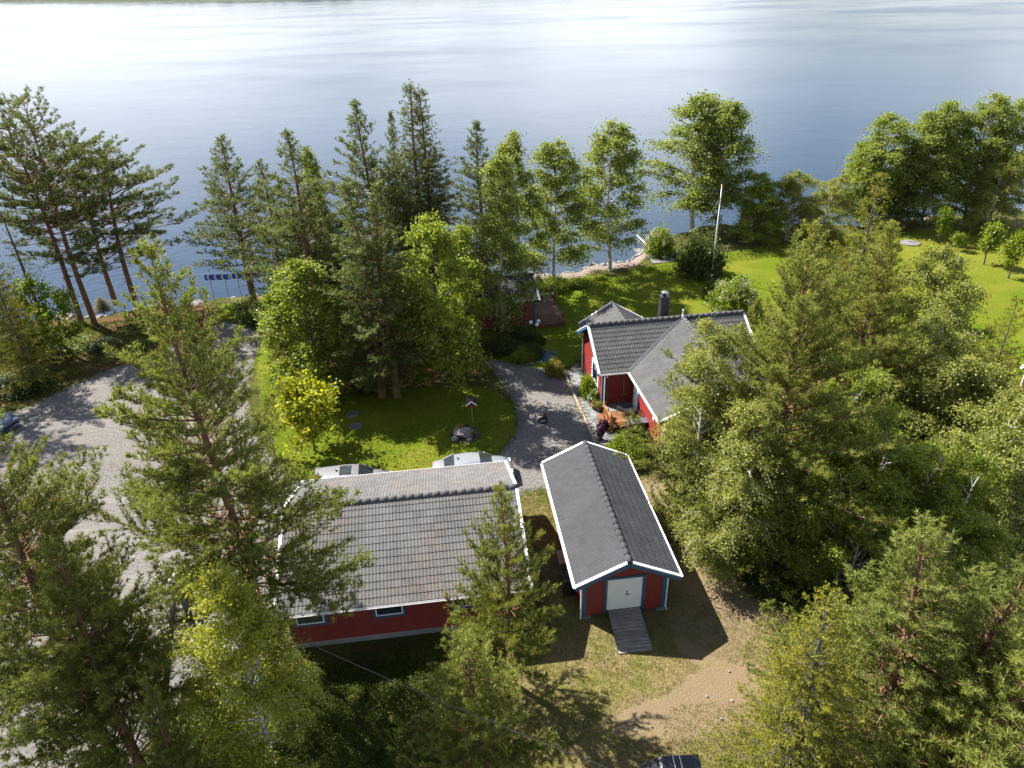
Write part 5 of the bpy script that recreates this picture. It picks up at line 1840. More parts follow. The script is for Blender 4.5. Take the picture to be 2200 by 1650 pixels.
def leaves(C, rs, size, tint, droop=0.5, up=0.6):
    """rhombic leaves at points C"""
    n = len(C)
    A = unit(rs.normal(size=(n, 3)) + np.array([0, 0, -droop]))
    N = unit(rs.normal(size=(n, 3)) + np.array([0, 0, up]))
    S = unit(np.cross(A, N))
    s = size * rs.uniform(0.65, 1.3, (n, 1))
    V = np.stack([C, C + A * s * 0.45 + S * s * 0.36, C + A * s, C + A * s * 0.45 - S * s * 0.36], 1).reshape(-1, 3)
    F = np.arange(n * 4).reshape(-1, 4)
    ti = np.repeat(tint + rs.uniform(-0.22, 0.22, n), 4)
    return V, F, ti


MAT['bark_pine'] = stdmat('pine_bark', (0.10, 0.055, 0.03), (0.20, 0.105, 0.055), 3.0, 0.9, 0.02, 14)
MAT['bark_dark'] = stdmat('grey_bark', (0.05, 0.042, 0.036), (0.11, 0.095, 0.08), 3.0, 0.9, 0.02, 14)


def birch_bark():
    m, nt, b = new_mat('birch_bark')
    pos = n_pos(nt)
    mp = nt.nodes.new('ShaderNodeMapping')
    mp.inputs['Scale'].default_value = (1.5, 1.5, 5.0)
    nt.links.new(pos, mp.inputs['Vector'])
    f = n_range(nt, n_noise(nt, 2.2, 5.0, 0.65, mp.outputs['Vector']), 0.50, 0.60)
    c = n_mix(nt, f, (0.50, 0.47, 0.43), (0.05, 0.045, 0.04))
    nt.links.new(c, b.inputs['Base Color'])
    b.inputs['Roughness'].default_value = 0.8
    return m


MAT['bark_birch'] = birch_bark()
MAT['twig'] = stdmat('birch_twigs', (0.045, 0.032, 0.026), (0.10, 0.075, 0.06), 4.0, 0.85)
MAT['needle'] = leafmat('pine_needles', (0.050, 0.074, 0.018), (0.200, 0.224, 0.046), (0.26, 0.28, 0.035), 0.36, 0.55)
MAT['needle_y'] = leafmat('pine_needles_light', (0.062, 0.084, 0.018), (0.228, 0.242, 0.046), (0.30, 0.315, 0.035), 0.37, 0.55)
MAT['needle_far'] = leafmat('pine_needles_far', (0.038, 0.060, 0.018), (0.140, 0.168, 0.042), (0.18, 0.21, 0.035), 0.33, 0.55)
MAT['needle_spruce'] = leafmat('spruce_needles', (0.048, 0.062, 0.012), (0.235, 0.230, 0.026), (0.30, 0.28, 0.02), 0.34, 0.55)
MAT['needle_spruce_dark'] = leafmat('dark_spruce_needles', (0.034, 0.048, 0.014), (0.150, 0.160, 0.028), (0.18, 0.19, 0.022), 0.30, 0.55)
MAT['birch'] = leafmat('birch_leaves', (0.066, 0.106, 0.014), (0.210, 0.260, 0.040), (0.34, 0.40, 0.032), 0.44, 0.5, spec=0.35)
MAT['birch_pale'] = leafmat('birch_leaves_pale', (0.088, 0.112, 0.025), (0.260, 0.275, 0.068), (0.35, 0.37, 0.055), 0.43, 0.5, spec=0.35)
MAT['birch_far'] = leafmat('birch_leaves_far', (0.072, 0.108, 0.022), (0.215, 0.255, 0.056), (0.32, 0.38, 0.048), 0.44, 0.55)
MAT['birch_young'] = leafmat('young_birch_leaves', (0.10, 0.125, 0.015), (0.27, 0.285, 0.04), (0.43, 0.43, 0.035), 0.48, 0.5)
MAT['maple'] = leafmat('maple_leaves', (0.11, 0.15, 0.012), (0.26, 0.29, 0.02), (0.46, 0.46, 0.02), 0.48, 0.5)
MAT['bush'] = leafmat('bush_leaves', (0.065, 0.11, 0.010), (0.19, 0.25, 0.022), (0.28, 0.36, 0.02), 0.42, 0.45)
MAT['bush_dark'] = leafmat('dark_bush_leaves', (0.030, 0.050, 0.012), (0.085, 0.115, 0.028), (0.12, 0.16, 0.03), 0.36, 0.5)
MAT['bush_yellow'] = leafmat('yellow_bush_leaves', (0.11, 0.105, 0.020), (0.27, 0.24, 0.05), (0.36, 0.32, 0.04), 0.42, 0.5)
MAT['purple_leaf'] = leafmat('purple_leaves', (0.030, 0.012, 0.020), (0.09, 0.04, 0.06), (0.08, 0.03, 0.05), 0.3, 0.5)
MAT['blossom'] = leafmat('cream_blossom', (0.26, 0.27, 0.13), (0.44, 0.44, 0.26), (0.6, 0.58, 0.4), 0.3, 0.6)
MAT['petal_white'] = leafmat('white_petals', (0.55, 0.55, 0.52), (0.75, 0.75, 0.72), (0.6, 0.6, 0.55), 0.3, 0.6)
MAT['petal_pink'] = leafmat('pink_petals', (0.40, 0.12, 0.16), (0.6, 0.22, 0.28), (0.5, 0.15, 0.2), 0.3, 0.6)
MAT['petal_orange'] = leafmat('orange_petals', (0.5, 0.12, 0.02), (0.65, 0.30, 0.03), (0.6, 0.25, 0.02), 0.3, 0.6)
MAT['grass_dry'] = leafmat('dry_grass', (0.10, 0.10, 0.025), (0.30, 0.245, 0.10), (0.28, 0.27, 0.06), 0.3, 0.7)
MAT['grass'] = leafmat('green_grass', (0.06, 0.09, 0.010), (0.18, 0.205, 0.025), (0.22, 0.28, 0.02), 0.35, 0.6)
MAT['heath'] = leafmat('blueberry_leaves', (0.032, 0.060, 0.010), (0.115, 0.155, 0.022), (0.16, 0.21, 0.02), 0.35, 0.5)


def conifer(seed, h, R, cb, kind='pine', whorl=0.5, nb=5, sub=0.26, shoot=0.13, k=9, ln=0.12, w=0.018, top_pow=0.8, lean=0.0, ragged=0.25, el=(8, 58), bare_wood=True, tw=0.02):
    """returns trunk mesh data and crown arrays"""
    rs = np.random.RandomState(seed)
    wd = Wood()
    m = 14
    tz = np.linspace(0, 1, m)
    ph = rs.uniform(0, 6.28, 4)
    ax = 0.016 * h * (np.sin(tz * 3.1 + ph[0]) * tz + 0.5 * np.sin(tz * 7 + ph[1]) * tz) * (1 if kind != 'spruce' else 0.3) + lean * h * tz ** 1.5
    ay = 0.016 * h * (np.sin(tz * 2.7 + ph[2]) * tz + 0.5 * np.sin(tz * 6 + ph[3]) * tz) * (1 if kind != 'spruce' else 0.3)
    ax -= ax[0]; ay -= ay[0]
    TP = np.stack([ax, ay, tz * h * 0.985], -1)
    r0 = tw * h * 0.5 + 0.06
    wd.limb(TP, r0, 0.02, 9)

    def trunk_at(z):
        return np.array([np.interp(z, TP[:, 2], TP[:, 0]), np.interp(z, TP[:, 2], TP[:, 1]), z])
    Cs, Ds, Ts = [], [], []
    z = cb * h
    wi = 0
    while z < h * 0.985:
        t = (z - cb * h) / (h * (1 - cb))
        if kind == 'old':
            prof = (1 - t) ** 0.45 * (0.35 + 0.65 * min(1.0, t / 0.25))
        elif kind == 'spruce':
            prof = (1 - t) ** 0.9 * (0.7 + 0.3 * min(1, t / 0.08))
        else:
            prof = (1 - t) ** top_pow * (0.72 + 0.38 * min(1.0, t / 0.20)) + 0.03 * (1 - t)
        nbr = (nb if t < 0.72 else max(3, nb - 2)) + rs.randint(-1, 2)
        a0 = rs.uniform(0, 6.28)
        for b in range(max(2, nbr)):
            az = a0 + 6.283 * b / max(2, nbr) + rs.normal(0, 0.28)
            L = R * prof * (1 + rs.normal(0, ragged))
            if kind == 'old' and rs.rand() < 0.30: continue
            if kind == 'pine' and rs.rand() < 0.12: continue
            if kind == 'pine': L *= 1 + 0.22 * np.sin(az * 2 + ph[0] + z * 0.35) + 0.12 * np.sin(az * 3 + ph[1] - z * 0.6)
            L = float(np.clip(L, 0.05 + 0.13 * (1 - t), R * 1.35))
            e0 = np.radians(el[0] + (el[1] - el[0]) * t ** 1.1 + rs.normal(0, 7))
            base = trunk_at(z + rs.normal(0, 0.06))
            npt = 6
            s = np.linspace(0, 1, npt)[:, None]
            dirh = np.array([np.cos(az), np.sin(az), 0])
            if kind == 'spruce':
                bend = -0.10 * (1 - t) * s ** 1.3 * L + 0.14 * s ** 3 * L
            elif kind == 'old':
                bend = 0.10 * L * s ** 2 + 0.06 * L * np.sin(5 * s + rs.uniform(0, 6))
            else:
                bend = 0.16 * L * s ** 2.2
            side = np.array([-np.sin(az), np.cos(az), 0])
            P = base + dirh * (L * np.cos(e0)) * s + np.array([0, 0, 1.0]) * (L * np.sin(e0) * s + bend) + side * (0.08 * L * np.sin(3 * s + rs.uniform(0, 6)) * s)
            rb = 0.010 + 0.012 * L * (0.9 if kind != 'spruce' else 0.6)
            wd.limb(P, rb, 0.006, 4)
            # side shoots
            nsub = max(1 if t > 0.72 else 3, int(L / sub))
            start = 0.20 if kind == 'pine' else (0.45 if kind == 'old' else 0.12)
            if L < 0.8: start = 0.05
            if kind == 'pine' and t < 0.35: start = 0.26 - 0.2 * t
            ss = start + (1 - start) * (np.arange(nsub) + rs.uniform(0, 1, nsub)) / nsub
            ss = np.append(ss, [1.0] if t > 0.72 else [1.0, 0.97])
            for q in ss:
                f = q * (npt - 1)
                i0 = min(npt - 2, int(f))
                p = P[i0] + (P[i0 + 1] - P[i0]) * (f - i0)
                d = unit(P[i0 + 1] - P[i0])
                sg = 1 if rs.rand() < 0.5 else -1
                if kind == 'spruce':
                    dv = unit(d * rs.uniform(0.5, 1.0) + side * sg * rs.uniform(0.5, 1.0) + np.array([0, 0, rs.uniform(-0.35, 0.05)]))
                    Ls = (0.30 * L * (1.05 - q) + 0.16) * rs.uniform(0.7, 1.2)
                else:
                    dv = unit(d * rs.uniform(0.6, 1.1) + side * sg * rs.uniform(0.2, 0.95) + np.array([0, 0, rs.uniform(-0.05, 0.65)]))
                    Ls = (0.36 * L * (1.0 - q * 0.8) * (0.6 if kind == 'old' else 1.0) + 0.14) * rs.uniform(0.7, 1.25)
                if q >= 0.97:
                    dv = unit(d + rs.normal(0, 0.15, 3) + np.array([0, 0, 0.25 if kind != 'spruce' else 0.0]))
                    Ls = 0.22
                ns = max(2, int(Ls / shoot))
                u = (np.arange(ns) + 0.6) / ns
                if kind == 'old': u = 0.45 + 0.55 * u
                pts = p + dv * (Ls * u)[:, None] + rs.normal(0, 0.025, (ns, 3))
                if kind != 'spruce':
                    pts[:, 2] += 0.10 * Ls * u ** 2
                    dd = unit(dv + rs.normal(0, 0.35, (ns, 3)) + np.array([0, 0, 0.55]))
                else:
                    dd = unit(dv + side * rs.choice([-1, 1], (ns, 1)) * 0.8 + rs.normal(0, 0.25, (ns, 3)) + np.array([0, 0, -0.12]))
                Cs.append(pts)
                Ds.append(dd)
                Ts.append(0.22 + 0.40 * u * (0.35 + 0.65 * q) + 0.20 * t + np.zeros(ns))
                if Ls > 0.45 and bare_wood:
                    wd.limb(np.stack([p, p + dv * Ls * 0.9]), 0.007 + 0.004 * Ls, 0.004, 3)
        z += whorl * (0.70 + 0.45 * (1 - t)) * rs.uniform(0.75, 1.25) * (1.0 if kind != 'old' else 1.1)
        wi += 1
    # leader
    nl = 7
    zz = np.linspace(h * 0.94, h, nl)
    Cs.append(np.stack([np.full(nl, TP[-1, 0]), np.full(nl, TP[-1, 1]), zz], -1) + rs.normal(0, 0.02, (nl, 3)))
    Ds.append(unit(rs.normal(0, 0.4, (nl, 3)) + np.array([0, 0, 1.0])))
    Ts.append(np.full(nl, 0.8))
    # dead twiggy stubs below the crown
    if kind in ('pine', 'old') and cb > 0.08:
        for _ in range(int(10 + h)):
            zq = rs.uniform(0.25 * cb * h, cb * h * 1.15)
            az = rs.uniform(0, 6.28)
            L = rs.uniform(0.3, 1.2) * (R / 4 + 0.4)
            b0 = trunk_at(zq)
            d = np.array([np.cos(az), np.sin(az), rs.uniform(-0.1, 0.3)])
            wd.limb(np.stack([b0, b0 + d * L * 0.6, b0 + d * L + np.array([0, 0, -0.05])]), 0.018, 0.005, 3)
    C, D, T = np.concatenate(Cs), np.concatenate(Ds), np.concatenate(Ts)
    V, F, ti = needles(C, D, rs, k, ln, w, 0.85 if kind != 'spruce' else 0.75, T, 0.5 * ln + 0.08)
    return wd, V, F, ti


def broadleaf(seed, h, R, cb=0.14, nl=34, twigs=13, per=46, size=0.09, weep=0.55, stems=1, shape='birch', el=(28, 62), tw=0.016, inner=0.25):
    rs = np.random.RandomState(seed)
    wd = Wood()
    Cs, Ts = [], []
    for sidx in range(stems):
        ox, oy = (0, 0) if stems == 1 else (rs.normal(0, 0.25), rs.normal(0, 0.25))
        lx, ly = (rs.normal(0, 0.025), rs.normal(0, 0.025)) if stems == 1 else (rs.normal(0, 0.10), rs.normal(0, 0.10))
        hh = h * (1 if sidx == 0 else rs.uniform(0.75, 0.95))
        tz = np.linspace(0, 1, 12)
        ph = rs.uniform(0, 6.28, 2)
        TP = np.stack([ox + lx * hh * tz + 0.02 * hh * np.sin(4 * tz + ph[0]) * tz, oy + ly * hh * tz + 0.02 * hh * np.sin(4 * tz + ph[1]) * tz, tz * hh * 0.97], -1)
        wd.limb(TP, tw * h * 0.5 + 0.045, 0.012, 8)
        nlim = nl // stems
        zs = cb + (0.985 - cb) * (np.arange(nlim) + rs.uniform(0, 1, nlim)) / nlim
        for zt in zs:
            t = (zt - cb) / (1 - cb)
            if shape == 'birch':
                prof = np.sin(np.pi * min(1, (t * 0.80 + 0.18))) ** 0.8 * (1 - 0.35 * t) + 0.06
            elif shape == 'round':
                prof = np.sqrt(max(0.02, 1 - (2 * t - 0.9) ** 2))
            else:
                prof = (1 - t) ** 0.7 + 0.08
            L = R * prof * rs.uniform(0.62, 1.18)
            az = rs.uniform(0, 6.28)
            e0 = np.radians(el[0] + (el[1] - el[0]) * t + rs.normal(0, 9))
            base = np.array([np.interp(zt * hh, TP[:, 2], TP[:, 0]), np.interp(zt * hh, TP[:, 2], TP[:, 1]), zt * hh * 0.97])
            dirh = np.array([np.cos(az), np.sin(az), 0])
            side = np.array([-np.sin(az), np.cos(az), 0])
            s = np.linspace(0, 1, 6)[:, None]
            P = base + dirh * L * s * np.cos(e0 * 0.8) + np.array([0, 0, 1]) * (L * np.sin(e0) * s - weep * 0.30 * L * s ** 2.4) + side * 0.10 * L * np.sin(3 * s + rs.uniform(0, 6)) * s
            wd.limb(P, 0.012 + 0.014 * L, 0.006, 4)
            nt_ = max(4, int(twigs * (0.4 + 0.6 * L / R)))
            for q in inner + (1 - inner) * rs.uniform(0, 1, nt_) ** 0.8:
                f = q * 5
                i0 = min(4, int(f))
                p = P[i0] + (P[i0 + 1] - P[i0]) * (f - i0)
                d = unit(P[i0 + 1] - P[i0])
                sg = rs.choice([-1, 1])
                dv = unit(d * rs.uniform(0.3, 1.0) + side * sg * rs.uniform(0.1, 1.0) + np.array([0, 0, rs.uniform(-0.4, 0.5)]))
                Lt = (0.22 * R + 0.30) * rs.uniform(0.5, 1.25)
                u = np.linspace(0.05, 1, per) + rs.uniform(-0.02, 0.02, per)
                c = p + dv * (Lt * u)[:, None] + np.array([0, 0, -1.0]) * (weep * Lt * 0.9 * u ** 2)[:, None]
                c += rs.normal(0, 0.055 + 0.05 * size / 0.09, (per, 3)) * (0.5 + u)[:, None]
                Cs.append(c)
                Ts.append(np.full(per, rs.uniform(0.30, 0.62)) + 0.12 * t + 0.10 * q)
                if rs.rand() < 0.5:
                    uu = np.linspace(0, 1, 3)
                    wd.limb(p + dv * (Lt * uu)[:, None] + np.array([0, 0, -1.0]) * (weep * Lt * 0.9 * uu ** 2)[:, None], 0.008, 0.003, 3)
    C, T = np.concatenate(Cs), np.concatenate(Ts)
    V, F, ti = leaves(C, rs, size, T, droop=0.8 * weep)
    return wd, V, F, ti


PROTO = {}


def proto(key, fn, bark, leaf, *a, **kw):
    """build the two meshes (trunk with limbs, crown) of a tree once"""
    if key not in PROTO:
        wd, V, F, ti = fn(*a, **kw)
        cm = mesh_np('crown', V, F, ti)
        cm.materials.append(MAT[leaf])
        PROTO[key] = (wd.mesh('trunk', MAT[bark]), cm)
    return PROTO[key]


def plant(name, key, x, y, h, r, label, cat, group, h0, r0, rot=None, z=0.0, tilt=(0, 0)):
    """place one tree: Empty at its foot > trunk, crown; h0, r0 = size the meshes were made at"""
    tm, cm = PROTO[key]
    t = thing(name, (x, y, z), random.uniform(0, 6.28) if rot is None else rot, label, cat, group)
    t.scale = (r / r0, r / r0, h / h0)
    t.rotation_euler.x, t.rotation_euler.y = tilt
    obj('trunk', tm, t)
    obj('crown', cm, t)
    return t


# ---- prototypes ---------------------------------------------------------------
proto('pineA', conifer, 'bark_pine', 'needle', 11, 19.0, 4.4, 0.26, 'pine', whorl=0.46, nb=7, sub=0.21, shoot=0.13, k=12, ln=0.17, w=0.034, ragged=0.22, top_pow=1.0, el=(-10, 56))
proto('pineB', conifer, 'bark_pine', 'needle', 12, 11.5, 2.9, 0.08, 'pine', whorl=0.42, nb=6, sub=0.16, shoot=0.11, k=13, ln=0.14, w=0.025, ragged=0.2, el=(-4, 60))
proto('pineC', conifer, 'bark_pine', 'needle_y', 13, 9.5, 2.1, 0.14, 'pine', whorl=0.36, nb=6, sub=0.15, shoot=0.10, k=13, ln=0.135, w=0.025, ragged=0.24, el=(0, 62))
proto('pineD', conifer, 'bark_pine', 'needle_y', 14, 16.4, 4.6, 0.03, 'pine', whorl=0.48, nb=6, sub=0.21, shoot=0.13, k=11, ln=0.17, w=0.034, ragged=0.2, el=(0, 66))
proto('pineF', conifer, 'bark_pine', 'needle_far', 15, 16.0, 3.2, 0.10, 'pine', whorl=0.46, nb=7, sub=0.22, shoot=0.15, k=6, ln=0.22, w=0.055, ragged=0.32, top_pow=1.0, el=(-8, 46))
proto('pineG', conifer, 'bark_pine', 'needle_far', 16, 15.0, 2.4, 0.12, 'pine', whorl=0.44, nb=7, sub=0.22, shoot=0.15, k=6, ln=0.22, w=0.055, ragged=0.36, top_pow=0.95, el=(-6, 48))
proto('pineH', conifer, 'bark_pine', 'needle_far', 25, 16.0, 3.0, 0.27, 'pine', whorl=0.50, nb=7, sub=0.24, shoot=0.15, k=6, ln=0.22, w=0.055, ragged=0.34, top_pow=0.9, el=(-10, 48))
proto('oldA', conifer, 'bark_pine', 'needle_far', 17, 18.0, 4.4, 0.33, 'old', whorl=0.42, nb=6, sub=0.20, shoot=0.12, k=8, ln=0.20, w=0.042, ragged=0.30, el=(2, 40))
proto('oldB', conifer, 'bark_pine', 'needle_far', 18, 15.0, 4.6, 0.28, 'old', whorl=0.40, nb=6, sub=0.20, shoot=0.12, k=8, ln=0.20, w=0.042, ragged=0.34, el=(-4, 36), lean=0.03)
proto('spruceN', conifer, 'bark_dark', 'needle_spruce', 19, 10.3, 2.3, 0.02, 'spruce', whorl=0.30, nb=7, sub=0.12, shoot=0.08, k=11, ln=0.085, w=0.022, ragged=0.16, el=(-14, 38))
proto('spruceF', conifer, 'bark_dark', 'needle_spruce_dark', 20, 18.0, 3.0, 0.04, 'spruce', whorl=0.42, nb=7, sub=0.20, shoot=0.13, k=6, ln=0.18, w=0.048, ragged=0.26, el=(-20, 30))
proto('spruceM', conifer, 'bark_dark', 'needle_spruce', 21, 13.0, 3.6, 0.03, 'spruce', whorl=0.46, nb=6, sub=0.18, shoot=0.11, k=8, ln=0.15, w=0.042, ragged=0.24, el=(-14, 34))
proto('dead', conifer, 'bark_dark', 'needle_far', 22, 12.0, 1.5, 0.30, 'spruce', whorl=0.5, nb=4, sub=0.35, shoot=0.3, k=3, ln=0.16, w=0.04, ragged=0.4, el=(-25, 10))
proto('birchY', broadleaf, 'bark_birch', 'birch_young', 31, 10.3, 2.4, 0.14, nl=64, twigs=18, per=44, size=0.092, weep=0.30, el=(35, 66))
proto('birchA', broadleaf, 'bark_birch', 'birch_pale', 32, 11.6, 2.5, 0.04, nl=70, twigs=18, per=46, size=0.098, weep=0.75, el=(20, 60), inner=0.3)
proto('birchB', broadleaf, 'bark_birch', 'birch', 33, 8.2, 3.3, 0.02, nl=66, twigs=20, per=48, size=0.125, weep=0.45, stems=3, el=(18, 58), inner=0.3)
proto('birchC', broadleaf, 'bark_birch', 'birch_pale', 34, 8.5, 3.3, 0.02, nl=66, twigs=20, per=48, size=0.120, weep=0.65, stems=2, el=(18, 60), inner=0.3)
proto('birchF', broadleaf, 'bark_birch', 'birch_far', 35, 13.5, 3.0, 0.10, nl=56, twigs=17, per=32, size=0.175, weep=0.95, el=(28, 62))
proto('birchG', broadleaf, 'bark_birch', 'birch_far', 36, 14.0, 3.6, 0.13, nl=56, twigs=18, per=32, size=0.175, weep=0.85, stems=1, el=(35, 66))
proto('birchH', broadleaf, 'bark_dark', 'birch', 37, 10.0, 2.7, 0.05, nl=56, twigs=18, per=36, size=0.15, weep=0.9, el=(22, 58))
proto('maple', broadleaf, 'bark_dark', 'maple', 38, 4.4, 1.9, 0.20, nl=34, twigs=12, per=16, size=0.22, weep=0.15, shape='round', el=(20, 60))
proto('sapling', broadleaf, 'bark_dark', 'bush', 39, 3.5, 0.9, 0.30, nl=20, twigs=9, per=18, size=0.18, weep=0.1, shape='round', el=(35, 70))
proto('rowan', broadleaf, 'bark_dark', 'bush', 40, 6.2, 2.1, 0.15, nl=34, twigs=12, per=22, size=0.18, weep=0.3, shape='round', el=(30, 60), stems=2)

# ---- pines near the camera ------------------------------------------------------
G_NEAR = 'trees standing close to the camera'
plant('pine_tree', 'pineA', -10.06, 19.97, 18.9, 4.37, 'very tall pine in front of the left end of the garage', 'tree', G_NEAR, 19.0, 4.4, 0.4)
plant('pine_tree', 'pineC', -13.27, 15.48, 11.3, 2.78, 'bushy pine with yellow shoots in the bottom left corner', 'tree', G_NEAR, 9.5, 2.1, 1.0)
plant('pine_tree', 'pineA', -15.44, 16.97, 15.6, 3.82, 'spreading pine reaching in over the gravel from the left edge', 'tree', G_NEAR, 19.0, 4.4, 3.3)
plant('pine_tree', 'pineC', -0.33, 19.52, 9.9, 1.89, 'slender pine standing before the right end of the garage roof', 'tree', G_NEAR, 9.5, 2.1, 2.0)
plant('pine_tree', 'pineC', -1.57, 15.30, 7.8, 2.32, 'young bright pine at the bottom centre below the slender pine', 'tree', G_NEAR, 9.5, 2.1, 4.4)
plant('pine_tree', 'pineD', 12.10, 26.94, 16.4, 5.61, 'broad pine with orange trunk in front of the right side of the house', 'tree', G_NEAR, 16.4, 4.6, 0.7)
plant('pine_tree', 'pineD', 19.25, 35.54, 13.7, 4.42, 'narrower pine right behind the broad orange-trunked pine', 'tree', G_NEAR, 16.4, 4.6, 3.9)
plant('pine_tree', 'pineB', 12.13, 15.74, 11.1, 3.81, 'dense pine with visible trunk in the lower right of the grove', 'tree', G_NEAR, 11.5, 2.9, 5.2)
plant('pine_tree', 'pineB', 14.63, 15.48, 9.5, 3.52, 'pine cut by the right edge low in the picture', 'tree', G_NEAR, 11.5, 2.9, 2.6)
plant('pine_tree', 'pineC', 13.90, 13.10, 8.9, 3.37, 'dark pine in the bottom right corner', 'tree', G_NEAR, 9.5, 2.1, 0.2)
plant('pine_tree', 'pineB', -10.43, 13.35, 8.4, 1.36, 'small dark pine at the bottom left between strut and young birch', 'tree', G_NEAR, 11.5, 2.9, 4.0)
# ---- birches and spruces near ---------------------------------------------------
plant('birch_tree', 'birchY', -8.68, 15.51, 10.3, 2.28, 'young birch with bright yellow-green leaves before the utility pole', 'tree', G_NEAR, 10.3, 2.4, 0.3)
G_GROVE = 'birches of the right hand grove'
plant('birch_tree', 'birchA', 9.20, 28.81, 11.6, 2.36, 'pale drooping birch leaning against the right gable of the house', 'tree', G_GROVE, 11.6, 2.5, 1.2)
plant('birch_tree', 'birchA', 10.22, 25.88, 9.5, 2.65, 'lower drooping birch at the left rim of the grove beside the dirt', 'tree', G_GROVE, 11.6, 2.5, 3.5)
plant('birch_tree', 'birchB', 16.52, 26.74, 8.1, 3.28, 'leafy birch in the middle of the right grove', 'tree', G_GROVE, 8.2, 3.3, 0.5)
plant('birch_tree', 'birchC', 22.14, 33.49, 8.0, 3.85, 'pale birch in the right grove just behind the middle one', 'tree', G_GROVE, 8.5, 3.3, 1.5)
plant('birch_tree', 'birchC', 26.53, 40.60, 9.8, 3.38, 'pale birch at the back of the grove against the far lawn', 'tree', G_GROVE, 8.5, 3.3, 4.1)
plant('birch_tree', 'birchC', 21.10, 26.88, 8.1, 3.29, 'pale birch in the right grove close to the right edge', 'tree', G_GROVE, 8.5, 3.3, 2.8)
plant('birch_tree', 'birchB', 18.28, 23.31, 7.3, 2.61, 'leafy birch of the right grove behind the dense low pine', 'tree', G_GROVE, 8.2, 3.3, 3.0)
plant('birch_tree', 'birchB', 14.69, 23.45, 6.8, 2.52, 'leafy birch at the lower left rim of the grove by dark shade', 'tree', G_GROVE, 8.2, 3.3, 5.0)
plant('birch_tree', 'birchC', 24.98, 30.77, 7.5, 2.91, 'pale birch cut by the right edge below the spruce', 'tree', G_GROVE, 8.5, 3.3, 0.9)
plant('birch_tree', 'birchB', 15.69, 30.41, 8.5, 2.63, 'shaded birch tucked behind the broad pine', 'tree', G_GROVE, 8.2, 3.3, 1.9)
plant('birch_tree', 'birchB', 17.05, 25.27, 7.1, 2.54, 'leafy birch filling the heart of the right grove', 'tree', G_GROVE, 8.2, 3.3, 2.2)
plant('birch_tree', 'birchB', 12.46, 25.31, 7.2, 2.12, 'leafy birch at the foot of the broad pine above the dark shade', 'tree', G_GROVE, 8.2, 3.3, 0.8)
plant('birch_tree', 'birchC', 25.28, 35.22, 8.2, 3.46, 'pale birch between the back of the grove and the right edge spruce', 'tree', G_GROVE, 8.5, 3.3, 5.6)
plant('birch_tree', 'birchB', 21.51, 38.56, 8.3, 2.85, 'birch rising behind the two pines at the right of the house', 'tree', G_GROVE, 8.2, 3.3, 4.6)
plant('spruce_tree', 'spruceN', 8.57, 14.17, 10.3, 2.75, 'bright green spruce at the bottom right beside the dry grass', 'tree', G_NEAR, 10.3, 2.3, 0.0)
plant('spruce_tree', 'spruceN', 12.35, 13.14, 5.5, 0.87, 'yellow-green tip of a small spruce at the bottom right', 'tree', G_NEAR, 10.3, 2.3, 2.0)
plant('spruce_tree', 'spruceM', 25.33, 32.88, 10.5, 2.62, 'spruce with yellowish branches at the right edge', 'tree', G_NEAR, 13.0, 3.6, 1.0)
plant('spruce_tree', 'spruceM', 23.16, 44.69, 13.9, 4.11, 'tall yellowish spruce rising above the grove before the lake', 'tree', G_NEAR, 13.0, 3.6, 2.5)
# ---- left shore -------------------------------------------------------------------
G_LEFT = 'trees on the left shore'
plant('pine_tree', 'oldA', -37.04, 57.36, 17.8, 4.72, 'tall bare-stemmed old pine, leftmost on the left shore', 'tree', G_LEFT, 18.0, 4.4, 0.0)
plant('pine_tree', 'oldA', -35.75, 57.07, 18.2, 4.69, 'tallest bare-stemmed old pine of the left shore, second from left', 'tree', G_LEFT, 18.0, 4.4, 2.2)
plant('pine_tree', 'oldB', -35.95, 61.36, 14.6, 5.46, 'bare-stemmed old pine third from left on the left shore', 'tree', G_LEFT, 15.0, 4.6, 1.0)
plant('pine_tree', 'oldB', -33.72, 60.66, 14.0, 6.02, 'flat-crowned old pine, rightmost on the left shore', 'tree', G_LEFT, 15.0, 4.6, 0.1)
plant('pine_tree', 'oldA', -41.5, 47.5, 17.0, 4.2, 'tall pine standing mostly outside the left edge above the gravel', 'tree', G_LEFT, 18.0, 4.4, 1.3)
plant('pine_tree', 'oldB', -43.5, 42.5, 16.0, 4.4, 'pine outside the left edge whose shadow falls on the gravel yard', 'tree', G_LEFT, 15.0, 4.6, 2.7)
plant('dead_spruce', 'dead', -37.45, 53.29, 12.2, 1.63, 'nearly bare dead spruce at the left edge by the shore', 'tree', G_LEFT, 12.0, 1.5, 0.0)
plant('spruce_tree', 'spruceM', -34.69, 46.19, 9.6, 2.45, 'dark spruce at the left edge above the parked car', 'tree', G_LEFT, 13.0, 3.6, 0.5)
plant('spruce_tree', 'spruceM', -39.14, 51.72, 10.9, 2.84, 'dark spruce mostly outside the left edge behind the other', 'tree', G_LEFT, 13.0, 3.6, 1.5)
plant('rowan_tree', 'rowan', -35.33, 50.67, 6.2, 2.14, 'light green rowan among the dark trees of the left shore', 'tree', G_LEFT, 6.2, 2.1, 0.5)
plant('spruce_sapling', 'spruceN', -36.44, 60.02, 1.4, 1.08, 'tiny spruce sapling between the old pine stems on the shore', 'tree', G_LEFT, 10.3, 2.3, 0.5)
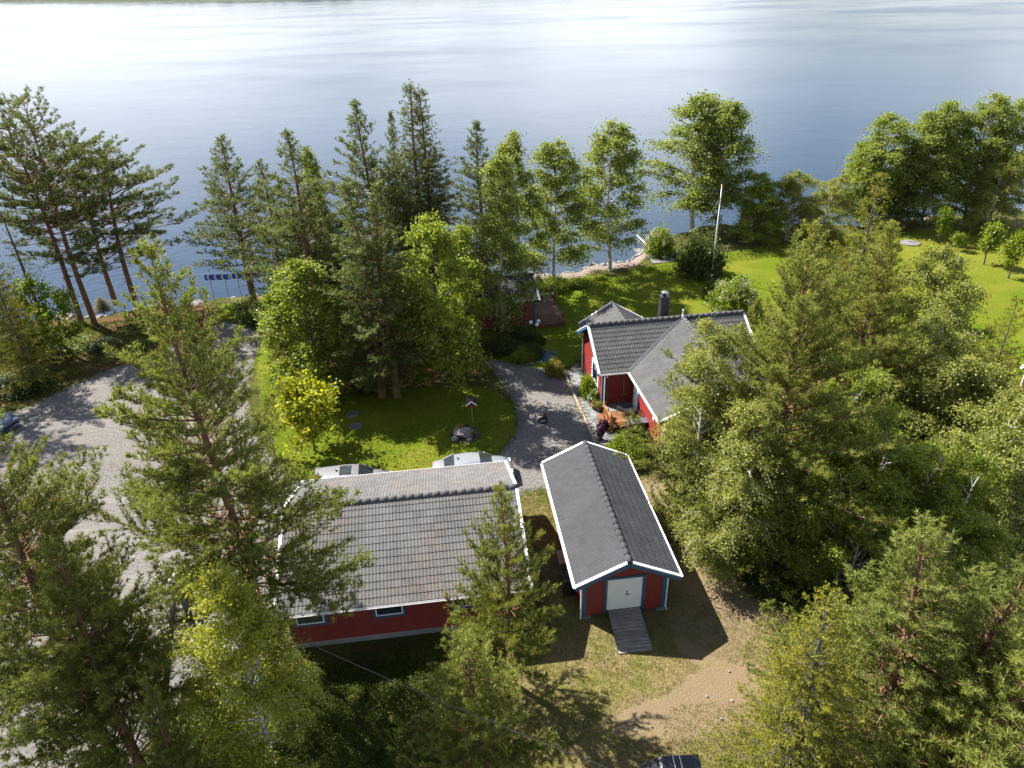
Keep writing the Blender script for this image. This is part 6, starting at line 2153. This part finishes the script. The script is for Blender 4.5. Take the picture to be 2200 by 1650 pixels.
# ---- clump in the middle -----------------------------------------------------------
G_MID = 'trees of the clump between yard and lake'
plant('pine_tree', 'pineH', -22.94, 60.37, 14.5, 4.19, 'pine at the left end of the middle clump beside the chevron signs', 'tree', G_MID, 16.0, 3.0, 2.4)
plant('pine_tree', 'pineF', -14.65, 50.11, 16.6, 4.67, 'large bushy pine in the left half of the middle clump', 'tree', G_MID, 16.0, 3.2, 4.9)
plant('pine_tree', 'pineH', -18.17, 54.16, 13.9, 2.92, 'shorter pine between the left end pine and the large bushy pine', 'tree', G_MID, 16.0, 3.0, 0.9)
plant('pine_tree', 'pineF', -10.40, 55.92, 17.5, 4.69, 'tall pine left of the pointed spruce in the middle clump', 'tree', G_MID, 16.0, 3.2, 3.6)
plant('pine_tree', 'pineG', -8.85, 57.76, 16.3, 1.72, 'thin pine squeezed between the tall pine and the pointed spruce', 'tree', G_MID, 15.0, 2.4, 2.9)
plant('pine_tree', 'pineG', -9.01, 43.19, 14.5, 3.26, 'left one of two twin pines on the near side of the clump', 'tree', G_MID, 15.0, 2.4, 0.0)
plant('pine_tree', 'pineG', -7.96, 43.13, 14.4, 3.26, 'right one of two twin pines on the near side of the clump', 'tree', G_MID, 15.0, 2.4, 4.0)
plant('pine_tree', 'pineG', -1.99, 60.38, 14.9, 3.43, 'greyish pine right of the pointed spruce against the lake', 'tree', G_MID, 15.0, 2.4, 5.1)
plant('spruce_tree', 'spruceF', -6.75, 55.65, 18.8, 4.21, 'tallest pointed spruce of the middle clump, left of its twin tip', 'tree', G_MID, 18.0, 3.0, 0.0)
plant('spruce_tree', 'spruceF', -6.03, 56.08, 18.4, 3.66, 'slightly lower spruce tip close beside the tallest spruce', 'tree', G_MID, 18.0, 3.0, 2.4)
plant('birch_tree', 'birchH', -13.37, 43.90, 9.8, 3.44, 'drooping birch under the large bushy pine near the gravel yard', 'tree', G_MID, 10.0, 2.7, 0.0)
plant('birch_tree', 'birchH', -15.47, 44.68, 7.6, 1.92, 'small drooping birch at the left rim of the clump by the yard', 'tree', G_MID, 10.0, 2.7, 2.0)
plant('pine_tree', 'pineG', -11.99, 47.63, 11.3, 2.32, 'lower dark pine filling the clump between bushy pine and twin pines', 'tree', G_MID, 15.0, 2.4, 1.3)
plant('birch_tree', 'birchH', -3.35, 48.58, 10.4, 2.03, 'dark birch hidden at the back of the clump left of the cabin', 'tree', G_MID, 10.0, 2.7, 5.3)
plant('birch_tree', 'birchF', -14.46, 55.27, 14.6, 1.67, 'thin birch top showing beside the large bushy pine', 'tree', G_MID, 13.5, 3.0, 1.0)
plant('birch_tree', 'birchH', -4.90, 44.38, 12.5, 3.27, 'dark leafy birch with white foot at the near side of the clump', 'tree', G_MID, 10.0, 2.7, 3.0)
plant('birch_tree', 'birchF', -0.68, 53.20, 14.0, 3.09, 'bright birch with white stem standing left of the small cabin', 'tree', G_MID, 13.5, 3.0, 4.0)
plant('birch_tree', 'birchG', 4.16, 63.06, 13.1, 3.95, 'drooping birch on the beach right of the cabin roof', 'tree', G_MID, 14.0, 3.6, 0.4)
plant('birch_tree', 'birchF', 1.16, 60.14, 14.4, 2.67, 'slim tall birch on the beach behind the cabin', 'tree', G_MID, 13.5, 3.0, 5.5)
G_SHORE = 'birches along the far shore of the lawn'
plant('birch_tree', 'birchG', 9.88, 66.27, 14.0, 4.37, 'lone drooping birch at the beach, left of the flagpole', 'tree', G_SHORE, 14.0, 3.6, 2.5)
plant('birch_tree', 'birchG', 20.71, 78.68, 14.3, 6.73, 'big double-crowned birch behind the flagpole, left crown', 'tree', G_SHORE, 14.0, 3.6, 1.0)
plant('birch_tree', 'birchG', 22.95, 77.09, 13.8, 4.45, 'big double-crowned birch behind the flagpole, right crown', 'tree', G_SHORE, 14.0, 3.6, 3.8)
plant('birch_tree', 'birchH', 26.29, 73.55, 7.3, 2.81, 'dark small birch beside the red lake hut', 'tree', G_SHORE, 10.0, 2.7, 1.0)
plant('birch_tree', 'birchC', 29.58, 74.02, 7.6, 3.21, 'light green low birch right of the lake hut', 'tree', G_SHORE, 8.5, 3.3, 1.0)
plant('birch_tree', 'birchC', 33.40, 74.45, 6.5, 2.65, 'low birch between the light green one and the yellowish spruce', 'tree', G_SHORE, 8.5, 3.3, 3.0)
RC = 'row of birches at the top right'
plant('birch_tree', 'birchH', 39.57, 79.25, 9.0, 3.18, 'lowest left birch of the top right row, touching the water view', 'tree', RC, 10.0, 2.7, 0.5)
plant('birch_tree', 'birchF', 40.85, 79.65, 11.8, 4.50, 'full birch at the left of the top right row', 'tree', RC, 13.5, 3.0, 0.9)
plant('birch_tree', 'birchF', 43.64, 78.48, 12.0, 4.24, 'second full birch of the top right row, above the dark spruce', 'tree', RC, 13.5, 3.0, 2.6)
plant('birch_tree', 'birchG', 46.14, 78.23, 13.0, 4.22, 'taller birch in the middle of the top right row', 'tree', RC, 14.0, 3.6, 4.2)
plant('birch_tree', 'birchF', 48.94, 78.29, 11.7, 4.08, 'birch right of the middle of the top right row', 'tree', RC, 13.5, 3.0, 5.0)
plant('birch_tree', 'birchG', 50.72, 77.76, 13.6, 4.29, 'tallest birch of the top right row', 'tree', RC, 14.0, 3.6, 1.7)
plant('birch_tree', 'birchF', 53.25, 77.51, 13.3, 4.28, 'birch cut by the right edge in the top right row', 'tree', RC, 13.5, 3.0, 3.1)
plant('birch_tree', 'birchC', 51.16, 75.16, 8.5, 3.04, 'lower bushy birch in front of the top right row', 'tree', RC, 8.5, 3.3, 2.1)
plant('spruce_tree', 'spruceF', 42.96, 77.67, 9.2, 3.33, 'dark spruce hidden among the birches of the top right row', 'tree', RC, 18.0, 3.0, 1.1)
# ---- maple and young lawn trees -------------------------------------------------------
plant('maple_tree', 'maple', -12.28, 36.80, 4.4, 1.96, 'small yellow-green maple on the front lawn beside the gravel yard', 'tree', None, 4.4, 1.9, 0.6)
G_SAP = 'young trees planted on the right lawn'
plant('young_tree', 'sapling', 44.61, 71.52, 3.3, 0.76, 'upright young tree on the right lawn, farthest of four', 'tree', G_SAP, 3.5, 0.9, 0.1)
plant('young_tree', 'sapling', 45.27, 69.54, 1.7, 0.66, 'thin leaning sapling on the right lawn, lowest of four', 'tree', G_SAP, 3.5, 0.9, 1.1, tilt=(0, -0.35))
plant('young_tree', 'sapling', 45.51, 65.02, 3.6, 1.06, 'round young tree with pale leaves in the middle of the right lawn', 'tree', G_SAP, 3.5, 0.9, 2.1)
plant('young_tree', 'sapling', 45.58, 61.32, 3.9, 1.01, 'young tree cut by the right edge on the lawn', 'tree', G_SAP, 3.5, 0.9, 3.1)


# ---- shrubs ----------------------------------------------------------------------------
def shrub_mesh(key, seed, leaf, n, size, dome=0.75, flowers=None, nf=0, fsize=0.12, clumps=40, gap=0.15):
    if key in PROTO: return PROTO[key]
    rs = np.random.RandomState(seed)
    cl = unit(rs.normal(size=(clumps, 3)))
    cl[:, 2] = np.abs(cl[:, 2]) * 0.95 + 0.02
    cl *= rs.uniform(0.55, 0.92, (clumps, 1))
    pick = rs.randint(0, clumps, n)
    P = cl[pick] + rs.normal(0, gap, (n, 3))
    P[:, 2] = np.clip(P[:, 2] + 0.06, 0.02, 2)
    wd = Wood()
    for c in cl[::2]:
        wd.limb(np.stack([np.zeros(3), c * 0.5 + np.array([0, 0, 0.08]), c * 0.9]), 0.03, 0.008, 4)
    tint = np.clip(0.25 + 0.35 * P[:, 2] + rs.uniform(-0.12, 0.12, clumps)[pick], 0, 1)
    V, F, ti = leaves(P, rs, size, tint, 0.15, 0.8)
    cm = mesh_np('foliage', V, F, ti)
    cm.materials.append(MAT[leaf])
    fm = None
    if flowers:
        cf_ = unit(rs.normal(size=(max(12, clumps), 3)))
        cf_[:, 2] = np.abs(cf_[:, 2]) * 0.9 + 0.1
        Pf = cf_[rs.randint(0, len(cf_), nf)] * rs.uniform(0.92, 1.08, (nf, 1)) + rs.normal(0, 0.07, (nf, 3))
        Pf[:, 2] = np.clip(Pf[:, 2], 0.1, 2)
        V, F, ti = leaves(Pf, rs, fsize, np.full(nf, 0.5), 0.0, 1.5)
        fm = mesh_np('blossom', V, F, ti)
        fm.materials.append(MAT[flowers])
    PROTO[key] = (wd.mesh('stems', MAT['bark_dark']), cm, fm)
    return PROTO[key]


def shrub(name, key, loc, r, h, label, group=None, rot=0.0, cat='shrub'):
    sm, cm, fm = PROTO[key]
    t = thing(name, loc, rot, label, cat, group)
    t.scale = (r, r, h)
    obj('stems', sm, t)
    obj('foliage', cm, t)
    if fm: obj('blossom', fm, t)
    return t


shrub_mesh('sh_green', 51, 'bush', 9000, 0.085, clumps=70)
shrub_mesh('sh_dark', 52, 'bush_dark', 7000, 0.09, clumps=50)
shrub_mesh('sh_yellow', 53, 'bush_yellow', 4200, 0.11, clumps=40)
shrub_mesh('sh_cream', 54, 'bush', 8000, 0.085, flowers='blossom', nf=1300, fsize=0.07, clumps=60, gap=0.17)
shrub_mesh('sh_white', 55, 'bush', 2600, 0.14, flowers='petal_white', nf=420, fsize=0.16, clumps=26)
shrub_mesh('sh_purple', 56, 'purple_leaf', 900, 0.28, flowers='petal_pink', nf=50, fsize=0.2, clumps=18)
shrub_mesh('sh_pot', 57, 'bush', 700, 0.28, flowers='petal_pink', nf=120, fsize=0.2, clumps=18)
shrub_mesh('sh_orange', 58, 'bush_yellow', 500, 0.3, flowers='petal_orange', nf=140, fsize=0.22, clumps=14)

shrub('round_shrub', 'sh_green', (6.64, 34.98, 0.00), 1.35, 1.35, 'round bright green shrub behind the shed ridge by the house', rot=0.4)
shrub('round_shrub', 'sh_yellow', (3.04, 45.53, 0.00), 0.75, 1.15, 'yellow-green round shrub at the head of the slate path', rot=1.0)
shrub('wall_shrub', 'sh_green', hw(0.02, -0.95), 0.80, 1.55, 'leafy shrub growing against the gable wall of the house', rot=2.0)
shrub('flowering_shrub', 'sh_cream', (18.92, 55.90, 0.00), 2.05, 2.6, 'big shrub full of cream blossom behind the house roof', rot=0.2)
shrub('flowering_shrub', 'sh_cream', (15.39, 70.38, 0.00), 1.55, 2.6, 'cream flowering shrub beside the boat ramp', rot=1.4)
shrub('lilac_shrub', 'sh_dark', (18.23, 64.80, 0.00), 2.35, 3.9, 'large dark green lilac in front of the flagpole foot', rot=2.2)
shrub('low_shrub', 'sh_dark', (17.66, 58.86, 0.00), 0.9, 1.4, 'low dark shrub between flagpole and blossoming shrub', rot=0.7)
shrub('low_shrub', 'sh_green', (4.36, 62.34, 0.00), 1.5, 0.9, 'low green thicket at the birch foot behind the cabin', rot=0.9)
shrub('low_shrub', 'sh_green', (6.32, 62.53, 0.00), 0.9, 0.5, 'small green tuft of shrub on the edge of the beach', rot=1.9)
shrub('low_shrub', 'sh_green', (8.67, 64.12, 0.00), 0.6, 0.45, 'green tuft left of the lone beach birch', rot=2.9)
shrub('pond_shrub', 'sh_green', hw(-3.55, 5.2), 1.0, 0.75, 'green bush left of the garden pond', rot=0.2)
shrub('pond_shrub', 'sh_dark', hw(-2.75, 5.75), 0.85, 0.95, 'dark bush directly behind the garden pond stones', rot=1.2)
shrub('pond_shrub', 'sh_dark', hw(-2.2, 7.7), 0.8, 0.9, 'dark bush between pond and cabin deck', rot=2.2)
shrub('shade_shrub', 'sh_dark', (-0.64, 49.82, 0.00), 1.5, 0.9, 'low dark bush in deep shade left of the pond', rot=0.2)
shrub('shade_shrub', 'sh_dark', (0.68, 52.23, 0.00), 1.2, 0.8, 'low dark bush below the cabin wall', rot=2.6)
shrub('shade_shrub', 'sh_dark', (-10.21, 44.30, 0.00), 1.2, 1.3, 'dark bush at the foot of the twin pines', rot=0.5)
shrub('white_flowers', 'sh_white', hw(0.05, -1.95), 0.42, 0.95, 'white flowering plant in the bed by the house corner', cat='plant', rot=0.3)
shrub('shore_shrub', 'sh_dark', (-39.41, 52.99, 0.00), 2.0, 1.6, 'dark undergrowth bush on the left bank', rot=0.4)
shrub('shore_shrub', 'sh_green', (-35.68, 52.74, 0.00), 1.7, 0.7, 'green heath bush in sun on the left bank', rot=1.7)
shrub('shore_shrub', 'sh_dark', (-32.57, 52.53, 0.00), 1.3, 0.6, 'low dark bush on the left bank beside the old pine foot', rot=2.8)
shrub('shore_shrub', 'sh_dark', (-35.35, 46.23, 0.00), 2.2, 1.1, 'dark bush at the edge of the gravel behind the parked car', rot=3.6)
shrub('shore_shrub', 'sh_green', (-29.42, 55.86, 0.00), 1.4, 0.8, 'green bush on the bank half behind the very tall pine', rot=4.6)
shrub('sign_shrub', 'sh_dark', (-21.99, 56.76, 0.00), 1.6, 1.9, 'dense low bush beneath the pine right of the chevron signs', rot=0.6)
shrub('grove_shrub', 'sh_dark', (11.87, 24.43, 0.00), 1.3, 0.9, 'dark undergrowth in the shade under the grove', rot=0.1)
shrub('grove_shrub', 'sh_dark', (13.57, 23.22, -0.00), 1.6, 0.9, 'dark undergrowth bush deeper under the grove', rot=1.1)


def potted(loc, key, r, h, label, purple=False, urn=False):
    t = thing('potted_plant', loc, random.uniform(0, 6), label, 'potted plant', 'pots by the house')
    if urn:
        MB().lathe([(0.16, 0.0), (0.16, 0.05), (0.06, 0.10), (0.06, 0.16), (0.20, 0.36), (0.24, 0.46), (0.20, 0.47)], (0, 0, 0), 16).build('urn', MAT['black_metal'], t)
        z = 0.44
    else:
        MB().lathe([(0.14, 0.0), (0.20, 0.28), (0.22, 0.30), (0.18, 0.30)], (0, 0, 0), 16).build('pot', MAT['pot'], t)
        z = 0.28
    sm, cm, fm = PROTO[key]
    pl = thing_part('plant', t)
    pl.location = (0, 0, z)
    pl.scale = (r, r, h)
    obj('foliage', cm, pl)
    if fm: obj('flowers', fm, pl)['kind'] = 'stuff'


potted(hw(-0.12, -2.75, 0.05), 'sh_pot', 0.24, 0.35, 'small pot of pink flowers at the house corner by the path')
potted(hw(0.12, -3.10, 0.05), 'sh_pot', 0.28, 0.4, 'leafy pot below the downpipe at the house corner')
potted(hw(-0.18, -5.25, 0.05), 'sh_purple', 0.36, 0.40, 'wide pot of purple leaves outside the deck railing')
potted(hw(-0.62, -6.35, 0.05), 'sh_purple', 0.26, 0.55, 'tall black urn with purple plant at the end of the path', urn=True)
# flowers growing on the planting boulder
for lx, ly, lz, key, r_, h_ in ((-0.15, 0.15, 0.50, 'sh_orange', 0.22, 0.25), (0.62, -0.25, 0.05, 'sh_pot', 0.30, 0.25), (0.2, 0.1, 0.52, 'sh_dark', 0.14, 0.2)):
    sm, cm, fm = PROTO[key]
    pl = thing_part('flowers', pr)
    pl.location, pl.scale = (lx, ly, lz), (r_, r_, h_)
    obj('foliage', cm, pl)
    if fm: obj('petals', fm, pl)
cfl = thing('deck_flower_box', hw(0.58, 15.2, 0.39), HA, 'hanging box of pink flowers on the cabin deck railing', 'flower box')
MB().box((0, 0, 0.72), (0.22, 0.8, 0.2)).build('box', MAT['white'], cfl)
pl = thing_part('flowers', cfl)
pl.location, pl.scale = (0, 0, 0.8), (0.22, 0.4, 0.25)
obj('foliage', PROTO['sh_pot'][1], pl)
obj('petals', PROTO['sh_pot'][2], pl)


# ---- grass, heath: uncountable ground growth ---------------------------------------------
def scatter(polys, n, rs, avoid=()):
    out = []
    A = np.concatenate([np.array(p) for p in polys])
    x0, y0 = A.min(0)
    x1, y1 = A.max(0)
    X, Y = rs.uniform(x0, x1, n * 4), rs.uniform(y0, y1, n * 4)
    keep = np.zeros(len(X), bool)
    for p in polys:
        keep |= poly_sd(X, Y, p) > 0
    for p in avoid:
        keep &= poly_sd(X, Y, p) < 0.15
    X, Y = X[keep][:n], Y[keep][:n]
    return X, Y


def blades(name, X, Y, rs, hgt, wid, k, mat, tint):
    n = len(X)
    B = np.repeat(np.stack([X, Y, np.zeros(n)], -1), k, 0)
    B[:, :2] += rs.normal(0, 0.05, (n * k, 2))
    A = unit(rs.normal(size=(n * k, 3)) * np.array([0.7, 0.7, 0.2]) + np.array([0, 0, 0.9]))
    L = hgt * rs.uniform(0.5, 1.3, (n * k, 1)) * np.repeat(rs.uniform(0.6, 1.3, (n, 1)), k, 0)
    S = unit(np.cross(A, rs.normal(size=(n * k, 3)))) * wid
    V = np.stack([B - S, B + S, B + A * L], 1).reshape(-1, 3)
    ti = np.repeat(np.repeat(tint, k) + rs.uniform(-0.2, 0.2, n * k), 3)
    o = obj(name, mesh_np(name, V, np.arange(n * k * 3).reshape(-1, 3), ti), None, MAT[mat])
    o['kind'] = 'stuff'
    return o


def rect(u0, u1, v0, v1, ox, oy, a):
    c, s = math.cos(a), math.sin(a)
    return [(ox + c * u - s * v, oy + s * u + c * v) for u, v in ((u0, v0), (u1, v0), (u1, v1), (u0, v1))]


FOOT = [rect(-GL + 0.3, -0.3, -gyw, gyw, 0.051, 26.874, 0.113), rect(0.4, SL - 0.3, -2.0, 2.0, 4.733, 22.64, 0.104 + math.pi / 2), rect(-1.85, 0.5, -0.75, 0.75, 4.733, 22.64, 0.104 + math.pi / 2)]
rs = np.random.RandomState(77)


def patch(x, y, sc, ph):
    return 0.5 + 0.25 * (np.sin(x * sc + ph + 1.3 * np.sin(y * sc * 0.7)) + np.sin(y * sc * 1.2 + 2 * ph + 1.1 * np.sin(x * sc * 0.8 + ph)))


X, Y = scatter([DRY[0]], 26000, rs, FOOT + DIRT)
blades('dry_grass', X, Y, rs, 0.085, 0.008, 4, 'grass_dry', np.clip(0.1 + 0.85 * patch(X, Y, 0.9, 0.4), 0, 1))
X, Y = scatter([DRY[0]], 22000, rs, FOOT)
kp = patch(X, Y, 0.8, 2.0) > 0.60
X, Y = X[kp], Y[kp]
blades('green_grass', X, Y, rs, 0.07, 0.009, 4, 'grass', np.clip(0.2 + 0.5 * patch(X, Y, 1.7, 1.0), 0, 1))
HEATH = [(-10.90, 20.58), (-2.33, 21.22), (-2.00, 17.69), (-2.72, 14.83), (-13.33, 14.50), (-13.17, 19.31)]
X, Y = scatter([HEATH], 15000, rs, FOOT)
C = np.stack([X, Y, np.zeros(len(X))], -1)
C = np.repeat(C, 5, 0)
hz = np.clip(0.34 * patch(C[:, 0], C[:, 1], 1.5, 0.2) + 0.10 * patch(C[:, 0], C[:, 1], 4.5, 1.2), 0.02, 1)
C[:, :2] += rs.normal(0, 0.07, (len(C), 2))
C[:, 2] = hz * rs.uniform(0.15, 1.0, len(C))
V, F, ti = leaves(C, rs, 0.065, np.clip(0.1 + 1.6 * C[:, 2], 0, 1), 0.0, 0.7)
tag(obj('blueberry_heath', mesh_np('blueberry_heath', V, F, ti), None, MAT['heath']), kind='stuff')
BANK = [(-51.22, 56.00), (-39.54, 57.05), (-33.77, 57.61), (-27.88, 59.18), (-26.86, 54.31), (-32.75, 47.12), (-33.86, 43.63), (-41.67, 42.71)]
X, Y = scatter([BANK], 9000, rs, [])
C = np.repeat(np.stack([X, Y, np.zeros(len(X))], -1), 4, 0)
C[:, :2] += rs.normal(0, 0.1, (len(C), 2))
C[:, 2] = 0.3 * rs.uniform(0.1, 1.0, len(C)) * patch(C[:, 0], C[:, 1], 0.8, 0.7) + ground_z(C[:, 0], C[:, 1])
V, F, ti = leaves(C, rs, 0.12, np.clip(0.15 + 0.6 * patch(C[:, 0], C[:, 1], 0.8, 0.7), 0, 1), 0.0, 0.7)
tag(obj('bank_heath', mesh_np('bank_heath', V, F, ti), None, MAT['heath']), kind='stuff')
# undergrowth under the right grove
GROVE = [(9.58, 31.51), (10.75, 23.61), (12.45, 22.45), (10.94, 14.75), (22.05, 14.41), (42.83, 40.24), (32.76, 46.98), (22.68, 47.65), (14.87, 38.94)]
X, Y = scatter([GROVE], 16000, rs, [])
C = np.repeat(np.stack([X, Y, np.zeros(len(X))], -1), 4, 0)
C[:, :2] += rs.normal(0, 0.1, (len(C), 2))
C[:, 2] = 0.45 * rs.uniform(0.1, 1.0, len(C)) * patch(C[:, 0], C[:, 1], 0.9, 0.1)
V, F, ti = leaves(C, rs, 0.11, np.clip(0.1 + 0.6 * patch(C[:, 0], C[:, 1], 0.9, 0.1), 0, 1), 0.0, 0.7)
tag(obj('grove_undergrowth', mesh_np('grove_undergrowth', V, F, ti), None, MAT['heath']), kind='stuff')
# long grass at the shore and along wall feet
X, Y = scatter([[(3.67, 61.60), (6.32, 64.93), (10.05, 64.50), (14.02, 66.82), (16.99, 67.89), (24.31, 70.73), (30.65, 72.37), (29.61, 69.53), (23.50, 68.00), (13.67, 64.94), (9.78, 62.60), (6.35, 62.88), (3.98, 59.92)], [(-26.93, 61.21), (-21.58, 60.27), (-19.50, 55.63), (-24.66, 56.95)]], 5000, rs, [])
o = blades('shore_grass', X, Y, rs, 0.28, 0.02, 4, 'grass', np.clip(0.3 + 0.5 * patch(X, Y, 1.0, 0.3), 0, 1))
X, Y = rs.uniform(-36, 8, 90000), rs.uniform(20, 62, 90000)
sdm = np.maximum(poly_sd(X, Y, ROAD), poly_sd(X, Y, DRIVE))
kp = (np.abs(sdm - 0.05) < 0.30) & (rs.uniform(0, 1, len(X)) < 0.75)
for p in FOOT:
    kp &= poly_sd(X, Y, p) < 0.0
X, Y = X[kp], Y[kp]
blades('verge_grass', X, Y, rs, 0.11, 0.016, 5, 'grass', np.clip(0.15 + 0.6 * patch(X, Y, 1.3, 0.9), 0, 1))
X, Y = scatter([LAWN[0]], 9000, rs, FOOT)
blades('lawn_tufts', X, Y, rs, 0.07, 0.018, 4, 'grass', np.clip(0.3 + 0.5 * patch(X, Y, 2.1, 0.5), 0, 1))
TRI = sum(len(m.polygons) for m in bpy.data.meshes)
print('polygons', TRI, 'objects', len(bpy.data.objects))
